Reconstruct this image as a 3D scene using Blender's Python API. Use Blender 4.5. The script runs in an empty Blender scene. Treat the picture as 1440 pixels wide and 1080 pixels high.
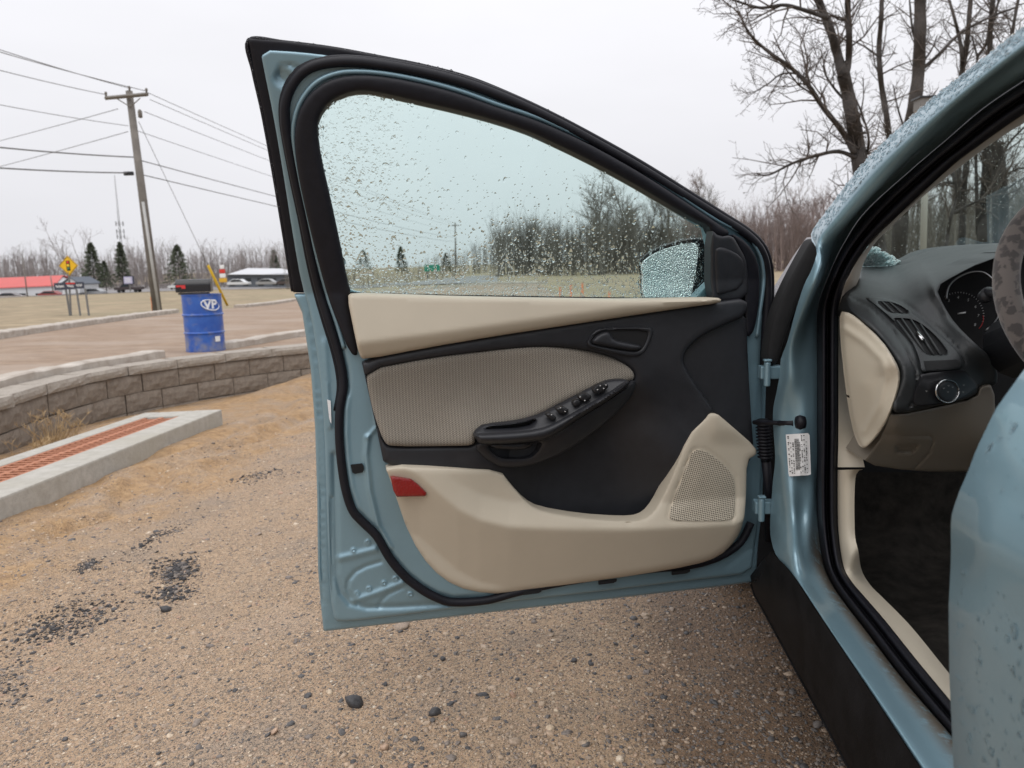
import bpy, bmesh, math, random
import numpy as np
from mathutils import Vector, Matrix
from mathutils.geometry import delaunay_2d_cdt
random.seed(7); RNG = np.random.default_rng(7)
SC = bpy.context.scene
COL = SC.collection

# ------------------------------------------------------------------ camera
F = 1082.0; YAW = math.radians(3.7); PIT = math.radians(8.9); ROL = math.radians(1.5); CAMZ = 1.05
_f0 = np.array([-math.sin(YAW), math.cos(YAW), 0.0]); _r0 = np.array([math.cos(YAW), math.sin(YAW), 0.0]); _u0 = np.array([0, 0, 1.0])
CF = _f0*math.cos(PIT) - _u0*math.sin(PIT); _u = _u0*math.cos(PIT) + _f0*math.sin(PIT)
CR = _r0*math.cos(ROL) - _u*math.sin(ROL); CU = _u*math.cos(ROL) + _r0*math.sin(ROL)
CP = np.array([0, 0, CAMZ])
cam = bpy.data.cameras.new('camera'); cam_o = bpy.data.objects.new('camera', cam); COL.objects.link(cam_o)
cam.sensor_width = 36.0; cam.lens = F/1440*36.0; cam.clip_end = 5000; cam.clip_start = 0.02
_m = Matrix.Identity(4)
for i in range(3):
    _m[i][0] = CR[i]; _m[i][1] = CU[i]; _m[i][2] = -CF[i]; _m[i][3] = CP[i]
cam_o.matrix_world = _m
cam.dof.use_dof = True; cam.dof.focus_distance = 1.75; cam.dof.aperture_fstop = cam.lens/4.2
SC.camera = cam_o
# ------------------------------------------------------------------ world: overcast daylight
SUN_EL = math.radians(66); SUN_AZ = math.radians(205)      # azimuth from +Y, clockwise: behind the camera, to its left
w = bpy.data.worlds.new('World'); SC.world = w; w.use_nodes = True
nt = w.node_tree; nt.nodes.clear()
sky = nt.nodes.new('ShaderNodeTexSky'); sky.sky_type = 'NISHITA'; sky.sun_disc = False
sky.sun_elevation = SUN_EL; sky.sun_rotation = SUN_AZ; sky.air_density = 1.0; sky.dust_density = 3.0
bw = nt.nodes.new('ShaderNodeHueSaturation'); bw.inputs['Saturation'].default_value = 0.1
nt.links.new(sky.outputs[0], bw.inputs['Color'])
tc = nt.nodes.new('ShaderNodeTexCoord'); nz = nt.nodes.new('ShaderNodeTexNoise'); nz.inputs['Scale'].default_value = 2.2; nz.inputs['Detail'].default_value = 4
mp = nt.nodes.new('ShaderNodeMapping'); mp.inputs['Scale'].default_value = (1, 1, 3.0)
nt.links.new(tc.outputs['Generated'], mp.inputs[0]); nt.links.new(mp.outputs[0], nz.inputs['Vector'])
sp = nt.nodes.new('ShaderNodeSeparateXYZ'); nt.links.new(tc.outputs['Generated'], sp.inputs[0])
mr = nt.nodes.new('ShaderNodeMapRange'); mr.inputs[1].default_value = 0; mr.inputs[2].default_value = 1; mr.inputs[3].default_value = 8.05; mr.inputs[4].default_value = 14.6
nt.links.new(sp.outputs[2], mr.inputs[0])
mr2 = nt.nodes.new('ShaderNodeMapRange'); mr2.inputs[1].default_value = 0.25; mr2.inputs[2].default_value = 0.75; mr2.inputs[3].default_value = 0.95; mr2.inputs[4].default_value = 1.05
nt.links.new(nz.outputs[0], mr2.inputs[0])
mu = nt.nodes.new('ShaderNodeMath'); mu.operation = 'MULTIPLY'; nt.links.new(mr.outputs[0], mu.inputs[0]); nt.links.new(mr2.outputs[0], mu.inputs[1])
cc = nt.nodes.new('ShaderNodeVectorMath'); cc.operation = 'SCALE'; cc.inputs[0].default_value = (0.985, 0.985, 1.03); nt.links.new(mu.outputs[0], cc.inputs['Scale'])
mx = nt.nodes.new('ShaderNodeMix'); mx.data_type = 'RGBA'; mx.inputs[0].default_value = 0.97
nt.links.new(bw.outputs[0], mx.inputs[6]); nt.links.new(cc.outputs[0], mx.inputs[7])
bg = nt.nodes.new('ShaderNodeBackground'); bg.inputs[1].default_value = 0.1
out = nt.nodes.new('ShaderNodeOutputWorld'); nt.links.new(mx.outputs[2], bg.inputs[0]); nt.links.new(bg.outputs[0], out.inputs[0])
sun = bpy.data.lights.new('sun', 'SUN'); sun.energy = 1.5; sun.angle = math.radians(70); sun.color = (1.0, 0.97, 0.93)
sun_o = bpy.data.objects.new('sun', sun); COL.objects.link(sun_o)
_sd = Vector((math.sin(SUN_AZ)*math.cos(SUN_EL), math.cos(SUN_AZ)*math.cos(SUN_EL), math.sin(SUN_EL)))
sun_o.rotation_euler = _sd.to_track_quat('Z', 'Y').to_euler(); sun_o.location = (0, 0, 30)
SC.view_settings.view_transform = 'Standard'; SC.view_settings.look = 'None'; SC.view_settings.exposure = 0.0; SC.view_settings.gamma = 1.0
SC.view_settings.use_curve_mapping = False
SC.cycles.max_bounces = 10; SC.cycles.transparent_max_bounces = 24; SC.cycles.transmission_bounces = 8

# ------------------------------------------------------------------ pixel helpers: photograph pixel (1440x1080) -> point on a real surface
def ray(x, y):
    x = np.asarray(x, float); y = np.asarray(y, float)
    return ((x-720)/F)[..., None]*CR - ((y-540)/F)[..., None]*CU + CF
def at_y(x, y, Y):
    r = ray(x, y); return CP + r*(np.asarray(Y, float)/r[..., 1])[..., None]
def at_z(x, y, z):
    r = ray(x, y); return CP + r*((np.asarray(z, float)-CAMZ)/r[..., 2])[..., None]
TUM = 0.33
def at_x(x, y, X):                       # car side: leans inward above the belt line (z = 1.0)
    r = ray(x, y); X = np.asarray(X, float)
    t = X/r[..., 0]
    z = CAMZ + t*r[..., 2]
    t2 = (X + TUM*(CAMZ-1.0))/(r[..., 0]-TUM*r[..., 2])
    t = np.where(z > 1.0, t2, t)
    return CP + r*t[..., None]
HINGE = np.array([0.4745, 1.85]); DANG = math.radians(195)
DU = np.array([math.cos(DANG), math.sin(DANG), 0]); DN = np.array([-math.sin(DANG), math.cos(DANG), 0])
LEAN = 0.28
def door(x, y, n):                       # pixel + offset n toward the cabin side -> door-local (u, n, z)
    r = ray(x, y); n = np.asarray(n, float)
    h = np.array([HINGE[0], HINGE[1], 0])
    c = (CP-h)@DN; rn = r@DN
    t = (n-c)/rn
    z = CAMZ + t*r[..., 2]
    t2 = (n-c+LEAN*(CAMZ-1.0))/(rn-LEAN*r[..., 2])
    t = np.where(z > 1.0, t2, t)
    p = CP + r*t[..., None] - h
    return np.stack([p@DU, p@DN, p[..., 2]], -1)
def gz_low(X, Y):
    X = np.asarray(X, float); Y = np.asarray(Y, float)
    return 0.06*np.minimum(X+0.4, 0) - 0.036*np.clip(Y-2.4, 0, 9)
def gz_up(X, Y):
    X = np.asarray(X, float); Y = np.asarray(Y, float)
    a = np.clip((-X/np.maximum(Y, 1)-0.05)/0.25, 0, 1); a = a*a*(3-2*a)
    return 0.05 - 0.02*np.clip(Y-9, 0, 200)*a
def on_g(x, y, gz, it=40):
    r = ray(x, y); z = -0.2*np.ones(np.shape(x))
    for _ in range(it):
        t = (z-CAMZ)/r[..., 2]; p = CP + r*t[..., None]
        z = 0.5*z+0.5*gz(p[..., 0], p[..., 1])
    return p
def dpt(x, y, d):                        # pixel at forward distance Y=d
    return at_y(x, y, d)

# ------------------------------------------------------------------ materials
MATS = {}
def mat(name, col, rough=0.5, metal=0.0, var=0.0, vscale=20.0, bump=0.0, bscale=200.0, coat=0.0, spec=0.5, bdist=0.001, col2=None):
    if name in MATS: return MATS[name]
    m = bpy.data.materials.new(name); m.use_nodes = True; t = m.node_tree; b = t.nodes['Principled BSDF']
    b.inputs['Base Color'].default_value = (*col, 1); b.inputs['Roughness'].default_value = rough; b.inputs['Metallic'].default_value = metal
    b.inputs['Coat Weight'].default_value = coat; b.inputs['Coat Roughness'].default_value = 0.08; b.inputs['Specular IOR Level'].default_value = spec
    tc = t.nodes.new('ShaderNodeTexCoord')
    if var > 0 or col2:
        n = t.nodes.new('ShaderNodeTexNoise'); n.inputs['Scale'].default_value = vscale; n.inputs['Detail'].default_value = 6; n.inputs['Roughness'].default_value = 0.65
        t.links.new(tc.outputs['Object'], n.inputs['Vector'])
        r = t.nodes.new('ShaderNodeMapRange'); r.inputs[1].default_value = 0.3; r.inputs[2].default_value = 0.7
        t.links.new(n.outputs[0], r.inputs[0])
        x = t.nodes.new('ShaderNodeMix'); x.data_type = 'RGBA'
        a = tuple(c*(1-var) for c in col); c2 = col2 or tuple(min(1, c*(1+var)) for c in col)
        x.inputs[6].default_value = (*a, 1); x.inputs[7].default_value = (*c2, 1)
        t.links.new(r.outputs[0], x.inputs[0]); t.links.new(x.outputs[2], b.inputs['Base Color'])
        r2 = t.nodes.new('ShaderNodeMapRange'); r2.inputs[3].default_value = max(0, rough-0.07); r2.inputs[4].default_value = min(1, rough+0.07)
        t.links.new(n.outputs[0], r2.inputs[0]); t.links.new(r2.outputs[0], b.inputs['Roughness'])
    if bump > 0:
        n = t.nodes.new('ShaderNodeTexNoise'); n.inputs['Scale'].default_value = bscale; n.inputs['Detail'].default_value = 4
        t.links.new(tc.outputs['Object'], n.inputs['Vector'])
        bp = t.nodes.new('ShaderNodeBump'); bp.inputs['Strength'].default_value = bump; bp.inputs['Distance'].default_value = bdist
        t.links.new(n.outputs[0], bp.inputs['Height']); t.links.new(bp.outputs[0], b.inputs['Normal'])
    MATS[name] = m; return m
def nn(t, typ, **kw):
    n = t.nodes.new(typ)
    for k, v in kw.items(): setattr(n, k, v)
    return n
PAINT = mat('blue_paint', (0.20, 0.318, 0.378), 0.40, 0.42, var=0.05, vscale=6, bump=0.05, bscale=900, coat=0.6)
PAINTD = PAINT
BLACK = mat('black_plastic', (0.021, 0.022, 0.0262), 0.42, var=0.12, vscale=40, bump=0.25, bscale=1400, bdist=0.0006, spec=0.38)
BLACKG = mat('black_gloss', (0.012, 0.012, 0.014), 0.25)
RUBBER = mat('black_rubber', (0.009, 0.009, 0.013), 0.5, var=0.2, vscale=60, bump=0.15, bscale=500, spec=0.25)
BEIGE = mat('beige_plastic', (0.49, 0.435, 0.345), 0.55, var=0.035, vscale=7, bump=0.22, bscale=1500, bdist=0.0005)
GREYP = mat('dark_grey_dash', (0.026, 0.029, 0.031), 0.5, var=0.1, vscale=20, bump=0.4, bscale=900, bdist=0.0006)
VOID = mat('dark_void', (0.006, 0.006, 0.007), 0.9)
CHROME = mat('bright_metal', (0.7, 0.7, 0.7), 0.18, 1.0)
WHITE = mat('white_paint', (0.75, 0.75, 0.75), 0.5, var=0.05)
CARPET = mat('dark_carpet', (0.016, 0.0145, 0.013), 0.95, var=0.4, vscale=26, bump=1.0, bscale=600, bdist=0.004, spec=0.1, col2=(0.032, 0.028, 0.024))

def body_paint():
    m = PAINT.copy(); m.name = 'blue_paint_sill_grime'; t = m.node_tree; b = t.nodes['Principled BSDF']; src = b.inputs['Base Color'].links[0].from_socket
    tc = nn(t, 'ShaderNodeTexCoord'); sp_ = nn(t, 'ShaderNodeSeparateXYZ'); t.links.new(tc.outputs['Object'], sp_.inputs[0]); n = nn(t, 'ShaderNodeTexNoise'); n.inputs['Scale'].default_value = 38; n.inputs['Detail'].default_value = 8; n.inputs['Roughness'].default_value = 0.75; t.links.new(tc.outputs['Object'], n.inputs['Vector'])
    def mrg(s_, a, bb):
        r = nn(t, 'ShaderNodeMapRange', interpolation_type='SMOOTHSTEP'); r.inputs[1].default_value = a; r.inputs[2].default_value = bb; t.links.new(s_, r.inputs[0]); return r.outputs[0]
    def mul(a, bb):
        q = nn(t, 'ShaderNodeMath', operation='MULTIPLY'); t.links.new(a, q.inputs[0]); t.links.new(bb, q.inputs[1]); return q.outputs[0]
    k = mul(mul(mrg(sp_.outputs[0], -0.405, -0.362), mrg(sp_.outputs[2], 0.50, 0.41)), mrg(n.outputs[0], 0.30, 0.50))
    x = nn(t, 'ShaderNodeMix', data_type='RGBA'); t.links.new(k, x.inputs[0]); t.links.new(src, x.inputs[6]); x.inputs[7].default_value = (0.085, 0.07, 0.052, 1); t.links.new(x.outputs[2], b.inputs['Base Color'])
    for nm, v0, v1 in (('Metallic', 0.42, 0.0), ('Coat Weight', 0.6, 0.1), ('Roughness', 0.42, 0.85)):
        r = nn(t, 'ShaderNodeMapRange'); r.inputs[3].default_value = v0; r.inputs[4].default_value = v1; t.links.new(k, r.inputs[0]); t.links.new(r.outputs[0], b.inputs[nm])
    return m
PAINTB = body_paint()
def water_mat(ior=1.33, name='water_drops'):
    m = bpy.data.materials.new(name); m.use_nodes = True; t = m.node_tree; t.nodes.clear()
    g = t.nodes.new('ShaderNodeBsdfGlass'); g.inputs['IOR'].default_value = ior; g.inputs['Roughness'].default_value = 0.0
    o = t.nodes.new('ShaderNodeOutputMaterial'); t.links.new(g.outputs[0], o.inputs[0]); return m
def slush_mat():
    m = bpy.data.materials.new('ice_slush'); m.use_nodes = True; t = m.node_tree; t.nodes.clear(); a = t.nodes.new('ShaderNodeBsdfDiffuse'); a.inputs[0].default_value = (0.8, 0.87, 0.88, 1); b = t.nodes.new('ShaderNodeBsdfTranslucent'); b.inputs[0].default_value = (0.85, 0.92, 0.93, 1)
    x = t.nodes.new('ShaderNodeMixShader'); x.inputs[0].default_value = 0.7; o = t.nodes.new('ShaderNodeOutputMaterial'); t.links.new(a.outputs[0], x.inputs[1]); t.links.new(b.outputs[0], x.inputs[2]); t.links.new(x.outputs[0], o.inputs[0]); return m
WATER = water_mat(); WATERG = water_mat(1.16, 'window_water')
def glass_mat(name, tint, gloss=0.06):
    m = bpy.data.materials.new(name); m.use_nodes = True; t = m.node_tree; t.nodes.clear()
    a = t.nodes.new('ShaderNodeBsdfTransparent'); a.inputs[0].default_value = (*tint, 1)
    b = t.nodes.new('ShaderNodeBsdfGlossy'); b.inputs['Roughness'].default_value = 0.02
    f0 = t.nodes.new('ShaderNodeLayerWeight'); f0.inputs[0].default_value = 0.5; f1 = t.nodes.new('ShaderNodeMath'); f1.operation = 'POWER'; f1.inputs[1].default_value = 4.5; t.links.new(f0.outputs['Facing'], f1.inputs[0])
    f = t.nodes.new('ShaderNodeMath'); f.operation = 'MULTIPLY_ADD'; f.inputs[1].default_value = 0.8; f.inputs[2].default_value = 0.045; t.links.new(f1.outputs[0], f.inputs[0])
    x = t.nodes.new('ShaderNodeMixShader'); o = t.nodes.new('ShaderNodeOutputMaterial')
    t.links.new(f.outputs[0], x.inputs[0]); t.links.new(a.outputs[0], x.inputs[1]); t.links.new(b.outputs[0], x.inputs[2]); t.links.new(x.outputs[0], o.inputs[0]); return m
GLASS = glass_mat('green_tint_glass', (0.75, 0.895, 0.87))
WSGLASS = glass_mat('windscreen_glass', (0.72, 0.82, 0.79))

# ------------------------------------------------------------------ object helpers
def link(name, me, m, parent=None, smooth=True):
    if m is not None and len(me.materials) == 0: me.materials.append(m)
    if smooth: me.polygons.foreach_set('use_smooth', np.ones(len(me.polygons), bool))
    o = bpy.data.objects.new(name, me); COL.objects.link(o)
    if parent is not None: o.parent = parent
    return o
def pyd(name, v, f, m, parent=None, smooth=True):
    me = bpy.data.meshes.new(name); me.from_pydata([tuple(map(float, p)) for p in v], [], [tuple(map(int, q)) for q in f]); me.update()
    return link(name, me, m, parent, smooth)
def fast(name, v, tri, m, parent=None, smooth=True, attr=None, k=3):
    v = np.asarray(v, np.float32); tri = np.asarray(tri, np.int32); me = bpy.data.meshes.new(name)
    me.vertices.add(len(v)); me.vertices.foreach_set('co', v.ravel())
    me.loops.add(tri.size); me.loops.foreach_set('vertex_index', tri.ravel())
    me.polygons.add(len(tri)); me.polygons.foreach_set('loop_start', np.arange(0, tri.size, k, dtype=np.int32))
    if attr is not None:
        a = me.attributes.new('tone', 'FLOAT', 'POINT'); a.data.foreach_set('value', np.asarray(attr, np.float32))
    me.update(calc_edges=True); me.validate()
    return link(name, me, m, parent, smooth)
def empty(name, loc=(0, 0, 0), rz=0.0, parent=None):
    o = bpy.data.objects.new(name, None); COL.objects.link(o); o.location = loc; o.rotation_euler = (0, 0, rz); o.empty_display_size = 0.1
    if parent is not None: o.parent = parent
    return o
def tag(o, label=None, cat=None, group=None, kind=None):
    if label: o['label'] = label
    if cat: o['category'] = cat
    if group: o['group'] = group
    if kind: o['kind'] = kind
    return o
class MB:
    def __init__(s): s.v = []; s.f = []
    def box(s, c, size, R=None):
        b = len(s.v); hx, hy, hz = [q/2 for q in size]
        for dx, dy, dz in ((-1,-1,-1),(1,-1,-1),(1,1,-1),(-1,1,-1),(-1,-1,1),(1,-1,1),(1,1,1),(-1,1,1)):
            p = np.array([dx*hx, dy*hy, dz*hz]);  p = R@p if R is not None else p
            s.v.append(tuple(np.asarray(c)+p))
        s.f += [tuple(b+i for i in q) for q in ((0,3,2,1),(4,5,6,7),(0,1,5,4),(1,2,6,5),(2,3,7,6),(3,0,4,7))]; return s
    def tube(s, pts, rad, sides=8, cap=True):
        pts = [np.asarray(p, float) for p in pts]; n = len(pts); rad = [rad]*n if np.isscalar(rad) else rad
        b = len(s.v); up = None
        for i, p in enumerate(pts):
            d = pts[min(i+1, n-1)]-pts[max(i-1, 0)]; d = d/(np.linalg.norm(d)+1e-12)
            if up is None:
                a = np.array([0, 0, 1.0]) if abs(d[2]) < 0.9 else np.array([1.0, 0, 0]); up = np.cross(d, a)
            up = up-d*(up@d); up /= (np.linalg.norm(up)+1e-12); w_ = np.cross(d, up)
            for k in range(sides):
                a = 2*math.pi*k/sides; s.v.append(tuple(p+rad[i]*(math.cos(a)*up+math.sin(a)*w_)))
        for i in range(n-1):
            for k in range(sides):
                q = (k+1) % sides; s.f.append((b+i*sides+k, b+i*sides+q, b+(i+1)*sides+q, b+(i+1)*sides+k))
        if cap:
            s.f.append(tuple(b+k for k in reversed(range(sides)))); s.f.append(tuple(b+(n-1)*sides+k for k in range(sides)))
        return s
    def lathe(s, prof, c, axis='z', sides=32):
        b = len(s.v); n = len(prof)
        for r, z in prof:
            for k in range(sides):
                a = 2*math.pi*k/sides; x, y = r*math.cos(a), r*math.sin(a)
                p = {'z': (x, y, z), 'y': (x, z, y), 'x': (z, x, y)}[axis]; s.v.append(tuple(np.asarray(c)+np.array(p)))
        for i in range(n-1):
            for k in range(sides):
                q = (k+1) % sides; s.f.append((b+i*sides+k, b+i*sides+q, b+(i+1)*sides+q, b+(i+1)*sides+k))
        return s
    def prism(s, poly, off):             # poly: 3D points, off: extrusion vector
        b = len(s.v); n = len(poly); off = np.asarray(off, float)
        s.v += [tuple(np.asarray(p, float)) for p in poly]+[tuple(np.asarray(p, float)+off) for p in poly]
        s.f.append(tuple(b+i for i in range(n))); s.f.append(tuple(b+n+i for i in reversed(range(n))))
        for i in range(n): s.f.append((b+i, b+n+i, b+n+(i+1) % n, b+(i+1) % n))
        return s
    def build(s, name, m, parent=None, smooth=False, bevel=0):
        me = bpy.data.meshes.new(name); me.from_pydata(s.v, [], s.f); me.update()
        bm = bmesh.new(); bm.from_mesh(me); bmesh.ops.recalc_face_normals(bm, faces=bm.faces)
        if bevel: bmesh.ops.bevel(bm, geom=list(bm.edges), offset=bevel, segments=2, affect='EDGES', profile=0.6)
        bm.to_mesh(me); bm.free()
        o = link(name, me, m, parent, smooth)
        return o
def autosmooth(o, ang=35):
    me = o.data; bm = bmesh.new(); bm.from_mesh(me)
    for e in bm.edges:
        e.smooth = not (len(e.link_faces) == 2 and e.calc_face_angle(0) > math.radians(ang))
    for f in bm.faces: f.smooth = True
    bm.to_mesh(me); bm.free(); return o

def chaikin(p, it=2, closed=True):
    p = np.asarray(p, float)
    for _ in range(it):
        q = np.roll(p, -1, 0) if closed else p[1:]
        a = p if closed else p[:-1]
        n = np.empty((2*len(a), p.shape[1])); n[0::2] = 0.75*a+0.25*q; n[1::2] = 0.25*a+0.75*q
        if not closed: n = np.vstack([p[:1], n, p[-1:]])
        p = n
    return p
def resample(p, n=None, step=None, closed=False):
    p = np.asarray(p, float)
    if closed: p = np.vstack([p, p[:1]])
    s = np.concatenate([[0], np.cumsum(np.linalg.norm(np.diff(p[:, :2], axis=0), axis=1))])
    if n is None: n = max(int(s[-1]/step), 3)+(0 if closed else 1)
    t = np.linspace(0, s[-1], n, endpoint=not closed)
    return np.stack([np.interp(t, s, p[:, k]) for k in range(p.shape[1])], 1)
def cr(p, n, closed=False):              # smooth curve through points
    p = np.asarray(p, float); out = []
    m = len(p)
    for i in range(m if closed else m-1):
        p0, p1, p2, p3 = (p[(i-1) % m], p[i], p[(i+1) % m], p[(i+2) % m]) if closed else (p[max(i-1, 0)], p[i], p[i+1], p[min(i+2, m-1)])
        for t in np.linspace(0, 1, 8, endpoint=False):
            out.append(0.5*((2*p1)+(-p0+p2)*t+(2*p0-5*p1+4*p2-p3)*t*t+(-p0+3*p1-3*p2+p3)*t**3))
    if not closed: out.append(p[-1])
    return resample(np.array(out), n=n, closed=closed)
def in_poly(P, poly):
    x, y = P[:, 0], P[:, 1]; ins = np.zeros(len(P), bool); j = len(poly)-1
    for i in range(len(poly)):
        xi, yi = poly[i]; xj, yj = poly[j]
        if yi != yj:
            c = ((yi > y) != (yj > y)) & (x < (xj-xi)*(y-yi)/(yj-yi)+xi); ins ^= c
        j = i
    return ins
def dist_path(P, path, closed=False):
    path = np.asarray(path, float); q = np.vstack([path, path[:1]]) if closed else path
    d = np.full(len(P), 1e9)
    for a, b in zip(q[:-1], q[1:]):
        ab = b-a; L = ab@ab
        if L < 1e-12: continue
        t = np.clip(((P-a)@ab)/L, 0, 1); d = np.minimum(d, np.linalg.norm(P-(a+t[:, None]*ab), axis=1))
    return d
def tps(ctrl):                           # smooth field through (px, py, value) control points
    c = np.asarray(ctrl, float); P = c[:, :2]/100.0; n = len(P)
    def k(r2): return np.where(r2 > 1e-12, 0.5*r2*np.log(np.maximum(r2, 1e-12)), 0)
    A = np.zeros((n+3, n+3)); A[:n, :n] = k(((P[:, None]-P[None])**2).sum(-1))+1e-4*np.eye(n); A[:n, n] = 1; A[:n, n+1:] = P; A[n, :n] = 1; A[n+1:, :n] = P.T
    s = np.linalg.solve(A, np.concatenate([c[:, 2], np.zeros(3)]))
    def f(x, y):
        Q = np.stack([x, y], -1)/100.0
        return k(((Q[:, None]-P[None])**2).sum(-1))@s[:n]+s[n]+Q@s[n+1:]
    return f
def rim(d, r):                           # 0 at the edge, 1 inside: quarter-round profile
    t = np.clip(d/r, 0, 1); return np.sqrt(np.clip(1-(1-t)**2, 0, 1))
def sst(x, a, b):
    t = np.clip((x-a)/(b-a), 0, 1); return t*t*(3-2*t)
def sheet(name, outline, mapper, h, m, parent, res=6.0, holes=(), smooth=1, skirt=(0, -0.02, 0), closed_back=False, edge_res=None, rings=(1.0, 2.6, 5.0), extra=None):
    """outline traced in photograph pixels, placed on a real surface by mapper(px, py, h(px, py, distance to edge))"""
    er = edge_res or min(res, 5.0)
    loops = [resample(chaikin(outline, smooth) if smooth else np.asarray(outline, float), step=er, closed=True)]
    for hl in holes: loops.append(resample(chaikin(hl, smooth) if smooth else np.asarray(hl, float), step=er, closed=True))
    B = np.vstack(loops); lo, hi = loops[0].min(0), loops[0].max(0)
    gx, gy = np.meshgrid(np.arange(lo[0], hi[0], res), np.arange(lo[1], hi[1], res)); gx = gx+(np.arange(gx.shape[0]) % 2)[:, None]*res*0.5
    G = np.stack([gx.ravel(), gy.ravel()], 1); ok = in_poly(G, loops[0])
    for l in loops[1:]: ok &= ~in_poly(G, l)
    G = G[ok]
    dG = np.min([dist_path(G, l, True) for l in loops], 0) if len(G) else np.zeros(0)
    if extra is not None:
        (ex0, ey0, ex1, ey1), er2 = extra; hx, hy = np.meshgrid(np.arange(ex0, ex1, er2), np.arange(ey0, ey1, er2)); hx = hx+(np.arange(hx.shape[0]) % 2)[:, None]*er2*0.5; Hq = np.stack([hx.ravel(), hy.ravel()], 1)
        okh = in_poly(Hq, loops[0])
        for l in loops[1:]: okh &= ~in_poly(Hq, l)
        Hq = Hq[okh]; inb = (G[:, 0] > ex0-er2) & (G[:, 0] < ex1+er2) & (G[:, 1] > ey0-er2) & (G[:, 1] < ey1+er2); G = np.vstack([G[~inb], Hq]); dG = np.min([dist_path(G, l, True) for l in loops], 0)
    rr = [q for q in rings if q < res*1.2+1.0]
    G = G[dG > (rr[-1]+res*0.45 if rr else res*0.45)]
    RP = []                               # rows of points just inside the edge keep the rounding crisp
    for q in rr:
        for l in loops:
            d_ = np.roll(l, -1, 0)-np.roll(l, 1, 0); d_ /= np.linalg.norm(d_, axis=1)[:, None]+1e-9; nr = np.stack([-d_[:, 1], d_[:, 0]], 1)
            for sg_ in (1, -1):
                C_ = l+nr*sg_*q; okc = in_poly(C_, loops[0])
                for l2 in loops[1:]: okc &= ~in_poly(C_, l2)
                C_ = C_[okc]
                if len(C_):
                    dd_ = np.min([dist_path(C_, l2, True) for l2 in loops], 0); RP.append(C_[dd_ > q*0.93])
    P0 = np.vstack([B]+[q for q in RP if len(q)]+[G]); edges = []; b = 0
    for l in loops:
        k = len(l); edges += [(b+i, b+(i+1) % k) for i in range(k)]; b += k
    vv, _, ff, ov, _, _ = delaunay_2d_cdt([Vector(p) for p in P0], edges, [], 0, 1e-5)
    V = np.array([tuple(v) for v in vv]); T = np.array([f for f in ff if len(f) == 3])
    c = V[T].mean(1); ok = in_poly(c, loops[0])
    for l in loops[1:]: ok &= ~in_poly(c, l)
    T = T[ok]
    e1 = V[T[:, 1]]-V[T[:, 0]]; e2 = V[T[:, 2]]-V[T[:, 0]]; T = T[np.abs(e1[:, 0]*e2[:, 1]-e1[:, 1]*e2[:, 0]) > 1e-6]
    d = np.min([dist_path(V, l, True) for l in loops], 0)
    H = h(V[:, 0], V[:, 1], d) if callable(h) else np.full(len(V), float(h))
    W = mapper(V[:, 0], V[:, 1], H)
    # boundary edges -> skirt
    from collections import Counter
    E = Counter()
    for t in T:
        for i in range(3): E[(t[i], t[(i+1) % 3])] += 1
    bd = [(a, b_) for (a, b_) in E if (b_, a) not in E]
    faces = [tuple(t) for t in T]
    if skirt is not None:
        ids = {}
        ext = []
        for a, b_ in bd:
            for q in (a, b_):
                if q not in ids: ids[q] = len(W)+len(ext); ext.append(W[q]+np.asarray(skirt))
            faces.append((b_, a, ids[a], ids[b_]))
        if ext: W = np.vstack([W, np.array(ext)])
    me = bpy.data.meshes.new(name); me.from_pydata([tuple(p) for p in W], [], faces); me.update()
    bm = bmesh.new(); bm.from_mesh(me)
    lonely = [v for v in bm.verts if not v.link_faces]; bmesh.ops.delete(bm, geom=lonely, context='VERTS')
    bm.normal_update()
    # orient toward the camera side
    bmesh.ops.recalc_face_normals(bm, faces=bm.faces)
    nf = sum((f.normal[1]*f.calc_area()) for f in bm.faces)
    bm.to_mesh(me); bm.free()
    o = link(name, me, m, parent); autosmooth(o, 50); return o
def loft(name, rows, n, mapper, m, parent, closed=False, sub=1):
    """rows: list of (pixel polyline, h value or list); swept into one surface"""
    R = []
    for pl, hv in rows:
        pl = np.asarray(pl, float); hv = np.full(len(pl), float(hv)) if np.isscalar(hv) else np.asarray(hv, float)
        q = cr(np.column_stack([pl, hv]), n); R.append(mapper(q[:, 0], q[:, 1], q[:, 2]))
    R = np.array(R)
    if sub > 1:                            # smooth across the rows
        R2 = []
        for j in range(n): R2.append(np.array(cr3(R[:, j], (len(rows)-1)*sub+1)))
        R = np.array(R2).transpose(1, 0, 2)
    k = len(R); v = R.reshape(-1, 3); f = []
    for i in range(k-1):
        for j in range(n-1): f.append((i*n+j, i*n+j+1, (i+1)*n+j+1, (i+1)*n+j))
    o = pyd(name, v, f, m, parent); return o
def resample3(p, n):
    s = np.concatenate([[0], np.cumsum(np.linalg.norm(np.diff(p, axis=0), axis=1))]); t = np.linspace(0, s[-1], n); return np.stack([np.interp(t, s, p[:, k]) for k in range(3)], 1)
def cr3(p, n):
    p = np.asarray(p, float); m = len(p); out = []; k = (n-1)//(m-1)
    for i in range(m-1):
        p0, p1, p2, p3 = p[max(i-1, 0)], p[i], p[i+1], p[min(i+2, m-1)]
        for t in np.linspace(0, 1, k, endpoint=False):
            out.append(0.5*((2*p1)+(-p0+p2)*t+(2*p0-5*p1+4*p2-p3)*t*t+(-p0+3*p1-3*p2+p3)*t**3))
    out.append(p[-1]); return out
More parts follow.
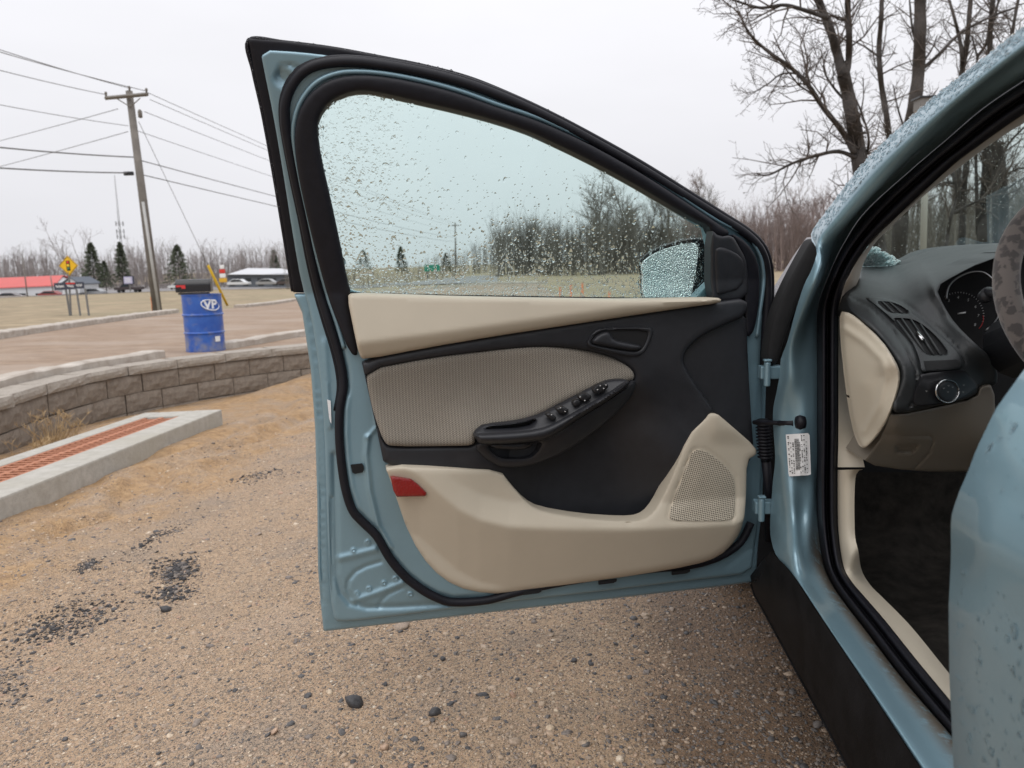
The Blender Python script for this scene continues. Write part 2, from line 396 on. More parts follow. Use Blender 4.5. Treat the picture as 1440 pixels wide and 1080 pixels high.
def _dome():
    s = 8; v = [(0, 0, 1.0)]
    for r, z in ((0.45, 0.88), (0.8, 0.55), (1.0, 0.0)):
        v += [(r*math.cos(2*math.pi*k/s), r*math.sin(2*math.pi*k/s), z) for k in range(s)]
    f = [(0, 1+k, 1+(k+1) % s) for k in range(s)]
    for j in range(2):
        a = 1+j*s; b = a+s
        for k in range(s):
            q = (k+1) % s; f += [(a+k, b+k, b+q), (a+k, b+q, a+q)]
    return np.array(v), np.array(f)
DOMEV, DOMEF = _dome()
def drops(name, P, N, r, parent, flat=0.5, stretch=None, m=None):
    P = np.asarray(P, float); N = np.asarray(N, float); k = len(P); N = N/np.linalg.norm(N, axis=1)[:, None]
    up = np.array([0, 0, 1.0])-N*N[:, 2:3]; up = up+1e-4*np.array([1., 0.3, 0]); up /= np.linalg.norm(up, axis=1)[:, None]; sd = np.cross(up, N)
    r = np.asarray(r, float)*np.ones(k); st = np.ones(k) if stretch is None else stretch
    a = RNG.uniform(-0.5, 0.5, k)
    e1 = sd*np.cos(a)[:, None]+up*np.sin(a)[:, None]; e2 = -sd*np.sin(a)[:, None]+up*np.cos(a)[:, None]
    V = P[:, None]+r[:, None, None]*(DOMEV[None, :, 0:1]*e1[:, None]+DOMEV[None, :, 1:2]*e2[:, None]*st[:, None, None]+flat*DOMEV[None, :, 2:3]*N[:, None])
    T = DOMEF[None]+(np.arange(k)*len(DOMEV))[:, None, None]
    o = fast(name, V.reshape(-1, 3), T.reshape(-1, 3), m or WATER, parent); tag(o, kind='stuff'); return o

# ================================================================== SETTING
def ground_mat(name, cols, s1, s2, bump, fine=None, rough=0.9, stretch=None):
    m = bpy.data.materials.new(name); m.use_nodes = True; t = m.node_tree; b = t.nodes['Principled BSDF']; b.inputs['Roughness'].default_value = rough; b.inputs['Specular IOR Level'].default_value = 0.3
    tc = nn(t, 'ShaderNodeTexCoord')
    n1 = nn(t, 'ShaderNodeTexNoise'); n1.inputs['Scale'].default_value = s1; n1.inputs['Detail'].default_value = 8; n1.inputs['Roughness'].default_value = 0.7
    n2 = nn(t, 'ShaderNodeTexNoise'); n2.inputs['Scale'].default_value = s2; n2.inputs['Detail'].default_value = 5
    if stretch:
        ms = nn(t, 'ShaderNodeMapping'); ms.inputs['Scale'].default_value = stretch; ms.inputs['Rotation'].default_value = (0, 0, -0.35); t.links.new(tc.outputs['Object'], ms.inputs[0])
    for n in (n1, n2): t.links.new(ms.outputs[0] if stretch else tc.outputs['Object'], n.inputs['Vector'])
    r1 = nn(t, 'ShaderNodeValToRGB'); r1.color_ramp.elements[0].position = 0.32; r1.color_ramp.elements[1].position = 0.68
    r1.color_ramp.elements[0].color = (*cols[0], 1); r1.color_ramp.elements[1].color = (*cols[1], 1)
    t.links.new(n1.outputs[0], r1.inputs[0])
    x = nn(t, 'ShaderNodeMix', data_type='RGBA', blend_type='MIX'); mrn = nn(t, 'ShaderNodeMapRange'); mrn.inputs[1].default_value = 0.45; mrn.inputs[2].default_value = 0.65; mrn.inputs[4].default_value = 0.75
    t.links.new(n2.outputs[0], mrn.inputs[0]); t.links.new(mrn.outputs[0], x.inputs[0]); t.links.new(r1.outputs[0], x.inputs[6]); x.inputs[7].default_value = (*cols[2], 1)
    t.links.new(x.outputs[2], b.inputs['Base Color'])
    bp = nn(t, 'ShaderNodeBump'); bp.inputs['Strength'].default_value = bump; bp.inputs['Distance'].default_value = 0.03; t.links.new(n1.outputs[0], bp.inputs['Height']); t.links.new(bp.outputs[0], b.inputs['Normal'])
    return m
GRASS = ground_mat('dead_grass', ((0.155, 0.12, 0.075), (0.40, 0.315, 0.205), (0.235, 0.205, 0.125)), 0.9, 0.13, 0.6)
ROADM = ground_mat('frontage_road_dirt', ((0.185, 0.122, 0.08), (0.33, 0.24, 0.168), (0.34, 0.27, 0.215)), 8.0, 0.9, 0.6, rough=0.7, stretch=(0.45, 1.1, 1.0))
HWY = ground_mat('highway_asphalt', ((0.20, 0.19, 0.19), (0.26, 0.25, 0.25), (0.22, 0.21, 0.21)), 2.0, 0.2, 0.1)
CONC = ground_mat('old_concrete', ((0.33, 0.315, 0.28), (0.46, 0.44, 0.40), (0.36, 0.34, 0.29)), 14.0, 2.5, 0.25)
CONCW = ground_mat('kerb_concrete', ((0.30, 0.255, 0.215), (0.56, 0.52, 0.47), (0.40, 0.35, 0.30)), 5.0, 1.6, 0.3)

# retaining wall line (front top edge of the cap), at z = 0.08
WTOP = 0.08
wall_px = [(-420, 690), (-250, 628), (-100, 584), (0, 560), (67, 540), (153, 520), (238, 507), (330, 496), (431, 486), (540, 478), (680, 471), (860, 464)]
wl = np.array([at_z(x, y, WTOP)[:2] for x, y in wall_px])
wl = cr(wl, 200)
PC = np.array([0.5, 3.0])                 # centre of the lot: wall and ground are laid out round it
_th = np.arctan2(wl[:, 0]-PC[0], wl[:, 1]-PC[1]); _rr = np.hypot(wl[:, 0]-PC[0], wl[:, 1]-PC[1]); _o = np.argsort(_th)
_wt = np.concatenate([[-math.pi, _th.min()-0.5], _th[_o], [_th.max()+0.6, math.pi]]); _wr = np.concatenate([[9.0, _rr[_o][0]+1.2], _rr[_o], [_rr[_o][-1]+1.0, 9.0]])
def dwall(X, Y):                          # distance still to go, outward, before the wall face
    X = np.asarray(X, float)-PC[0]; Y = np.asarray(Y, float)-PC[1]
    return np.interp(np.arctan2(X, Y), _wt, _wr)-np.hypot(X, Y)
ths = np.concatenate([np.linspace(-math.pi, -1.75, 30, endpoint=False), np.linspace(-1.75, 0.9, 420), np.linspace(0.92, math.pi, 40)])
rs_ = np.concatenate([[0.16], 0.16+np.geomspace(0.12, 3000, 130)])
TH, RR = np.meshgrid(ths, rs_); RW_ = np.interp(TH, _wt, _wr)+RR; XX = PC[0]+RW_*np.sin(TH); YY = PC[1]+RW_*np.cos(TH)
ZZ = gz_up(XX, YY)+np.where(YY > 25, 0.12*np.sin(XX*0.11+1)*np.sin(YY*0.07), 0)*np.clip((YY-25)/30, 0, 1)
v = np.stack([XX, YY, ZZ], -1).reshape(-1, 3); nx = len(ths); ny = len(rs_)
i, j = np.meshgrid(np.arange(ny-1), np.arange(nx-1), indexing='ij'); a = (i*nx+j).ravel()
g = fast('ground', v, np.stack([a, a+1, a+nx+1, a+nx], 1), GRASS, k=4); tag(g, 'dead tan grass field running to the far treeline', kind='structure')
def gz_far(X, Y):
    X = np.asarray(X, float); Y = np.asarray(Y, float)
    return gz_up(X, Y)+np.where(Y > 25, 0.12*np.sin(X*0.11+1)*np.sin(Y*0.07), 0)*np.clip((Y-25)/30, 0, 1)
def strip(name, near, far, m, dz, n=80, rows=10, label=None, jitter=0):
    A = on_g(np.array([p[0] for p in near], float), np.array([p[1] for p in near], float), gz_far)
    B = on_g(np.array([p[0] for p in far], float), np.array([p[1] for p in far], float), gz_far)
    A = cr(A[:, :2], n); B = cr(B[:, :2], n); v = []
    for k in range(rows):
        t = k/(rows-1); q = A*(1-t)+B*t; v.append(np.column_stack([q, gz_far(q[:, 0], q[:, 1])+dz]))
    v = np.array(v).reshape(-1, 3); i, j = np.meshgrid(np.arange(rows-1), np.arange(n-1), indexing='ij'); a = (i*n+j).ravel()
    o = fast(name, v, np.stack([a, a+1, a+n+1, a+n], 1), m, k=4); tag(o, label, kind='structure'); return o
fk = [(-420, 553), (-200, 510), (0, 478), (120, 459), (250, 441), (340, 432), (430, 421), (560, 411), (760, 400)]   # far kerb line
# frontage road: from the wall line to the far kerb
Bk = cr(on_g(np.array([p[0] for p in fk], float), np.array([p[1] for p in fk], float), gz_far)[:, :2], 90)
Ak = cr(wl[::6], 90); _ad = Ak-PC; Ak = Ak+0.24*_ad/np.linalg.norm(_ad, axis=1)[:, None]; v = []
for k in range(30):
    t = (k/29)**1.3; q = Ak*(1-t)+Bk*t; v.append(np.column_stack([q, gz_far(q[:, 0], q[:, 1])+0.012+0.012*np.sin(q[:, 0]*3+q[:, 1]*1.7)*math.sin(t*3.1)]))
v = np.array(v).reshape(-1, 3); i, j = np.meshgrid(np.arange(29), np.arange(89), indexing='ij'); a = (i*90+j).ravel()
o = fast('frontage_road', v, np.stack([a, a+1, a+91, a+90], 1), ROADM, k=4); tag(o, 'brown dirty frontage road behind the block wall', kind='structure')
strip('highway', [(-500, 436), (0, 419), (200, 411), (430, 404), (700, 399)], [(-500, 419), (0, 405), (200, 400.5), (430, 395.5), (700, 388)], HWY, 0.06, label='grey highway beyond the grass verge')
def kerb(name, px, wdt, hgt, label, rough=0.012, gz=gz_far):
    P = on_g(np.array([p[0] for p in px], float), np.array([p[1] for p in px], float), gz)[:, :2]
    L = np.linalg.norm(np.diff(P, axis=0), axis=1).sum(); n = max(int(L/0.18), 8); P = cr(P, n)
    d = np.gradient(P, axis=0); d /= np.linalg.norm(d, axis=1)[:, None]; nr = np.stack([-d[:, 1], d[:, 0]], 1)
    v = []
    for k in range(n):
        q = P[k]; z = float(gz(q[0], q[1])); jt = RNG.normal(0, rough, 5)
        for off, hh in ((0, -0.12), (0, hgt*0.86), (0.02, hgt), (wdt-0.02, hgt), (wdt, -0.12)):
            p = q+nr[k]*(off+jt[0]*0.6); v.append((p[0], p[1], z+hh+(jt[1]*0.5 if hh > 0 else 0)))
    f = []
    for k in range(n-1):
        for i in range(4): a = k*5+i; f.append((a, a+1, a+6, a+5))
    f += [tuple(range(5)), tuple(reversed(range((n-1)*5, n*5)))]
    o = pyd(name, v, f, CONCW, smooth=False); tag(o, label, kind='structure'); return o
kerb('kerb', [(-420, 553), (-200, 510), (0, 478), (120, 459), (252, 440)], 0.42, 0.13, 'pale worn kerb along the far side of the road')
kerb('kerb', [(345, 433), (390, 428), (440, 421), (560, 411), (760, 400)], 0.45, 0.12, 'pale worn kerb beyond the blue barrel')
kerb('kerb', [(-250, 606), (-100, 570), (0, 549), (100, 527), (180, 513), (234, 504)], 0.20, 0.10, 'broken kerb end lying behind the wall cap')
kerb('kerb', [(318, 493), (360, 486), (425, 475), (520, 465), (640, 455)], 0.22, 0.10, 'low kerb running away right of the blue barrel')

# ------------------------------------------------------------------ near gravel lot
def gravel_mat():
    m = bpy.data.materials.new('gravel_lot'); m.use_nodes = True; t = m.node_tree; b = t.nodes['Principled BSDF']
    tc = nn(t, 'ShaderNodeTexCoord'); O = tc.outputs['Object']
    def noise(sc, det=5, ro=0.6):
        n = nn(t, 'ShaderNodeTexNoise'); n.inputs['Scale'].default_value = sc; n.inputs['Detail'].default_value = det; n.inputs['Roughness'].default_value = ro; t.links.new(O, n.inputs['Vector']); return n
    def ramp(src, els):
        r = nn(t, 'ShaderNodeValToRGB'); e = r.color_ramp.elements; e[0].position = els[0][0]; e[0].color = (*els[0][1], 1); e[1].position = els[-1][0]; e[1].color = (*els[-1][1], 1)
        for p, c in els[1:-1]: q = e.new(p); q.color = (*c, 1)
        t.links.new(src, r.inputs[0]); return r
    def mix(f, a, bb, bt='MIX'):
        x = nn(t, 'ShaderNodeMix', data_type='RGBA', blend_type=bt)
        if isinstance(f, float): x.inputs[0].default_value = f
        else: t.links.new(f, x.inputs[0])
        for k, q in ((6, a), (7, bb)):
            if isinstance(q, tuple): x.inputs[k].default_value = (*q, 1)
            else: t.links.new(q, x.inputs[k])
        return x.outputs[2]
    def mrng(src, a, bb, c=0.0, d=1.0):
        r = nn(t, 'ShaderNodeMapRange', interpolation_type='SMOOTHSTEP'); t.links.new(src, r.inputs[0])
        for k, q in zip((1, 2, 3, 4), (a, bb, c, d)): r.inputs[k].default_value = q
        return r.outputs[0]
    def math_(op, a, bb):
        q = nn(t, 'ShaderNodeMath', operation=op)
        for k, s_ in ((0, a), (1, bb)):
            if isinstance(s_, (int, float)): q.inputs[k].default_value = s_
            else: t.links.new(s_, q.inputs[k])
        return q.outputs[0]
    # fine matrix + small stones from two voronoi layers
    base = ramp(noise(55, 8, 0.75).outputs[0], [(0.3, (0.215, 0.145, 0.092)), (0.5, (0.37, 0.255, 0.163)), (0.7, (0.51, 0.372, 0.25))]).outputs[0]
    hgt = None
    for sc, cut in ((260, 0.5), (150, 0.6), (80, 0.66)):
        vo = nn(t, 'ShaderNodeTexVoronoi'); vo.inputs['Scale'].default_value = sc; vo.inputs['Randomness'].default_value = 1.0; t.links.new(O, vo.inputs['Vector'])
        sep = nn(t, 'ShaderNodeSeparateColor'); t.links.new(vo.outputs['Color'], sep.inputs[0])
        stone = ramp(sep.outputs[0], [(0.0, (0.10, 0.09, 0.085)), (0.25, (0.22, 0.18, 0.15)), (0.5, (0.33, 0.25, 0.18)), (0.72, (0.43, 0.345, 0.25)), (0.88, (0.37, 0.26, 0.18)), (1.0, (0.62, 0.54, 0.43))])
        shape = mrng(vo.outputs['Distance'], 0.32, 0.5, 1, 0); has = mrng(sep.outputs[1], cut-0.02, cut+0.02)
        msk = math_('MULTIPLY', shape, has); base = mix(msk, base, stone.outputs[0])
        hgt = msk if hgt is None else math_('ADD', hgt, msk)
    # large tone drift: tan, greyer packed tracks, washed orange sand toward the drain
    base = mix(mrng(noise(1.1, 4).outputs[0], 0.42, 0.62, 0, 0.45), base, (0.41, 0.29, 0.188), 'MIX'); base = mix(mrng(noise(2.3, 5).outputs[0], 0.50, 0.66, 0, 0.5), base, (0.25, 0.205, 0.165), 'MIX')
    sep = nn(t, 'ShaderNodeSeparateXYZ'); t.links.new(O, sep.inputs[0])
    warp = math_('MULTIPLY', math_('SUBTRACT', noise(1.6, 6, 0.6).outputs[0], 0.5), 1.7)
    xs_ = math_('ADD', math_('ADD', sep.outputs[0], math_('MULTIPLY', math_('SUBTRACT', sep.outputs[1], 4.0), 0.0)), warp)
    sandm = mrng(xs_, -1.75, -2.35)
    sandc = ramp(noise(14, 7, 0.7).outputs[0], [(0.3, (0.24, 0.145, 0.072)), (0.5, (0.41, 0.255, 0.125)), (0.72, (0.52, 0.345, 0.185))]).outputs[0]
    base = mix(math_('MULTIPLY', sandm, mrng(noise(2.6, 6, 0.7).outputs[0], 0.34, 0.58, 0.1, 0.95)), base, sandc)
    # damp ground under and beside the car
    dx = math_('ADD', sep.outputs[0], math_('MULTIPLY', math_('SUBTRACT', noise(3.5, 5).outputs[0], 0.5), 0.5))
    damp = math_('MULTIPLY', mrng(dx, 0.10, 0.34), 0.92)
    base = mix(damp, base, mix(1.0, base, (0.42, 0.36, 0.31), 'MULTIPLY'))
    t.links.new(base, b.inputs['Base Color'])
    wet = mrng(noise(1.7, 3).outputs[0], 0.54, 0.66)
    rg = math_('SUBTRACT', 0.85, math_('ADD', math_('MULTIPLY', wet, 0.42), math_('MULTIPLY', damp, 0.35))); t.links.new(rg, b.inputs['Roughness'])
    bp = nn(t, 'ShaderNodeBump'); bp.inputs['Strength'].default_value = 0.9; bp.inputs['Distance'].default_value = 0.006; t.links.new(math_('ADD', hgt, noise(90, 6, 0.7).outputs[0]), bp.inputs['Height']); t.links.new(bp.outputs[0], b.inputs['Normal'])
    return m
ths = np.concatenate([np.linspace(-math.pi, -1.8, 40, endpoint=False), np.linspace(-1.8, 0.6, 310), np.linspace(0.62, math.pi, 60)]); rs_ = np.linspace(0, 1, 240)**0.8
TH, RR = np.meshgrid(ths, rs_); RW_ = (np.interp(TH, _wt, _wr)+0.22)*RR; XX = PC[0]+RW_*np.sin(TH); YY = PC[1]+RW_*np.cos(TH)
def bumps(X, Y):
    return 0.012*np.sin(X*2.3+0.7*np.sin(Y*1.9))*np.sin(Y*2.9+1.1*np.sin(X*1.3))+0.006*np.sin(X*7.1+Y*3.3)*np.sin(Y*6.7-X*2.2)
def rut(X, Y):                            # water-cut sand ledges below the wall and along the drain
    dw = dwall(X, Y)
    wob = 0.25*np.sin(Y*1.7)+0.12*np.sin(Y*4.1+1)+0.05*np.sin(Y*9.7)
    s = 0.05*np.exp(-((dw-0.55)/0.35)**2)*(0.6+0.4*np.sin(X*3+Y*2))+0.035*np.sin((X+wob*0.6)*14)*np.exp(-((X+2.55)/0.42)**2)+0.012*np.sin((X+wob)*31+Y)*np.exp(-((X+2.4)/0.5)**2)
    return s+0.16*sst(-dw, -1.1, 0.0)*sst(X, -3.9, -3.0)
def gz_lot(X, Y):
    X = np.asarray(X, float); Y = np.asarray(Y, float); dw = dwall(X, Y)+0.16; th = np.arctan2(X-PC[0], Y-PC[1]); k = np.maximum(sst(th, _th.max()-0.25, _th.max()-0.02), sst(-th, -_th.min()-0.1, -_th.min()+0.2))*(1-sst(dw, 0.0, 4.0))
    return (gz_low(X, Y)+bumps(X, Y)+rut(X, Y))*(1-k)+0.06*k
ZZ = gz_lot(XX, YY); v = np.stack([XX, YY, ZZ], -1).reshape(-1, 3); nx = len(ths); i, j = np.meshgrid(np.arange(239), np.arange(nx-1), indexing='ij'); a = (i*nx+j).ravel()
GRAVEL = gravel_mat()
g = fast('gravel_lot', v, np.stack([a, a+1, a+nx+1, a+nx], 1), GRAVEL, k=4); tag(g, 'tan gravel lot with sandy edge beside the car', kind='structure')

def ico(sub=1):
    bm = bmesh.new(); bmesh.ops.create_icosphere(bm, subdivisions=sub, radius=1.0); v = np.array([tuple(q.co) for q in bm.verts]); f = np.array([[q.index for q in p.verts] for p in bm.faces]); bm.free(); return v, f
ICOV, ICOF = ico(1); ICO2V, ICO2F = ico(2)
def tone_mat(name, els, rough=0.8, bump=0.0):
    m = bpy.data.materials.new(name); m.use_nodes = True; t = m.node_tree; b = t.nodes['Principled BSDF']; b.inputs['Roughness'].default_value = rough
    a = nn(t, 'ShaderNodeAttribute', attribute_name='tone'); r = nn(t, 'ShaderNodeValToRGB'); e = r.color_ramp.elements
    e[0].position = els[0][0]; e[0].color = (*els[0][1], 1); e[1].position = els[-1][0]; e[1].color = (*els[-1][1], 1)
    for p, c in els[1:-1]: q = e.new(p); q.color = (*c, 1)
    t.links.new(a.outputs['Fac'], r.inputs[0])
    n = nn(t, 'ShaderNodeTexNoise'); n.inputs['Scale'].default_value = 160; tc = nn(t, 'ShaderNodeTexCoord'); t.links.new(tc.outputs['Object'], n.inputs['Vector'])
    x = nn(t, 'ShaderNodeMix', data_type='RGBA', blend_type='MULTIPLY'); x.inputs[0].default_value = 1; mr_ = nn(t, 'ShaderNodeMapRange'); mr_.inputs[1].default_value = 0.25; mr_.inputs[2].default_value = 0.75; mr_.inputs[3].default_value = 0.65; mr_.inputs[4].default_value = 1.25
    t.links.new(n.outputs[0], mr_.inputs[0]); t.links.new(r.outputs[0], x.inputs[6]); t.links.new(mr_.outputs[0], x.inputs[7]); t.links.new(x.outputs[2], b.inputs['Base Color'])
    return m
PEB = tone_mat('pebbles', [(0.0, (0.035, 0.035, 0.038)), (0.12, (0.09, 0.085, 0.085)), (0.3, (0.18, 0.15, 0.13)), (0.42, (0.32, 0.24, 0.175)), (0.7, (0.43, 0.325, 0.23)), (0.8, (0.35, 0.22, 0.15)), (0.9, (0.47, 0.365, 0.255)), (1.0, (0.60, 0.50, 0.385))], 0.55)
def stones(name, P, r, tone, m=None, flat=0.55, kind='stuff', sub=1, parent=None):
    V0, F0 = (ICOV, ICOF) if sub == 1 else (ICO2V, ICO2F); k = len(P)
    sc = np.stack([RNG.uniform(0.8, 1.35, k), RNG.uniform(0.7, 1.1, k), RNG.uniform(flat*0.7, flat*1.3, k)], 1)*np.asarray(r)[:, None]
    jit = 1+RNG.normal(0, 0.13, (k, len(V0)))
    V = V0[None]*sc[:, None]*jit[..., None]; a = RNG.uniform(0, 6.283, k); c, s_ = np.cos(a)[:, None], np.sin(a)[:, None]
    X = V[..., 0]*c-V[..., 1]*s_; Y = V[..., 0]*s_+V[..., 1]*c; tl = RNG.normal(0, 0.25, k)[:, None]
    V = np.stack([X, Y, V[..., 2]+X*tl], -1)+np.asarray(P)[:, None]
    T = F0[None]+(np.arange(k)*len(V0))[:, None, None]
    o = fast(name, V.reshape(-1, 3), T.reshape(-1, 3), m or PEB, parent, smooth=False, attr=np.repeat(tone, len(V0)))
    if kind: o['kind'] = kind
    return o
# pebbles: dense close to the camera, thinning with distance
k = 47000
px = RNG.uniform(-120, 1330, k); py = 540+560*RNG.uniform(0, 1, k)**0.85
P = on_g(px, py, gz_low, 25); 
# spread evenly on the ground instead of evenly in view: keep by distance, jitter
d = P[:, 1]; keep = (P[:, 1] > 0.9) & (P[:, 1] < 9.0) & (dwall(P[:, 0], P[:, 1]) > 0.1) & (P[:, 0] < 1.0) & (RNG.uniform(0, 1, k) < np.clip(1.25-np.clip(-2.1-P[:, 0], 0, 1)*1.15, 0.06, 1))
P = P[keep]; P[:, :2] += RNG.normal(0, 0.02, (len(P), 2)); k = len(P)
r = 0.0016*np.exp(RNG.normal(0, 0.5, k))*(1+0.42*np.clip(P[:, 1]-1.2, 0, 5))*1.25; r = np.minimum(r, 0.016)
P[:, 2] = gz_lot(P[:, 0], P[:, 1])-r*0.12
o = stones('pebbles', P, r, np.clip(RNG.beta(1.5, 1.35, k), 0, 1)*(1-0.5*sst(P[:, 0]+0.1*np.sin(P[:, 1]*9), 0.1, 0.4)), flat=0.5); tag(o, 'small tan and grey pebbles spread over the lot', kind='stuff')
# second, coarser scatter
k = 1700; px = RNG.uniform(-60, 1280, k); py = 600+480*RNG.uniform(0, 1, k); P = on_g(px, py, gz_low, 25); keep = (dwall(P[:, 0], P[:, 1]) > 0.3) & (P[:, 0] < 0.9) & (RNG.uniform(0, 1, k) < np.clip(1.2-np.clip(-1.9-P[:, 0], 0, 1)*1.1, 0.1, 1)); P = P[keep]; k = len(P)
r = 0.0048*np.exp(RNG.normal(0, 0.38, k))*(1+0.13*np.clip(P[:, 1]-1.4, 0, 5)); P[:, 2] = gz_lot(P[:, 0], P[:, 1])-r*0.05
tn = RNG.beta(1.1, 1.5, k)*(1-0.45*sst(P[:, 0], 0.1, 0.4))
o = stones('pebbles', P, r, tn, sub=2); tag(o, 'larger grey and brown stones strewn through the gravel', kind='stuff')
# crumbled asphalt: three dark patches along the old seam
ASPH = tone_mat('asphalt_crumbs', [(0, (0.018, 0.018, 0.02)), (0.6, (0.06, 0.055, 0.055)), (1, (0.24, 0.20, 0.17))], 0.75)
def crumbs(label, cx, cy, sx, sy, rot, n, big):
    a = RNG.normal(0, 1, n)*sx; bb = RNG.normal(0, 1, n)*sy; c, s_ = math.cos(rot), math.sin(rot)
    n2 = n*5; a = np.concatenate([a, RNG.normal(0, 1.25, n2)*sx]); bb = np.concatenate([bb, RNG.normal(0, 1.25, n2)*sy])
    P = on_g(cx+a*c-bb*s_, cy+a*s_+bb*c, gz_low, 25); r = big*np.exp(RNG.normal(-0.9, 0.6, n+n2))*np.where(np.arange(n+n2) < n, 1.0, 0.42); r = np.minimum(r, big*0.95); n = n+n2; P[:, 2] = gz_lot(P[:, 0], P[:, 1])+r*0.1
    o = stones('asphalt_crumbs', P, r, RNG.beta(1, 1.3, n), ASPH, flat=0.5); tag(o, label, kind='stuff')
crumbs('heap of black asphalt crumbs nearest the car door', 250, 806, 14, 6, -0.2, 170, 0.014)
crumbs('loose black asphalt crumbs just below the heap', 243, 833, 16, 6, -0.1, 90, 0.012)
crumbs('long smear of dark asphalt crumbs at the left', 95, 875, 42, 11, -0.35, 330, 0.009)
crumbs('dark asphalt smear at the left picture edge', 6, 955, 14, 16, -0.2, 110, 0.007)
crumbs('thin dark asphalt line below the sandy wash', 225, 762, 28, 5, -0.6, 80, 0.012)
crumbs('dark asphalt flecks beneath the drain', 365, 670, 22, 3.5, -0.2, 60, 0.014)
crumbs('flat black asphalt scrap on the gravel', 126, 808, 9, 2.5, -0.3, 110, 0.009)
# single stones one can point at
def one_stone(x, y, rr, tone, label, name='stone'):
    P = on_g(np.array([x], float), np.array([y], float), gz_low, 25); P[:, 2] = gz_lot(P[:, 0], P[:, 1])+rr*0.3
    o = stones(name, P, [rr], np.array([tone]), sub=2, flat=0.75, kind=None); tag(o, label, 'stone', 'loose stones on the gravel'); return o
one_stone(499, 996, 0.023, 0.02, 'largest black angular stone on the gravel below the door')
one_stone(612, 1008, 0.012, 0.03, 'round black pebble right of the largest black stone')
one_stone(541, 1053, 0.010, 0.83, 'reddish brown stone near the bottom edge')
one_stone(872, 1067, 0.010, 1.0, 'pale cream pebble at the bottom centre')
one_stone(623, 931, 0.008, 0.05, 'small black stone below the middle of the door')
one_stone(807, 931, 0.009, 0.06, 'dark stone standing proud under the pocket end of the door')
one_stone(652, 1039, 0.009, 0.15, 'grey pebble between the red stone and the cream pebble')
one_stone(386, 1034, 0.011, 0.83, 'rusty red stone at the lower left')
one_stone(234, 859, 0.016, 0.02, 'lone black lump below the asphalt heap')

# ------------------------------------------------------------------ retaining wall of split-face blocks
WALLM = ground_mat('split_block', ((0.17, 0.14, 0.115), (0.30, 0.255, 0.21), (0.225, 0.19, 0.155)), 16.0, 3.2, 0.8)
CAPM = ground_mat('wall_cap', ((0.30, 0.265, 0.23), (0.42, 0.38, 0.33), (0.27, 0.24, 0.20)), 18.0, 1.6, 0.7)
wall = empty('retaining_wall', (wl[60, 0], wl[60, 1], -0.45)); tag(wall, 'low curved retaining wall of tan split-face blocks with a cap', 'wall')
WO = np.array([wl[60, 0], wl[60, 1], -0.45])
sl = np.concatenate([[0], np.cumsum(np.linalg.norm(np.diff(wl, axis=0), axis=1))])
def wpt(s): return np.array([np.interp(s, sl, wl[:, 0]), np.interp(s, sl, wl[:, 1])])
def block(seed, L, H, D, rough):
    rg = np.random.default_rng(seed); nx_, nz_ = 6, 3; v = []; f = []
    for iz in range(nz_+1):
        for ix in range(nx_+1):
            e = ix in (0, nx_) or iz in (0, nz_)
            v.append(((ix/nx_-0.5)*L, (0.008 if e else -rg.uniform(0, rough)), iz/nz_*H))
    k = len(v)
    for iz in range(nz_):
        for ix in range(nx_): a = iz*(nx_+1)+ix; f.append((a, a+1, a+nx_+2, a+nx_+1))
    v += [(-L/2, D, 0), (L/2, D, 0), (L/2, D, H), (-L/2, D, H)]
    tr = nz_*(nx_+1)
    f += [(k, k+1, k+2, k+3), tuple([tr+i for i in range(nx_+1)]+[k+2, k+3]), tuple([i for i in range(nx_, -1, -1)]+[k, k+1]),
          tuple([iz*(nx_+1) for iz in range(nz_+1)]+[k+3, k]), tuple([iz*(nx_+1)+nx_ for iz in range(nz_, -1, -1)]+[k+1, k+2])]
    me = bpy.data.meshes.new('block'); me.from_pydata(v, [], f); me.update(); return me
for row, (z0, H, L, D, m, rough, nm, ov) in enumerate(((-0.42, 0.195, 0.445, 0.25, WALLM, 0.014, 'block', 0.0), (-0.22, 0.195, 0.445, 0.25, WALLM, 0.014, 'block', 0.0), (-0.62, 0.195, 0.445, 0.25, WALLM, 0.014, 'block', 0.0), (-0.02, 0.10, 0.60, 0.30, CAPM, 0.01, 'cap_stone', -0.03))):
    meshes = [block(row*10+q, L-0.004, H-0.003, D, rough) for q in range(4)]
    for q in meshes: q.materials.append(m)
    s = 0.1+(row % 2)*L*0.5; kk = 0
    while s+L < sl[-1]:
        c = wpt(s+L/2); d = wpt(s+L)-wpt(s); ang = math.atan2(d[1], d[0])
        o = bpy.data.objects.new(nm, meshes[kk % 4]); COL.objects.link(o); o.parent = wall
        nrm = np.array([-math.sin(ang), math.cos(ang)])
        base = c+nrm*(0.035+ov)
        o.location = (base[0]-WO[0], base[1]-WO[1], z0-WO[2]+random.uniform(-0.003, 0.003)); o.rotation_euler = (random.uniform(-0.01, 0.01), 0, ang+random.uniform(-0.012, 0.012)); s += L; kk += 1

# ------------------------------------------------------------------ trench drain
RUST = mat('rusty_iron', (0.36, 0.12, 0.055), 0.75, 0.0, var=0.35, vscale=25, bump=0.4, bscale=150, col2=(0.47, 0.20, 0.11))
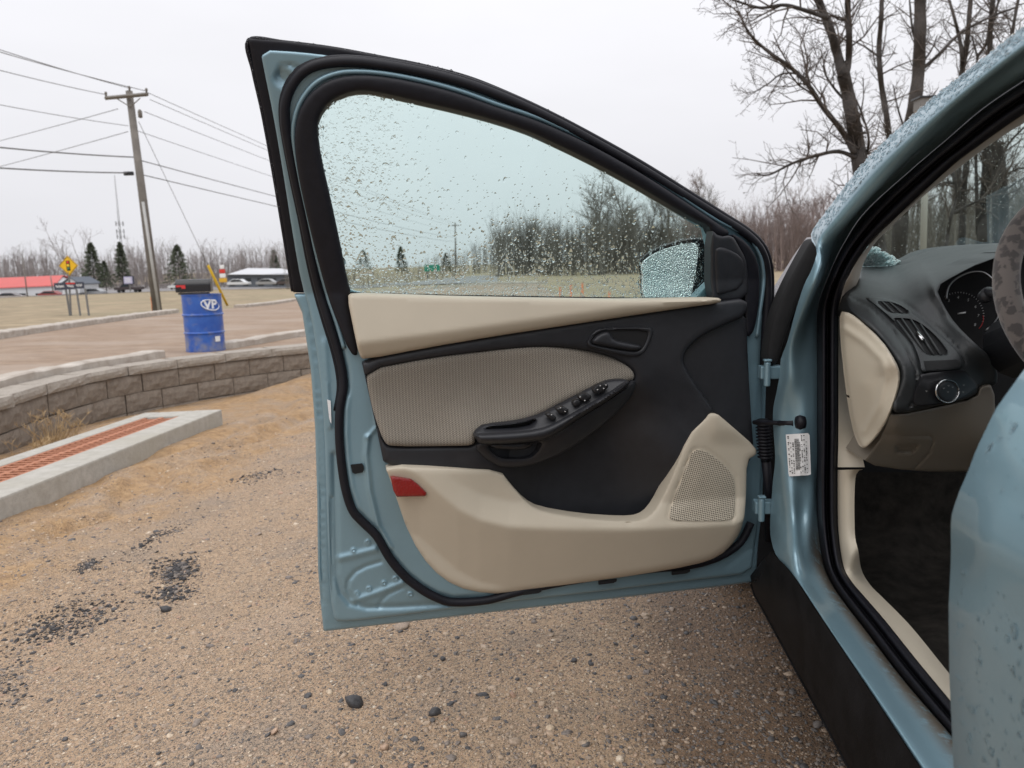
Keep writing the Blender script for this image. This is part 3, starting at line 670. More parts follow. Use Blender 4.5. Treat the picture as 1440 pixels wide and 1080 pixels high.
# three ground corners fix the slab: front edge (two), far back corner
zt0 = float(gz_low(-2.9, 3.9))+0.13
A_ = at_z(0, 700, zt0); B_ = at_z(312, 575.5, float(gz_low(-3.1, 7.2))+0.16); C_ = at_z(211, 577.5, float(gz_low(-3.6, 7.1))+0.17)
dl = (B_-A_); ex = dl/np.linalg.norm(dl); A0 = A_-ex*3.0; Ld = np.linalg.norm(B_-A0)
wv = C_-B_; wv = wv-ex*(wv@ex); Wd = min(np.linalg.norm(wv), 0.75); ey = wv/np.linalg.norm(wv); ez = np.cross(ex, ey); ez = ez if ez[2] > 0 else -ez
drain = empty('trench_drain', tuple(B_-np.array([0, 0, 0.15]))); tag(drain, 'long concrete trench drain with rusty iron grate beside the wall', 'drain')
DO = B_-np.array([0, 0, 0.15])
def dpos(a, b_, c): return A0+ex*a+ey*b_+ez*c-DO
mb = MB()
gw0, gw1 = Wd*0.36, Wd*0.80
def dbox(mb, a0, a1, b0, b1, c0, c1):
    q = [dpos(a0, b0, c0), dpos(a1, b0, c0), dpos(a1, b1, c0), dpos(a0, b1, c0)]; mb.prism(q, ez*(c1-c0))
dbox(mb, 0, Ld, 0, gw0, -0.4, 0); o = mb.build('concrete_edge', CONC, drain, bevel=0.012)
mb = MB(); dbox(mb, 0, Ld, gw1, Wd, -0.4, -0.001); mb.build('concrete_edge', CONC, drain, bevel=0.012)
mb = MB(); dbox(mb, Ld-0.28, Ld+0.001, gw0+0.002, gw1-0.002, -0.4, -0.002); mb.build('concrete_end', CONC, drain, bevel=0.01)
mb = MB(); dbox(mb, 0, Ld-0.28, gw0, gw1, -0.4, -0.16); mb.build('channel_floor', VOID, drain)
grate = empty('grate', (0, 0, 0), 0, drain)
mb = MB(); dbox(mb, 0.02, Ld-0.3, gw0+0.002, gw0+0.03, -0.03, -0.006); dbox(mb, 0.02, Ld-0.3, gw1-0.03, gw1-0.002, -0.03, -0.006); dbox(mb, 0.02, Ld-0.3, (gw0+gw1)/2-0.02, (gw0+gw1)/2+0.02, -0.03, -0.007)
gr = mb.build('grate', RUST, drain); bpy.data.objects.remove(grate); gr.name = 'grate'
mb = MB(); q = [dpos(0, gw0+0.03, -0.028)-dpos(0, 0, 0), dpos(0.03, gw0+0.03, -0.028)-dpos(0, 0, 0), dpos(0.03, gw1-0.03, -0.028)-dpos(0, 0, 0), dpos(0, gw1-0.03, -0.028)-dpos(0, 0, 0)]; mb.prism(q, ez*0.02)
bar0 = mb.build('slat', RUST, gr); nb = int((Ld-0.34)/0.07)
for k in range(nb):
    o = bar0 if k == 0 else bar0.copy()
    if k: COL.objects.link(o); o.parent = gr
    o.location = tuple(dpos(0.04+k*0.07, 0, 0))

# ------------------------------------------------------------------ dry weed tuft by the wall
STRAW = mat('dry_straw', (0.36, 0.25, 0.13), 0.8, var=0.3, vscale=30)
def tuft(cx, cy, n, h, sp, label):
    b0 = on_g(np.array([cx], float), np.array([cy], float), gz_low)[0]; b0[2] = gz_lot(b0[0], b0[1]); mb = MB()
    for q in range(n):
        a = random.uniform(0, 6.28); l = h*random.uniform(0.35, 1.0); tl = random.uniform(0.1, 0.75); st = np.array([random.gauss(0, sp), random.gauss(0, sp), 0]); d = np.array([math.cos(a)*tl, math.sin(a)*tl, 1.0])
        pts = [st+d*l*t*np.array([1, 1, 1-0.35*t*tl]) + np.array([0.0, 0, -0.02]) for t in (0, 0.35, 0.7, 1.0)]
        mb.tube(pts, [0.0028, 0.0022, 0.0016, 0.0008], 3, False)
        if l > h*0.7:
            for t in (0.75, 0.85, 0.95): mb.tube([pts[2]*(1-t)+pts[3]*t, pts[2]*(1-t)+pts[3]*t+np.array([random.uniform(-.04, .04), random.uniform(-.04, .04), 0.03])], [0.003, 0.001], 3, False)
    o = mb.build('dry_weed', STRAW); o.location = tuple(b0); tag(o, label, 'weed', 'dry weeds by the wall')
tuft(78, 632, 95, 0.36, 0.07, 'tall dry straw-coloured weed between drain and wall')
tuft(56, 642, 60, 0.16, 0.08, 'short dry weed clump left of the tall weed')
tuft(106, 622, 26, 0.18, 0.05, 'thin dry weed right of the tall weed')

# ================================================================== CAR
car = empty('car', (0.9, 1.2, 0.0)); tag(car, 'light blue hatchback with its front door wide open, wet with rain', 'car')
CO = np.array([0.9, 1.2, 0.0])
def body(x, y, X): return at_x(x, y, X)-CO
def dash(x, y, Y): return at_y(x, y, Y)-CO
# ------------------------------------------------------------------ open front door
FD_SK = (0, -0.03, 0)
outer = [(348, 53), (400, 57), (470, 66), (540, 79), (600, 91), (660, 107), (720, 131), (780, 159), (840, 191), (900, 225), (960, 263), (1010, 294), (1045, 317), (1066, 334), (1078, 354), (1083, 380), (1083, 420), (1080, 470), (1078, 560), (1075, 650), (1072, 720), (1066, 770), (1063, 818), (1000, 826), (850, 843), (700, 860), (560, 876), (455, 888), (451, 850), (447, 800), (446, 700), (443, 600), (437, 520), (425, 440), (412, 410), (400, 332), (385, 242), (370, 160), (357, 102)]
glass_hole = [(446, 179), (451, 218), (465, 279), (478, 340), (489, 396), (494, 411), (560, 414), (640, 417), (760, 420), (900, 421), (1000, 419), (999, 322), (975, 310), (944, 291), (883, 255), (822, 223), (761, 194), (740, 185), (701, 172), (646, 157), (584, 143), (532, 131), (507, 128), (484, 133), (462, 145), (450, 162)]
metal = [(366, 70), (420, 73), (470, 79), (540, 91), (600, 104), (660, 119), (720, 143), (780, 171), (840, 203), (900, 237), (960, 275), (1010, 305), (1044, 328), (1062, 346), (1072, 368), (1076, 400), (1074, 450), (1071, 520), (1071, 650), (1068, 720), (1060, 775), (1056, 806), (1000, 813), (850, 831), (700, 848), (560, 866), (476, 876), (467, 866), (462, 800), (459, 700), (456, 600), (449, 520), (437, 440), (424, 400), (412, 332), (398, 242), (384, 160), (372, 102)]
tube_px = [(1056, 735), (1036, 768), (985, 792), (900, 802), (800, 817), (730, 832), (685, 844), (637, 847), (613, 840), (590, 827), (568, 809), (548, 785), (530, 754), (511, 735), (496, 718), (486, 688), (480, 650), (477, 610), (478, 575), (483, 545), (481, 520), (474, 490), (463, 455), (451, 415), (440, 370), (428, 310), (417, 260), (407, 210), (401, 172), (402, 142), (413, 116), (431, 98), (458, 89), (495, 87), (540, 92), (600, 103), (660, 119), (720, 142), (780, 170), (840, 202), (900, 236), (960, 273), (1010, 304), (1048, 328), (1069, 350), (1078, 378), (1079, 420), (1076, 470), (1074, 530)]
bead_px = [(1064, 474), (1068, 440), (1073, 403), (1073, 380), (1068, 357), (1050, 331), (1005, 307), (960, 277), (914, 247), (868, 220), (822, 195), (760, 167), (700, 147), (650, 129), (600, 115), (550, 105), (510, 101), (475, 103), (445, 116), (424, 141), (414, 170), (413, 200), (420, 250), (433, 310), (448, 370), (462, 420), (474, 455), (484, 490)]
front_door = None
ridges = [([(478, 785), (500, 780), (527, 773)], 4.5, 0.0045), ([(498, 845), (530, 834), (566, 820)], 4.5, 0.0045),
          ([(535, 790), (515, 796), (500, 804), (490, 816), (488, 828), (493, 840), (503, 848)], 3.0, -0.0035), ([(566, 826), (545, 836), (536, 846), (533, 853)], 3.0, -0.0025),
          ([(470, 640), (472, 740), (473, 810), (480, 834), (492, 848), (515, 854), (560, 853), (640, 848)], 4.0, -0.005),
          ([(466, 700), (467, 850), (471, 872), (480, 876), (560, 867), (700, 850), (850, 833), (1050, 808)], 2.0, -0.004),
          ([(486, 560), (484, 590), (486, 640), (493, 690), (505, 730)], 5.0, 0.004), ([(517, 615), (515, 640), (520, 690), (532, 740), (548, 770)], 3.5, 0.005),
          ([(517, 615), (530, 600), (528, 560)], 3.0, 0.003), ([(456, 480), (460, 540), (464, 600)], 3.0, 0.003), ([(1062, 800), (1062, 770), (1048, 775), (1020, 798)], 2.5, -0.003),
          ([(398, 112), (392, 103), (395, 94), (408, 92), (420, 96)], 3.0, -0.004)]
dim = [(497, 774), (517, 763), (502, 835), (519, 828), (540, 820), (556, 814), (577, 836)]
def metal_h(x, y, d):
    P = np.stack([x, y], 1); h = -0.022*np.ones(len(x))
    h += 0.016*sst(dist_path(P, tube_px), 40, 4)*0.0
    for path, wd, hh in ridges: h += hh*np.exp(-(dist_path(P, path)/wd)**2)
    for cx, cy in dim: rr = np.hypot(x-cx, y-cy); h += 0.0025*np.exp(-((rr-2.5)/1.3)**2)
    rr = np.hypot(x-388-10, y-110); h -= 0.006*sst(rr, 14, 9)*(y < 130)
    # the inner panel stands proud inside the weatherstrip
    ins = in_poly(P, tube_poly); h += 0.013*np.where(ins, sst(dist_path(P, tube_poly, True), 0, 12), 0)*(y > 440)
    ins2 = in_poly(P, np.array(trim_all)); h -= 0.05*np.where(ins2, sst(dist_path(P, trim_all, True), 8, 14), 0)
    return h-0.005*(1-rim(d, 3))
trim_all = [(508, 507), (1013, 423), (1050, 420), (1054, 551), (1063, 634), (1048, 700), (1030, 765), (975, 793), (740, 830), (685, 834), (640, 822), (605, 797), (577, 755), (559, 705), (541, 659), (520, 560)]
tube_poly = np.array(tube_px[:])
door_loc = (HINGE[0]-CO[0], HINGE[1]-CO[1], 0)
fd = sheet('front_door', metal, door, metal_h, PAINT, car, res=4.2, holes=[glass_hole], smooth=1, skirt=FD_SK, edge_res=4, extra=((440, 540, 660, 885), 2.0))
fd.location = door_loc; fd.rotation_euler = (0, 0, DANG)
fd['label'] = 'open front door seen from its cabin side'
def lowpart(poly, y0): return [p for p in poly if p[1] > y0]
# outer skin and hem (painted lower half, black frame trim above)
skin_lo = [(425, 440), (437, 520), (443, 600), (446, 700), (447, 800), (451, 850), (455, 888), (560, 876), (700, 860), (850, 843), (1000, 826), (1063, 818), (1066, 770), (1072, 720), (1075, 650), (1078, 560), (1080, 470), (1081, 425), (760, 424), (490, 416), (440, 413), (413, 413)]
hem_r = [([(450, 480), (455, 600), (457, 800), (460, 872)], 2.0, 0.003), ([(437, 440), (449, 520), (452, 700), (453, 850)], 1.5, -0.003)]
def hem_h(x, y, d):
    P = np.stack([x, y], 1); h = -0.040*np.ones(len(x))
    for path, wd, hh in hem_r: h += hh*np.exp(-(dist_path(P, path)/wd)**2)
    return h-0.006*(1-rim(d, 3))-0.05*sst(d, 40, 70)
sheet('outer_skin', skin_lo, door, hem_h, PAINT, fd, res=6, smooth=0, skirt=(0, -0.055, 0), edge_res=4)
frame_hole = [(460, 190), (500, 390), (1040, 405), (1000, 330), (900, 268), (760, 198), (640, 162), (520, 138), (480, 145)]
sheet('frame_trim', [p for p in outer if p[1] < 412]+[(1083, 420), (1074, 421), (1040, 412), (460, 410), (413, 414)][0:0]+[], door, lambda x, y, d: -0.045-0.006*(1-rim(d, 3)), RUBBER, fd, res=8, smooth=0, holes=[frame_hole], skirt=(0, -0.05, 0)) if False else None
ring_out = [p for p in outer if p[1] <= 420]
ring = ring_out[:17]+[(1072, 420), (1066, 380), (1055, 352), (1030, 328), (1000, 309), (940, 273), (880, 238), (820, 206), (760, 178), (700, 154), (640, 134), (580, 120), (520, 111), (470, 106), (440, 112), (424, 130), (415, 165), (417, 210), (428, 270), (442, 340), (455, 411)]+[(412, 411)]+ring_out[-5:]
ring = ring_out[:17]+[(1066, 420), (1060, 380), (1048, 356), (1025, 334), (996, 314), (936, 278), (876, 243), (816, 211), (756, 183), (696, 159), (636, 139), (576, 126), (520, 117), (472, 113), (445, 120), (430, 137), (422, 170), (424, 212), (435, 270), (449, 340), (462, 413), (412, 411)]+[(400, 332), (385, 242), (370, 160), (357, 102)]
sheet('outer_frame_trim', ring, door, lambda x, y, d: -0.042-0.008*(1-rim(d, 4)), RUBBER, fd, res=5, smooth=0, skirt=(0, -0.045, 0), edge_res=4)
# weatherstrip: fat tube with two lips
def tube3(name, px, n, rad, m, parent, k=220, sides=10, flat=None):
    q = cr(np.column_stack([np.asarray(px, float), np.full(len(px), float(n)) if np.isscalar(n) else n]), k); P = door(q[:, 0], q[:, 1], q[:, 2])
    mb = MB(); mb.tube(P, rad, sides); return mb.build(name, m, parent, True)
hole_t = tube3('weatherstrip', tube_px, -0.012, 0.0098, RUBBER, fd, 260)
lip = np.array(tube_px, float); ctr = np.array([760, 470]); dv = lip-ctr; lip2 = lip+dv/np.linalg.norm(dv, axis=1)[:, None]*6.5
tube3('weatherstrip_lip', lip2[18:], -0.024, 0.006, RUBBER, fd, 200, 8)
tube3('frame_bead', bead_px, -0.009, 0.0052, PAINT, fd, 220, 8)
# outer hairy edge of the frame: top rubber lip
top_edge = [(412, 409), (400, 332), (385, 242), (370, 160), (357, 102), (350, 57), (400, 60), (470, 69), (540, 82), (600, 94), (660, 110), (720, 134), (780, 162), (840, 194), (900, 228), (960, 266), (1010, 297), (1045, 320), (1065, 337), (1077, 356), (1081, 382), (1081, 418)]
tube3('edge_lip', top_edge, -0.05, 0.0045, RUBBER, fd, 220, 8)
# inner window frame trim
fr_out = [(474, 452), (462, 420), (448, 370), (433, 310), (420, 250), (414, 205), (415, 175), (424, 146), (446, 121), (475, 108), (510, 105), (550, 109), (600, 119), (650, 133), (700, 151), (760, 171), (822, 199), (868, 224), (914, 251), (960, 281), (1005, 311), (1030, 328), (1012, 336), (999, 328)]
fr_in = [(997, 318), (975, 308), (944, 290), (883, 254), (822, 222), (761, 193), (740, 184), (701, 171), (646, 156), (584, 142), (532, 130), (507, 127), (484, 132), (462, 144), (450, 161), (446, 179), (451, 218), (465, 279), (478, 340), (489, 396), (494, 411), (488, 416), (497, 460), (505, 502), (492, 497)]
def fr_h(x, y, d): return 0.004+0.010*rim(d, 9)
sheet('window_trim', fr_out+fr_in, door, fr_h, RUBBER, fd, res=4, smooth=1, skirt=(0, -0.03, 0), edge_res=4)
glass_o = [(440, 175), (446, 218), (459, 279), (473, 345), (484, 400), (488, 424), (760, 428), (1003, 427), (1004, 315), (975, 303), (944, 285), (883, 249), (822, 216), (740, 178), (646, 150), (584, 136), (507, 121), (480, 126), (456, 140), (443, 160)]
gl = sheet('window_glass', glass_o, door, -0.012, GLASS, fd, res=40, smooth=0, skirt=None, edge_res=20)
# window channel (dark felt) seen at the left and lower edge of the glass
sheet('window_channel', [(487, 411), (640, 415), (900, 419), (1001, 418), (1001, 423), (488, 421)], door, -0.006, VOID, fd, res=6, smooth=0, skirt=(0, -0.02, 0))
# sail panel with inset
sail = [(999, 322), (1012, 333), (1030, 330), (1040, 348), (1049, 364), (1052, 390), (1051, 420), (1015, 424), (998, 421)]
sheet('sail_panel', sail, door, lambda x, y, d: 0.014+0.006*rim(d, 6)+0.006*np.exp(-((x-1003)/7.0)**2), BLACK, fd, res=4, smooth=1, skirt=(0, -0.03, 0))
sheet('sail_inset', [(1004, 352), (1010, 347), (1023, 349), (1043, 360), (1047, 375), (1045, 406), (1012, 415), (1006, 412), (1005, 380)], door, lambda x, y, d: 0.018+0.006*rim(d, 5)+0.004*sst(x, 1025, 1012), BLACK, fd, res=3, smooth=1, skirt=(0, -0.01, 0))
sheet('corner_seal', [(1026, 326), (1050, 340), (1066, 365), (1069, 400), (1065, 445), (1060, 466), (1052, 475), (1048, 470), (1047, 420), (1046, 366), (1038, 346)], door, lambda x, y, d: 0.006+0.006*rim(d, 5), RUBBER, fd, res=4, smooth=1, skirt=(0, -0.03, 0))
# ---- trim panels
def crease(path, x, y):                   # signed height above a polyline given as y(x)
    p = np.asarray(path, float); return np.interp(x, p[:, 0], p[:, 1])-y
up_crease = [(480, 486), (505, 482), (600, 470), (700, 456), (800, 442), (880, 431), (1015, 421)]
def up_h(x, y, d):
    s = crease(up_crease, x, y); sa = np.sqrt(s*s+4.0)-2.0; return 0.05-np.where(s < 0, 0.0011*np.minimum(sa, 26), 0.00022*np.minimum(sa, 70))+0.014*(rim(d, 6)-1)+0.014
sheet('upper_trim', [(488, 417), (495, 412), (560, 414), (640, 417), (800, 420), (900, 421), (1008, 418), (1015, 421), (1013, 426), (960, 433), (880, 445), (800, 457), (700, 472), (600, 489), (512, 506), (505, 500), (497, 462)], door, up_h, BEIGE, fd, res=4.5, smooth=1, skirt=(0, -0.05, 0), edge_res=4)
blk = [(508, 507), (600, 488), (700, 471), (800, 456), (900, 441), (1013, 423), (1051, 419), (1050, 444), (1020, 456), (990, 470), (968, 488), (960, 505), (966, 522), (985, 550), (1005, 578), (1000, 584), (985, 598), (968, 616), (942, 684), (920, 728), (890, 737), (820, 733), (760, 723), (735, 707), (712, 680), (700, 663), (640, 662), (541, 659), (533, 620), (520, 560), (511, 520)]
blk_h = tps([(510, 512, .030), (600, 500, .030), (700, 484, .030), (800, 468, .032), (900, 456, .034), (1000, 440, .034), (1045, 425, .034), (520, 560, .030), (545, 640, .034), (640, 645, .036), (690, 652, .036), (900, 500, .036), (950, 470, .036), (958, 505, .036), (975, 540, .036), (1000, 578, .036),
             (905, 540, .030), (930, 560, .024), (960, 580, .026), (760, 655, -.020), (820, 640, -.030), (860, 600, -.018), (900, 580, .004), (740, 690, -.020), (800, 700, -.036), (850, 690, -.044), (880, 670, -.034), (905, 650, -.010), (930, 640, .012), (950, 640, .024), (880, 722, -.040), (800, 730, -.030), (715, 668, .010), (910, 610, .006)])
fab = [(514, 520), (600, 504), (680, 493), (740, 488), (780, 487), (820, 491), (858, 501), (883, 514), (893, 526), (890, 536), (862, 540), (832, 548), (792, 566), (762, 583), (735, 593), (700, 600), (682, 604), (668, 612), (668, 626), (640, 627), (550, 628), (540, 622), (528, 590), (518, 552)]
def blk_f(x, y, d):
    pass
    return blk_h(x, y)-0.010*(1-rim(d, 7))*np.where((y > 665) | ((x > 935) & (y > 585)), 0, 1)
sheet('main_trim', blk, door, blk_f, BLACK, fd, res=5, smooth=1, holes=[fab], skirt=(0, -0.04, 0), edge_res=4)
rec = [(1050, 440), (1020, 450), (985, 466), (962, 486), (954, 505), (962, 526), (984, 556), (1004, 585), (1030, 608), (1060, 634), (1058, 610), (1054, 551), (1050, 470)]
sheet('trim_recess', rec, door, lambda x, y, d: 0.016+0.0*x-0.004*(1-rim(d, 5)), BLACK, fd, res=5, smooth=1, skirt=(0, -0.03, 0))
def fabric_mat():
    m = bpy.data.materials.new('woven_fabric'); m.use_nodes = True; t = m.node_tree; b = t.nodes['Principled BSDF']; b.inputs['Roughness'].default_value = 0.95; b.inputs['Specular IOR Level'].default_value = 0.15; b.inputs['Sheen Weight'].default_value = 0.15
    tc = nn(t, 'ShaderNodeTexCoord'); sp_ = nn(t, 'ShaderNodeSeparateXYZ'); t.links.new(tc.outputs['Object'], sp_.inputs[0])
    def wave(src, per, ph=0):
        a = nn(t, 'ShaderNodeMath', operation='MULTIPLY_ADD'); a.inputs[1].default_value = 6.2832/per; a.inputs[2].default_value = ph; t.links.new(src, a.inputs[0])
        s_ = nn(t, 'ShaderNodeMath', operation='SINE'); t.links.new(a.outputs[0], s_.inputs[0]); return s_.outputs[0]
    wx = wave(sp_.outputs[0], 0.0068); wz = wave(sp_.outputs[2], 0.0046)
    pr = nn(t, 'ShaderNodeMath', operation='MULTIPLY'); t.links.new(wx, pr.inputs[0]); t.links.new(wz, pr.inputs[1])
    ad = nn(t, 'ShaderNodeMath', operation='MULTIPLY_ADD'); ad.inputs[1].default_value = 0.45; t.links.new(wx, ad.inputs[0]); t.links.new(pr.outputs[0], ad.inputs[2])
    r = nn(t, 'ShaderNodeMapRange'); r.inputs[1].default_value = -1.1; r.inputs[2].default_value = 1.1; t.links.new(ad.outputs[0], r.inputs[0])
    n = nn(t, 'ShaderNodeTexNoise'); n.inputs['Scale'].default_value = 5; n.inputs['Detail'].default_value = 5; t.links.new(tc.outputs['Object'], n.inputs['Vector'])
    x = nn(t, 'ShaderNodeMix', data_type='RGBA'); x.inputs[6].default_value = (0.125, 0.112, 0.094, 1); x.inputs[7].default_value = (0.285, 0.252, 0.21, 1); t.links.new(r.outputs[0], x.inputs[0])
    r2 = nn(t, 'ShaderNodeMapRange'); r2.inputs[1].default_value = 0.3; r2.inputs[2].default_value = 0.7; r2.inputs[3].default_value = 0.88; r2.inputs[4].default_value = 1.08; t.links.new(n.outputs[0], r2.inputs[0])
    y = nn(t, 'ShaderNodeMix', data_type='RGBA', blend_type='MULTIPLY'); y.inputs[0].default_value = 1; t.links.new(x.outputs[2], y.inputs[6]); t.links.new(r2.outputs[0], y.inputs[7])
    t.links.new(y.outputs[2], b.inputs['Base Color'])
    bp = nn(t, 'ShaderNodeBump'); bp.inputs['Strength'].default_value = 0.6; bp.inputs['Distance'].default_value = 0.0015; t.links.new(r.outputs[0], bp.inputs['Height']); t.links.new(bp.outputs[0], b.inputs['Normal'])
    return m
FABRIC = fabric_mat()
fb = tps([(514, 520, .030), (600, 512, .030), (740, 494, .030), (880, 518, .034), (560, 560, .024), (700, 540, .022), (820, 515, .026), (860, 525, .034), (600, 600, .036), (680, 580, .034), (760, 560, .036), (560, 615, .046), (640, 615, .052), (660, 605, .054), (820, 540, .042)])
sheet('fabric_insert', fab, door, lambda x, y, d: fb(x, y)-0.012*(1-rim(d, 9)), FABRIC, fd, res=4.5, smooth=1, skirt=(0, -0.03, 0), edge_res=4)
Z = lambda pts, ox, oy, s: [(ox+a*s, oy+b*s) for a, b in pts]
# armrest body, tray, pad
arm_b = Z([(150, 630), (300, 632), (480, 634), (600, 618), (700, 588), (900, 450), (1100, 330), (1268, 212), (1306, 168), (1302, 250), (1240, 350), (1100, 480), (950, 600), (800, 695), (650, 765), (520, 800), (400, 812), (300, 800), (160, 700)], 640, 500, .19444)
ab = tps([(680, 624, .060), (740, 624, .060), (760, 618, .066), (820, 585, .070), (880, 545, .066), (893, 535, .056), (690, 655, .040), (730, 655, .036), (780, 645, .034), (820, 630, .028), (860, 600, .024), (885, 570, .030), (800, 610, .062), (850, 575, .058)])
pull_hole = Z([(225, 640), (420, 645), (560, 640), (640, 622), (585, 712), (530, 742), (430, 748), (330, 742), (270, 700)], 640, 500, .19444)
sheet('armrest_body', arm_b, door, lambda x, y, d: ab(x, y)-0.006*(1-rim(d, 6)), BLACK, fd, res=3.5, smooth=1, holes=[pull_hole], skirt=(0, -0.05, 0), edge_res=3.5)
sheet('pull_recess', Z([(215, 620), (660, 605), (600, 725), (530, 760), (430, 765), (320, 755), (255, 705)], 640, 500, .19444), door, 0.020, BLACK, fd, res=6, smooth=1, skirt=(0, -0.01, 0))
sheet('pull_flap', Z([(235, 635), (570, 625), (545, 662), (480, 682), (300, 678), (262, 660)], 640, 500, .19444), door, lambda x, y, d: 0.045+0.012*rim(d, 5), BLACK, fd, res=3, smooth=1, skirt=(0, -0.015, 0))
cup = Z([(205, 538), (245, 512), (470, 494), (600, 452), (575, 500), (545, 522), (400, 540)], 640, 500, .19444)
tray = Z([(140, 560), (170, 520), (205, 498), (450, 480), (600, 440), (720, 378), (860, 305), (1000, 222), (1080, 188), (1150, 174), (1245, 178), (1262, 190), (1100, 300), (900, 415), (720, 520), (600, 556), (400, 575), (160, 585)], 640, 500, .19444)
tr_ = tps([(668, 608, .070), (690, 598, .060), (760, 586, .062), (810, 560, .062), (860, 535, .058), (882, 535, .070), (840, 570, .084), (780, 600, .086), (700, 612, .084)])
sheet('armrest_tray', tray, door, lambda x, y, d: tr_(x, y)-0.004*(1-rim(d, 4)), BLACK, fd, res=3.5, smooth=1, holes=[cup], skirt=(0, -0.03, 0), edge_res=3.5)
sheet('armrest_cup', Z([(190, 545), (240, 505), (475, 485), (615, 440), (585, 515), (545, 535), (400, 555)], 640, 500, .19444), door, 0.042, VOID, fd, res=8, smooth=1, skirt=None)
pad = Z([(132, 572), (160, 560), (400, 550), (600, 528), (720, 484), (900, 382), (1100, 272), (1225, 188), (1255, 182), (1270, 205), (1100, 330), (900, 452), (710, 588), (610, 620), (400, 638), (185, 642), (155, 615)], 640, 500, .19444)
sheet('armrest_pad', pad, door, lambda x, y, d: 0.072+0.026*rim(d, 8), BLACK, fd, res=2.6, smooth=1, skirt=(0, -0.03, 0), edge_res=3)
SWM = mat('switch_plastic', (0.014, 0.014, 0.016), 0.35)
def sw(px, hh, m=SWM, nm='switch', s=.19444, o=(640, 500)):
    return sheet(nm, Z(px, o[0], o[1], s), door, lambda x, y, d: hh+0.004*rim(d, 2.5), m, fd, res=2.0, smooth=1, skirt=(0, -0.012, 0), edge_res=2)
sw([(648, 425), (690, 410), (740, 452), (705, 478)], 0.082); sw([(720, 385), (775, 360), (835, 400), (770, 432)], 0.082); sw([(845, 330), (890, 310), (920, 345), (862, 382)], 0.080); sw([(875, 295), (940, 262), (1000, 300), (930, 340)], 0.082)
sw([(990, 245), (1030, 205), (1090, 195), (1115, 220), (1080, 262), (1015, 285)], 0.082, nm='mirror_dial')
SWW = mat('switch_mark', (0.6, 0.6, 0.6), 0.5)
for q in ((697, 428), (762, 378), (795, 405), (905, 300), (938, 325), (1030, 247), (1075, 238), (1050, 218), (1092, 213)):
    sw([(q[0]-6, q[1]-5), (q[0]+6, q[1]-6), (q[0]+7, q[1]+4), (q[0]-5, q[1]+5)], 0.0875, SWW, 'switch_mark')
# latch lever
q6 = (760, 390); s6 = .26855
bez = [(238, 350), (262, 300), (300, 268), (360, 260), (560, 257), (590, 268), (592, 300), (560, 380), (525, 412), (480, 418), (420, 408), (260, 368)]
bzi = [(258, 338), (290, 298), (330, 282), (380, 278), (560, 278), (562, 310), (535, 372), (505, 388), (440, 382), (275, 352)]
sheet('handle_bezel', Z(bez, *q6, s6), door, lambda x, y, d: 0.034+0.008*rim(d, 2.5), BLACK, fd, res=2.2, smooth=1, holes=[Z(bzi, *q6, s6)], skirt=(0, -0.02, 0), edge_res=2.5)
sheet('handle_recess', Z([(250, 345), (290, 290), (380, 270), (568, 270), (570, 312), (540, 380), (505, 395), (440, 390), (270, 360)], *q6, s6), door, 0.037, VOID, fd, res=6, smooth=1, skirt=(0, -0.01, 0))
sheet('door_lever', Z([(262, 338), (300, 298), (335, 284), (362, 284), (385, 328), (470, 345), (535, 358), (518, 386), (440, 380), (280, 350)], *q6, s6), door, lambda x, y, d: 0.040+0.010*rim(d, 6), BLACK, fd, res=2.2, smooth=1, skirt=(0, -0.01, 0), edge_res=2.5)
# lower beige panel
low = [(541, 656), (640, 659), (703, 661), (722, 686), (742, 708), (762, 719), (820, 729), (880, 733), (905, 731), (919, 720), (932, 698), (946, 668), (968, 613), (986, 594), (1003, 577), (1030, 600), (1063, 629), (1064, 640), (1050, 646), (1049, 700), (1046, 735), (1035, 760), (1012, 783), (975, 795), (900, 808), (800, 822), (740, 832), (685, 836), (640, 826), (605, 800), (577, 758), (559, 705), (548, 672)]
low_c = [(540, 640), (590, 668), (620, 695), (645, 716), (675, 731), (716, 741), (793, 744), (884, 745), (945, 742), (1037, 736), (1060, 734)]
grille_px = [(971, 638), (977, 631), (987, 630), (1000, 637), (1014, 648), (1027, 661), (1034, 672), (1035, 700), (1034, 726), (1027, 734), (980, 735), (943, 734), (938, 727), (950, 692)]
def low_h(x, y, d):
    s = crease(low_c, x, y); P = np.stack([x, y], 1)
    sa = np.sqrt(s*s+5.0)-2.2; h = 0.062-0.00072*np.where(s < 0, np.minimum(sa, 85), np.minimum(sa, 34)*(0.2+0.8*sst(x, 600, 720)))
    h = h+0.008*sst(x, 985, 1010)*sst(y, 630, 600)
    dg = dist_path(P, grille_px, True); h = h-0.0035*np.exp(-(dg/1.6)**2)
    return h-0.016*(1-rim(d, 9))*np.where(y < 735, 0.35, 1)
sheet('lower_trim', low, door, low_h, BEIGE, fd, res=3.6, smooth=1, skirt=(0, -0.04, 0), edge_res=3.5)
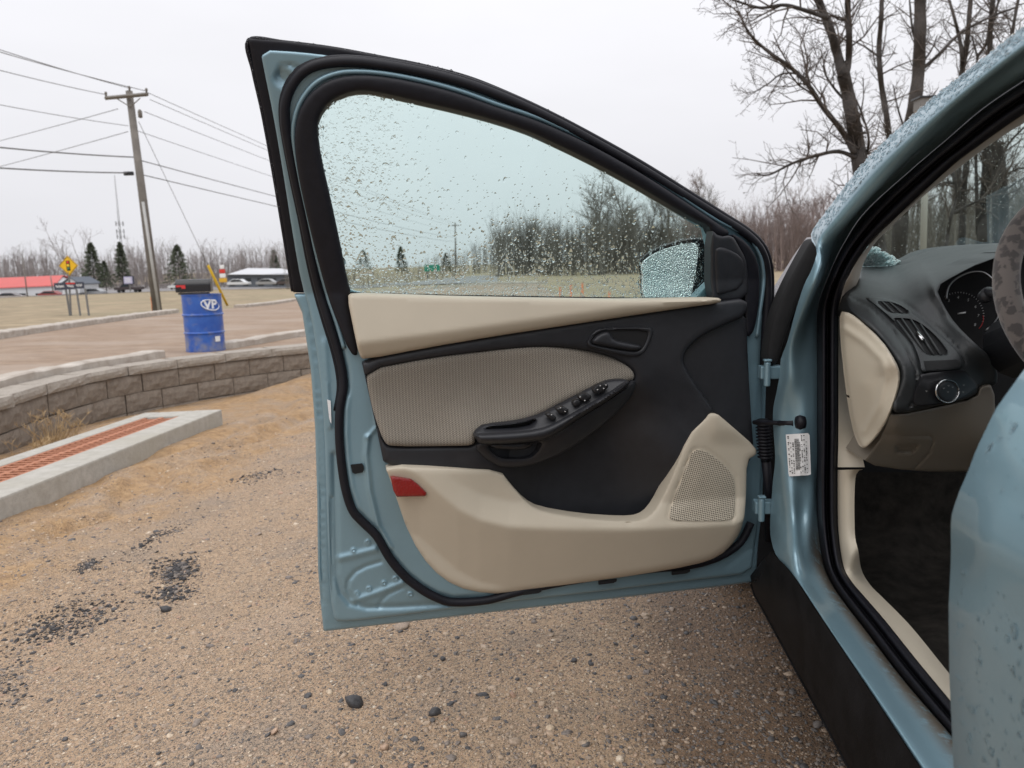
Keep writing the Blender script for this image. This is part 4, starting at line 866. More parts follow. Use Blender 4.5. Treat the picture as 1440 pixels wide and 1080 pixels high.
def grille_mat():
    m = bpy.data.materials.new('speaker_grille'); m.use_nodes = True; t = m.node_tree; b = t.nodes['Principled BSDF']; b.inputs['Roughness'].default_value = 0.6
    tc = nn(t, 'ShaderNodeTexCoord'); mp_ = nn(t, 'ShaderNodeMapping'); mp_.inputs['Scale'].default_value = (1/0.0046, 0, 1/0.0046); mp_.inputs['Rotation'].default_value = (0, 0.3, 0)
    t.links.new(tc.outputs['Object'], mp_.inputs[0]); vo = nn(t, 'ShaderNodeTexVoronoi'); vo.inputs['Randomness'].default_value = 0.0; vo.inputs['Scale'].default_value = 1.0; t.links.new(mp_.outputs[0], vo.inputs['Vector'])
    r = nn(t, 'ShaderNodeMapRange'); r.inputs[1].default_value = 0.26; r.inputs[2].default_value = 0.36; t.links.new(vo.outputs['Distance'], r.inputs[0])
    x = nn(t, 'ShaderNodeMix', data_type='RGBA'); x.inputs[6].default_value = (0.075, 0.065, 0.054, 1); x.inputs[7].default_value = (0.49, 0.435, 0.345, 1); t.links.new(r.outputs[0], x.inputs[0]); t.links.new(x.outputs[2], b.inputs['Base Color'])
    bp = nn(t, 'ShaderNodeBump'); bp.inputs['Strength'].default_value = 0.7; bp.inputs['Distance'].default_value = 0.001; t.links.new(r.outputs[0], bp.inputs['Height']); t.links.new(bp.outputs[0], b.inputs['Normal']); return m
gp = np.array(grille_px, float); gc = gp.mean(0); gpi = gc+(gp-gc)*0.955
sheet('speaker_grille', gpi, door, lambda x, y, d: low_h(x, y, 99+0*d)+0.0015+0.004*sst(d, 0, 25), grille_mat(), fd, res=4, smooth=1, skirt=(0, -0.004, 0))
RED = mat('red_reflector', (0.22, 0.004, 0.004), 0.15, coat=0.6, bump=0.6, bscale=260, bdist=0.002)
sheet('red_reflector', [(549, 671), (553, 670), (578, 673), (588, 681), (600, 693), (599, 698), (558, 699), (553, 690)], door, lambda x, y, d: 0.054+0.005*rim(d, 2.5), RED, fd, res=2.5, smooth=0, skirt=(0, -0.015, 0), edge_res=2.5)
sheet('latch_hole', [(493, 654), (511, 652), (512, 664), (496, 667)], door, -0.004, VOID, fd, res=5, smooth=0, skirt=(0, -0.006, 0))
sheet('sticker', [(460, 562), (465, 564), (466, 597), (463, 590)], door, -0.012, WHITE, fd, res=5, smooth=0, skirt=(0, -0.004, 0))
for cx, cy in ((750, 833), (856, 818.5), (959, 805)):
    sheet('trim_clip', [(cx-14, cy-1), (cx+13, cy-4), (cx+10, cy+1), (cx-14, cy+4)], door, -0.001, VOID, fd, res=5, smooth=0, skirt=(0, -0.004, 0))
# exterior mirror, seen through the glass
mirror = sheet('mirror_housing', [(900, 388), (897, 372), (903, 360), (925, 347), (955, 337), (985, 333), (997, 340), (998, 425), (965, 427), (905, 427), (900, 410)], door, lambda x, y, d: -0.15+0.008*rim(d, 6), BLACKG, fd, res=4, smooth=1, skirt=(-0.03, -0.06, 0))
def mirror_mat():
    m = bpy.data.materials.new('beaded_mirror'); m.use_nodes = True; t = m.node_tree; b = t.nodes['Principled BSDF']; b.inputs['Metallic'].default_value = 1; b.inputs['Roughness'].default_value = 0.22; b.inputs['Base Color'].default_value = (0.9, 0.95, 0.95, 1)
    tc = nn(t, 'ShaderNodeTexCoord'); vo = nn(t, 'ShaderNodeTexVoronoi'); vo.inputs['Scale'].default_value = 260; t.links.new(tc.outputs['Object'], vo.inputs['Vector'])
    bp = nn(t, 'ShaderNodeBump'); bp.inputs['Strength'].default_value = 1.0; bp.inputs['Distance'].default_value = 0.004; bp.invert = True; t.links.new(vo.outputs['Distance'], bp.inputs['Height']); t.links.new(bp.outputs[0], b.inputs['Normal']); return m
sheet('mirror_glass', [(905, 388), (902, 374), (910, 363), (930, 352), (955, 344), (983, 340), (981, 365), (976, 400), (968, 425), (908, 425), (904, 405)], door, lambda x, y, d: -0.085-0.0004*(x-905)+0.0005*(y-385), mirror_mat(), fd, res=6, smooth=1, skirt=(0, -0.01, 0))

# ---- rain drops on the door
def drops_on(name, x, y, n, r, parent, side, flat=0.5, stretch=None, m=None):
    P = door(x, y, n); zz = P[:, 2] > 1.0
    N = np.where(zz[:, None], np.array([0, 1.0, -LEAN]), np.array([0, 1.0, 0]))*side
    return drops(name, P, N, r, parent, flat, stretch, m)
k = 12000; gx = RNG.uniform(446, 1000, k); gy = RNG.uniform(126, 420, k)
dens = 0.16+0.95*sst(gx, 640, 470)*sst(gy, 440, 220)+0.85*sst(gy, 290, 410)
dens *= np.where((gx > 560) & (gy < 250), 0.5, 1.0)
ok = in_poly(np.stack([gx, gy], 1), np.array(glass_o)) & (RNG.uniform(0, 1, k) < dens); gx, gy = gx[ok], gy[ok]
r = np.exp(RNG.normal(math.log(0.0012), 0.45, len(gx))); r = np.where(gy > 300, r*1.15, r*np.where(gx < 640, 1.3, 1.1))
drops_on('rain_drops', gx, gy, -0.0123, r, fd, -1, 0.6, RNG.uniform(0.7, 1.9, len(gx)), WATERG)
# fine specks along the sill of the glass
k = 4200; gx = RNG.uniform(484, 1000, k); gy = 420-RNG.exponential(26, k); ok = gy > 250; gx, gy = gx[ok], gy[ok]
drops_on('rain_specks', gx, gy, -0.0124, np.exp(RNG.normal(math.log(0.0009), 0.3, len(gx))), fd, -1, 0.7, None, WATERG)
q = cr(np.array(top_edge, float), 900); q = q[RNG.uniform(0, 1, 900) < 0.75]; q = q+RNG.normal(0, 1.2, q.shape)
P = door(q[:, 0], q[:, 1], -0.047); drops('edge_drops', P, np.tile(np.array([0.0, 0.15, 1.0]), (len(P), 1))+RNG.normal(0, 0.3, P.shape), RNG.uniform(0.0012, 0.0028, len(P)), fd, 0.8)
q = cr(np.array([(640, 867), (700, 860), (850, 843), (1000, 826), (1062, 818)], float), 110); P = door(q[:, 0], q[:, 1]+RNG.uniform(-0.5, 1.5, 110), -0.038)
drops('hanging_drops', P, np.tile(np.array([0, 0.6, -0.8]), (110, 1)), RNG.uniform(0.0014, 0.0026, 110), fd, 0.9)
k = 160; gx = RNG.uniform(978, 998, k); gy = RNG.uniform(338, 424, k); drops_on('mirror_drops', gx, gy, -0.138, RNG.uniform(0.0012, 0.0026, k), fd, 1, 0.5)

# ------------------------------------------------------------------ body shell round the door opening
R0 = [(1520, -26), (1440, 38), (1370, 92), (1300, 148), (1220, 223), (1165, 293), (1140, 330), (1149, 352), (1141, 380), (1131, 400), (1119, 437), (1108, 478), (1098, 505), (1097, 524), (1092, 551), (1087, 578), (1088, 610), (1090, 646), (1086, 687), (1083, 747), (1091, 780), (1104, 795), (1121, 816), (1160, 875), (1230, 980), (1296, 1080), (1362, 1180)]
R1 = [(1520, 4), (1440, 62), (1370, 116), (1300, 174), (1226, 242), (1170, 312), (1150, 340), (1155, 364), (1149, 388), (1142, 407), (1129, 439), (1116, 475), (1112, 500), (1110, 530), (1104, 555), (1099, 578), (1100, 610), (1104, 646), (1108, 687), (1112, 735), (1114, 776), (1120, 805), (1134, 830), (1172, 888), (1243, 990), (1310, 1090), (1376, 1188)]
R2 = [(1520, 28), (1440, 83), (1365, 140), (1310, 190), (1256, 243), (1183, 324), (1166, 345), (1162, 366), (1156, 388), (1149, 405), (1137, 437), (1130, 470), (1127, 500), (1127, 530), (1126, 555), (1125, 578), (1125, 610), (1126, 646), (1126, 687), (1128, 735), (1132, 776), (1140, 808), (1152, 832), (1196, 892), (1262, 985), (1326, 1072), (1390, 1160)]
R3 = [(1520, 54), (1440, 103), (1374, 148), (1322, 191), (1275, 231), (1208, 294), (1178, 341), (1166, 372), (1160, 388), (1153, 402), (1144, 430), (1142, 470), (1141, 500), (1141, 530), (1141, 555), (1141, 578), (1141, 610), (1141, 646), (1142, 687), (1143, 735), (1148, 776), (1160, 808), (1176, 836), (1214, 886), (1268, 958), (1330, 1030), (1394, 1106)]
R4 = [(1520, 64), (1440, 113), (1380, 154), (1331, 196), (1284, 236), (1217, 297), (1186, 343), (1171, 373), (1165, 388), (1159, 402), (1150, 432), (1149, 470), (1149, 500), (1149, 530), (1149, 555), (1149, 578), (1149, 610), (1149, 646), (1148, 687), (1150, 740), (1157, 790), (1168, 818), (1184, 843), (1222, 893), (1272, 958), (1336, 1033), (1400, 1108)]
L4 = [(1520, 112), (1440, 162), (1413, 180), (1378, 205), (1342, 232), (1281, 288), (1230, 335), (1203, 371), (1195, 386), (1188, 400), (1180, 433), (1179, 470), (1179, 500), (1179, 530), (1179, 555), (1179, 578), (1179, 610), (1178, 646), (1178, 687), (1179, 745), (1186, 795), (1198, 818), (1215, 838), (1246, 874), (1290, 929), (1338, 987), (1402, 1065)]
def col_x(n, a, b, c): # X for the upper pillar, the hinge pillar, the sill
    return [a]*7+[b]*13+[c]*(n-20)
bodypart = loft('body_side', [(R0, col_x(27, .505, .487, .462)), (R1, col_x(27, .488, .492, .466)), (R2, col_x(27, .512, .520, .500)), (R3, col_x(27, .535, .545, .540)), (R4, col_x(27, .560, .560, .556))], 150, body, PAINTB, car, sub=4)
seal_mid = [tuple(0.62*np.array(a)+0.38*np.array(b)) for a, b in zip(R4, L4)]; seal_g = [tuple(0.52*np.array(a)+0.48*np.array(b)) for a, b in zip(R4, L4)]; seal_m2 = [tuple(0.3*np.array(a)+0.7*np.array(b)) for a, b in zip(R4, L4)]; seal_a = [tuple(0.85*np.array(a)+0.15*np.array(b)) for a, b in zip(R4, L4)]
loft('door_seal', [(R4, .562), (seal_a, .548), (seal_mid, .550), (seal_g, .578), (seal_m2, .560), (L4, .580)], 150, body, RUBBER, car, sub=3)
L5 = [(1520, 120), (1440, 173), (1421, 184), (1386, 208), (1351, 234), (1303, 272), (1256, 316), (1228, 345), (1214, 371), (1208, 392), (1205, 404), (1190, 413), (1192, 434)]
L4u = [(1520, 111), (1440, 161), (1413, 179), (1378, 204), (1342, 231), (1292, 276), (1250, 316), (1218, 350), (1203, 371), (1195, 386), (1188, 400), (1182, 420), (1179, 434)]
loft('pillar_trim', [(L4u, .575), ([tuple(0.4*np.array(a)+0.6*np.array(b)) for a, b in zip(L4u, L5)], .60), (L5, .68)], 60, body, mat('taupe_trim', (0.36, 0.32, 0.27), 0.6, var=0.05, vscale=8), car, sub=3)
K0 = [(1179, 432), (1179, 470), (1179, 530), (1179, 610), (1178, 657)]; K1 = [(1190, 434), (1188, 470), (1194, 540), (1204, 600), (1216, 657)]
loft('kick_trim', [(K0, .578), (K1, .622)], 40, body, BEIGE, car)
K2 = [(1178, 661), (1178, 687), (1179, 745), (1186, 795), (1198, 818), (1215, 838), (1246, 874), (1290, 929), (1338, 987), (1402, 1065)]
K3 = [(1214, 660), (1203, 672), (1202, 747), (1207, 775), (1212, 803), (1225, 824), (1241, 840), (1282, 882), (1334, 946), (1398, 1024)]
loft('sill_trim', [(K2, .578), ([tuple(0.5*np.array(a)+0.5*np.array(b)) for a, b in zip(K2, K3)], [.585]*4+[.605]*6), (K3, [.600]*4+[.640]*6)], 70, body, BEIGE, car, sub=4)
# black rocker
ROCK = mat('rocker_plastic', (0.007, 0.0075, 0.0085), 0.55, var=0.5, vscale=14, bump=0.3, bscale=300, col2=(0.013, 0.013, 0.0145), spec=0.05)
r0 = [(1091, 782), (1105, 797), (1121, 818), (1160, 877), (1230, 982), (1296, 1082), (1362, 1182)]; r1 = [(1080, 792), (1094, 820), (1109, 848), (1142, 905), (1200, 1005), (1250, 1090), (1300, 1180)]; r2 = [(1066, 814), (1072, 836), (1084, 860), (1110, 908), (1160, 1002), (1205, 1085), (1252, 1170)]; r3 = [(1056, 820), (1062, 838), (1073, 857), (1096, 899), (1144, 987), (1190, 1072), (1240, 1160)]
loft('rocker_panel', [(r0, .458), (r1, .452), (r2, .462), (r3, .478)], 60, body, ROCK, car, sub=4)
mb = MB(); q = body(np.array([1091., 1080, 1066, 1056]), np.array([782., 792, 814, 820]), np.array([.458, .452, .462, .478])); mb.prism(list(q), (0, 0.03, 0)); mb.build('rocker_end', ROCK, car)
mb = MB()
P = body(np.array([p[0] for p in r3], float), np.array([p[1] for p in r3], float), .478)
mb.tube(P, 0.004, 6); mb.build('rocker_edge', ROCK, car, True)
# dark shut gap, inner fender, and the sheet metal ahead of it
sheet('shut_gap', [(1058, 430), (1100, 425), (1112, 460), (1108, 560), (1104, 700), (1108, 790), (1090, 800), (1066, 822), (1050, 815), (1052, 600)], dash, 1.90, VOID, car, res=30, smooth=0, skirt=(0, 0.3, 0))
sheet('cowl_seal', [(1143, 333), (1151, 343), (1151, 353), (1143, 376), (1130, 406), (1118, 436), (1106, 466), (1096, 500), (1091, 514), (1077, 514), (1080, 480), (1087, 446), (1098, 418), (1110, 392), (1130, 355)], dash, lambda x, y, d: 1.80-0.012*rim(d, 7)+0*x, VOID, car, res=5, smooth=1, skirt=(0, 0.05, 0))
GREYW = mat('wet_cowl', (0.22, 0.21, 0.22), 0.3, bump=1.0, bscale=420, bdist=0.004)
sheet('cowl_panel', [(1143, 333), (1130, 357), (1110, 394), (1098, 419), (1090, 446), (1084, 440), (1084, 424), (1100, 398), (1125, 358)], dash, lambda x, y, d: 1.93+0.0012*(430-y), GREYW, car, res=4, smooth=0, skirt=(0, 0.05, 0))
# hinges, check strap, wiring boot
for cx, cy in ((1083, 523), (1075, 712)):
    c = dash(cx, cy, 1.80); mb = MB(); mb.box(c, (0.05, 0.03, 0.030)); mb.tube([c+np.array([-0.012, -0.02, -0.03]), c+np.array([-0.012, -0.02, 0.026])], 0.008, 10); mb.box(c+np.array([-0.012, -0.02, 0.030]), (0.018, 0.016, 0.006)); mb.build('hinge', PAINT, car, bevel=0.003)
mb = MB(); a_ = dash(1060, 594, 1.80); b_ = dash(1118, 595, 1.70); mb.tube([a_, b_], 0.005, 8); mb.tube([dash(1095, 595, 1.735), dash(1118, 595, 1.70)], [0.006, 0.009], 8); mb.build('check_strap', RUBBER, car, True)
mb = MB(); mb.lathe([(0.001, -0.008), (0.013, -0.008), (0.016, 0), (0.013, 0.010), (0.001, 0.011)], body(np.array(1125.), np.array(594.), np.array(.512)), 'x', 18); mb.build('strap_bolt', RUBBER, car, True)
mb = MB(); pts = [dash(1073, 590+4*k, 1.82) for k in range(13)]; mb.tube([p for p in pts for _ in (0, 1)], [0.018 if k % 2 else 0.013 for k in range(26)], 12) if False else None
for k in range(12): mb.lathe([(0.012, -0.004), (0.019, 0), (0.012, 0.004)], dash(1073+0.3*k, 592+4.6*k, 1.82), 'z', 14)
mb.tube([dash(1073, 590, 1.82), dash(1077, 648, 1.82)], 0.012, 10); mb.tube([dash(1077, 645, 1.82), dash(1081, 690, 1.84), dash(1082, 760, 1.86)], 0.011, 10); mb.build('wiring_boot', RUBBER, car, True)
# certification sticker: rows of tiny print as raised strokes
stk = [(1105, 611), (1137, 609), (1139, 668), (1109, 670)]
def sq(u, v_): a = np.array(stk, float); return (a[0]*(1-u)+a[1]*u)*(1-v_)+(a[3]*(1-u)+a[2]*u)*v_
def body_surf(x, y, lift):
    X = np.interp(x, [1085, 1100, 1126, 1141], [.489, .494, .519, .543])-lift; return body(x, y, X)
st = sheet('data_label', stk, body_surf, 0.009, WHITE, car, res=6, smooth=0, skirt=(0.002, 0, 0))
INK = mat('ink', (0.05, 0.05, 0.05), 0.6)
mb = MB()
def stroke(u0, u1, v0, v1):
    q = [sq(u0, v0), sq(u1, v0), sq(u1, v1), sq(u0, v1)]; P = [body_surf(np.array(a[0]), np.array(a[1]), 0.0096) for a in q]; b = len(mb.v); mb.v += [tuple(p) for p in P]; mb.f.append((b, b+1, b+2, b+3))
rs = random.Random(3)
for col_ in range(9):
    u0 = 0.06+col_*0.1
    if col_ in (3, 4):
        v0 = 0.12
        while v0 < 0.86:
            wv_ = rs.choice((0.008, 0.012, 0.018)); stroke(u0, u0+0.095, v0, v0+wv_); v0 += wv_+rs.choice((0.008, 0.012))
    else:
        v0 = rs.choice((0.04, 0.08, 0.2))
        while v0 < 0.95:
            wv_ = rs.choice((0.012, 0.02, 0.03)); stroke(u0, u0+rs.choice((0.035, 0.05, 0.06)), v0, v0+wv_); v0 += wv_+rs.choice((0.01, 0.014, 0.03, 0.08))
me = bpy.data.meshes.new('label_print'); me.from_pydata(mb.v, [], mb.f); link('label_print', me, INK, st, False)
# ------------------------------------------------------------------ rear door (closed), seen along its skin at the right edge
prof_px = [(1462, 492), (1440, 520), (1400, 576), (1374, 630), (1352, 688), (1344, 722), (1338, 780), (1334, 850), (1335, 950), (1341, 1080), (1350, 1200)]
P = resample3(at_y(np.array([p[0] for p in prof_px], float), np.array([p[1] for p in prof_px], float), 0.80), 60); P = P[np.argsort(-P[:, 2])]
rows = []
for yy in np.concatenate([[0.812, 0.809, 0.805, 0.802], np.linspace(0.80, -0.4, 16)]):
    q = P.copy(); q[:, 1] = yy; q[:, 0] += (0.035*(max(0, yy-0.80)/0.012)**2)-0.012*(0.8-yy)*(yy < 0.8)
    # style line: body tucks in below the shoulder crease
    cz = 0.795+0.0*yy; q[:, 0] += 0.010*np.exp(-((q[:, 2]-cz+0.02)/0.03)**2)*(1 if yy <= 0.8 else 0)*-0.4
    rows.append(q-CO)
rows = np.array(rows); kR, nR = rows.shape[:2]; f = [(i*nR+j, i*nR+j+1, (i+1)*nR+j+1, (i+1)*nR+j) for i in range(kR-1) for j in range(nR-1)]
rd = pyd('rear_door', rows.reshape(-1, 3), f, PAINT, car); rd['label'] = 'closed rear door skin beaded with rain'
k = 1100; zi = RNG.uniform(0.25, 0.93, k); yi = RNG.uniform(0.45, 0.79, k); Px = np.interp(zi, P[::-1, 2], P[::-1, 0]); dxdz = np.interp(zi, P[::-1, 2], np.gradient(P[::-1, 0], P[::-1, 2]))
drops('rain_drops', np.stack([Px-0.012*(0.8-yi), yi, zi], 1)-CO, np.stack([-np.ones(k), 0*zi, dxdz], 1), np.exp(RNG.normal(math.log(0.0016), 0.45, k)), rd, 0.6, RNG.uniform(0.8, 1.8, k))
# ------------------------------------------------------------------ dashboard
dd = tps([(1189, 412, 1.62), (1205, 404, 1.70), (1209, 376, 1.92), (1260, 374, 2.02), (1310, 353, 2.0), (1345, 345, 1.98), (1430, 341, 1.95), (1316, 405, 1.60), (1345, 388, 1.60), (1380, 370, 1.60), (1434, 352, 1.60), (1262, 395, 1.80), (1290, 385, 1.74), (1300, 372, 1.85), (1395, 350, 1.78),
          (1230, 425, 1.58), (1195, 430, 1.57), (1240, 470, 1.46), (1300, 500, 1.43), (1268, 530, 1.37), (1262, 575, 1.37), (1330, 520, 1.41), (1395, 510, 1.46), (1402, 545, 1.48), (1330, 560, 1.40), (1280, 450, 1.53), (1340, 470, 1.50), (1330, 430, 1.56), (1286, 540, 1.375), (1282, 500, 1.40)])
dash_o = [(1189, 413), (1205, 405), (1208, 390), (1210, 376), (1262, 374), (1292, 365), (1312, 353), (1345, 346), (1400, 342), (1470, 339), (1475, 348), (1432, 352), (1380, 369), (1345, 387), (1316, 404), (1327, 430), (1343, 455), (1370, 482), (1396, 504), (1403, 522), (1402, 544), (1378, 542), (1374, 557), (1320, 570), (1262, 583), (1252, 572), (1262, 548), (1268, 526), (1260, 506), (1238, 474), (1208, 448), (1192, 434)]
GAP1 = [(1258, 430), (1275, 432), (1300, 450), (1330, 475), (1350, 497)]
def dash_h(x, y, d):
    P = np.stack([x, y], 1); h = dd(x, y)+0.02*(1-rim(d, 9))
    edge = dist_path(P, [(1196, 418), (1225, 432), (1254, 462), (1278, 500), (1288, 522), (1290, 560), (1276, 575)]); h = h+0.006*np.exp(-(edge/2.0)**2)
    spine = dist_path(P, [(1296, 372), (1306, 392), (1318, 414), (1332, 436)]); h = h-0.012*np.exp(-(spine/6)**2)
    seam = dist_path(P, [(1218, 417), (1246, 416), (1272, 426), (1300, 446), (1330, 471), (1350, 490), (1357, 508), (1356, 517)]); h = h+0.005*np.exp(-(seam/1.6)**2)
    return h
dsh = sheet('dashboard', dash_o, dash, dash_h, GREYP, car, res=3.6, smooth=1, skirt=(0, 0.12, 0), edge_res=3.5)
z4 = (1160, 360, .19444)
def on_dash(x, y, off): return at_y(x, y, dd(np.atleast_1d(x), np.atleast_1d(y)).reshape(np.shape(x))+off)-CO
bz = Z([(298, 308), (320, 294), (440, 302), (560, 352), (700, 452), (850, 580), (955, 676), (1002, 758), (1000, 800), (960, 822), (740, 838), (696, 842), (682, 740), (620, 600), (480, 452), (340, 335)], *z4)
h1 = Z([(372, 330), (430, 332), (490, 338), (560, 370), (622, 418), (540, 414), (465, 410), (415, 372)], *z4); h2 = Z([(488, 452), (560, 452), (640, 462), (730, 515), (830, 612), (902, 716), (820, 718), (735, 718), (640, 615), (560, 530)], *z4)
h3 = Z([(715, 760), (970, 748), (985, 790), (950, 806), (730, 828)], *z4)
sheet('vent_bezel', bz, on_dash, lambda x, y, d: -0.004-0.008*rim(d, 2.5), GREYP, dsh, res=2.4, smooth=1, holes=[h1, h2], skirt=(0, 0.02, 0), edge_res=2.5)
sheet('vent_cavity', Z([(350, 318), (560, 355), (760, 500), (930, 720), (720, 735), (460, 450)], *z4), on_dash, -0.002, VOID, dsh, res=6, smooth=0, skirt=None)
for a_, b_ in (((415, 335), (500, 412)), ((470, 340), (560, 414)), ((555, 455), (735, 716)), ((620, 460), (790, 716)), ((690, 495), (840, 716)), ((520, 470), (700, 700))):
    pts = [on_dash(np.array(1160+.19444*(a_[0]+(b_[0]-a_[0])*t)), np.array(360+.19444*(a_[1]+(b_[1]-a_[1])*t)), -0.007) for t in (0, 0.5, 1)]; mb = MB(); mb.tube([p.ravel() for p in pts], 0.0022, 6); mb.build('vent_slat', GREYP, dsh, True)
mb = MB(); pts = [on_dash(np.array(1160+.19444*q[0]), np.array(360+.19444*q[1]), -0.014).ravel() for q in ((668, 555), (710, 612))]; mb.tube(pts, 0.0038, 8); mb.build('vent_tab', CHROME, dsh, True)
sheet('switch_panel', Z([(690, 838), (1003, 815), (1060, 880), (1110, 935), (1105, 960), (1000, 1035), (860, 1070), (700, 1090), (640, 1085), (640, 1000), (690, 900)], *z4), on_dash, lambda x, y, d: -0.003-0.003*rim(d, 3), SWM, dsh, res=4, smooth=1, skirt=(0, 0.02, 0))
sheet('coin_tray', h3, on_dash, -0.013, VOID, dsh, res=5, smooth=0, skirt=(0, 0.01, 0))
def ring3(name, cx, cy, rpx, off, rad, m, parent, arc=(0, 2*math.pi), sq_=1.0, rot=0.0, n=40):
    pts = []
    for t in np.linspace(arc[0], arc[1], n):
        a, b_ = rpx*math.cos(t), rpx*sq_*math.sin(t); pts.append(on_dash(np.array(cx+a*math.cos(rot)-b_*math.sin(rot)), np.array(cy+a*math.sin(rot)+b_*math.cos(rot)), off).ravel())
    mb = MB(); mb.tube(pts, rad, 6); return mb.build(name, m, parent, True)
kc = (1160+886*.19444, 360+978*.19444)
knob = sheet('light_knob', [(kc[0]+15.5*math.cos(t), kc[1]+16*math.sin(t)) for t in np.linspace(0, 2*math.pi, 24, endpoint=False)], on_dash, lambda x, y, d: -0.014-0.005*rim(d, 4), SWM, dsh, res=3, smooth=1, skirt=(0, 0.02, 0))
ring3('knob_ring', kc[0], kc[1], 16, -0.018, 0.0015, CHROME, knob)
for q in ((860, 958), (895, 940), (925, 950), (890, 985), (735, 978), (1005, 935), (1000, 985)):
    sheet('switch_mark', [(1160+.19444*(q[0]+a_), 360+.19444*(q[1]+b_)) for a_, b_ in ((-9, -4), (9, -5), (8, 5), (-8, 5))], on_dash, -0.0205 if 830 < q[0] < 960 else -0.0075, mat('dim_mark', (0.25, 0.25, 0.25), 0.5), dsh, res=5, smooth=0, skirt=None)
# end cap and lower panels
cap = [(1184, 438), (1196, 440), (1212, 452), (1240, 478), (1260, 508), (1267, 527), (1263, 552), (1250, 588), (1234, 614), (1216, 632), (1209, 626), (1200, 598), (1191, 540), (1184, 470)]
ec = tps([(1184, 438, 1.56), (1192, 540, 1.545), (1209, 626, 1.50), (1216, 632, 1.47), (1212, 452, 1.50), (1240, 478, 1.43), (1266, 527, 1.365), (1250, 588, 1.38), (1234, 614, 1.43), (1215, 540, 1.47), (1240, 530, 1.415), (1250, 515, 1.385)])
def cap_h(x, y, d):
    P = np.stack([x, y], 1); c = dist_path(P, [(1188, 462), (1215, 480), (1240, 505), (1246, 530), (1236, 570), (1216, 606)]); return ec(x, y)+0.016*(1-rim(d, 5))-0.008*np.exp(-(c/5)**2)
sheet('dash_end_cap', cap, dash, cap_h, BEIGE, dsh, res=3.2, smooth=1, skirt=(0, 0.012, 0), edge_res=3)
BEIGD = BEIGE
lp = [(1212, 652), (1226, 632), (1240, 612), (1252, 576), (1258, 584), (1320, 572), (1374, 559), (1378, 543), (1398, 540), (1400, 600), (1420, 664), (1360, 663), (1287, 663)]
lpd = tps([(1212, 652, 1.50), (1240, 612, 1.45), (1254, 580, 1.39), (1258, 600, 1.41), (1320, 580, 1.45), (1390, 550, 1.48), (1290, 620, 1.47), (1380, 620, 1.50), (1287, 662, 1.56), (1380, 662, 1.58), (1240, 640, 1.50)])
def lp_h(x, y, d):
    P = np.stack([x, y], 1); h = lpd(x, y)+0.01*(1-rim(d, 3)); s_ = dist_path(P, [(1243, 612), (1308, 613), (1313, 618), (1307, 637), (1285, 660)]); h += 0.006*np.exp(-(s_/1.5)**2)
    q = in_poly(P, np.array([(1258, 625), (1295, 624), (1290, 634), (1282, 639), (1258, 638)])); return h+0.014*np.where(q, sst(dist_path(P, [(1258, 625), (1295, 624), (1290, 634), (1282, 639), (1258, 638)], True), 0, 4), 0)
sheet('lower_dash_panel', lp, dash, lp_h, mat('beige_plastic_shaded', (0.185, 0.162, 0.132), 0.55, var=0.04, vscale=8, bump=0.2, bscale=1500, bdist=0.0005), dsh, res=2.6, smooth=1, skirt=(0, 0.1, 0), edge_res=3)  # beige trim with the cabin shade painted in as a darker colour
# instrument cluster
sheet('cluster_recess', [(1300, 395), (1440, 345), (1480, 345), (1480, 520), (1380, 510), (1320, 440)], dash, 1.76, VOID, dsh, res=30, smooth=0, skirt=None)
z6 = (1280, 380, .1111)
def gpt(q, Y): return dash(1280+.1111*q[0], 380+.1111*q[1], Y)
mb = MB(); q = cr(np.array([(455, 370), (462, 290), (490, 200), (560, 120), (660, 60), (780, 20), (900, 20), (980, 60), (1060, 140), (1120, 240)], float), 40); mb.tube([gpt(a_, 1.735) for a_ in q], 0.0026, 6); mb.build('gauge_ring', mat('satin_ring', (0.45, 0.45, 0.46), 0.3, 1.0), dsh, True)
mb = MB(); q = cr(np.array([(1150, 520), (1100, 610), (1040, 690), (950, 760)], float), 16); mb.tube([gpt(a_, 1.735) for a_ in q], 0.0016, 6); mb.build('gauge_ring', MATS['satin_ring'], dsh, True)
mb = MB(); q = cr(np.array([(920, 575), (925, 630), (905, 690), (870, 740)], float), 16); mb.tube([gpt(a_, 1.74) for a_ in q], 0.0009, 5); mb.build('red_arc', mat('red_mark', (0.35, 0.02, 0.02), 0.5), dsh, True)
GM = mat('gauge_mark', (0.42, 0.42, 0.42), 0.5)
mb = MB(); mb.tube([gpt((600, 550), 1.738), gpt((700, 535), 1.736)], [0.0022, 0.0016], 6); mb.build('gauge_needle', mat('needle', (0.65, 0.65, 0.65), 0.4), dsh, True)
mb = MB()
for a_ in np.linspace(-2.2, 0.25, 22):
    c = (620+300*math.cos(a_), 575+285*math.sin(a_)); e = (620+318*math.cos(a_), 575+303*math.sin(a_)); mb.tube([gpt(c, 1.742), gpt(e, 1.742)], 0.0007, 4)
mb.build('gauge_ticks', GM, dsh)
def text_mesh(s, size, name, m, parent=None, bold=False):
    c = bpy.data.curves.new(name, 'FONT'); c.body = s; c.size = size; c.align_x = 'CENTER'; c.align_y = 'CENTER'; c.fill_mode = 'FRONT'
    if bold: c.offset = size*0.035
    o = bpy.data.objects.new(name, c); COL.objects.link(o); bpy.context.view_layer.update()
    dg = bpy.context.evaluated_depsgraph_get(); me = bpy.data.meshes.new_from_object(o.evaluated_get(dg)); bpy.data.objects.remove(o); return me
for ch, q in (('3', (488, 385)), ('4', (607, 345)), ('5', (735, 378)), ('6', (827, 462)), ('7', (862, 575)), ('8', (822, 690))):
    me = text_mesh(ch, 0.0085, 'gauge_number', GM); o = link('gauge_number', me, GM, dsh, False); o.location = gpt(q, 1.745); o.rotation_euler = (math.pi/2, 0.12, 0)
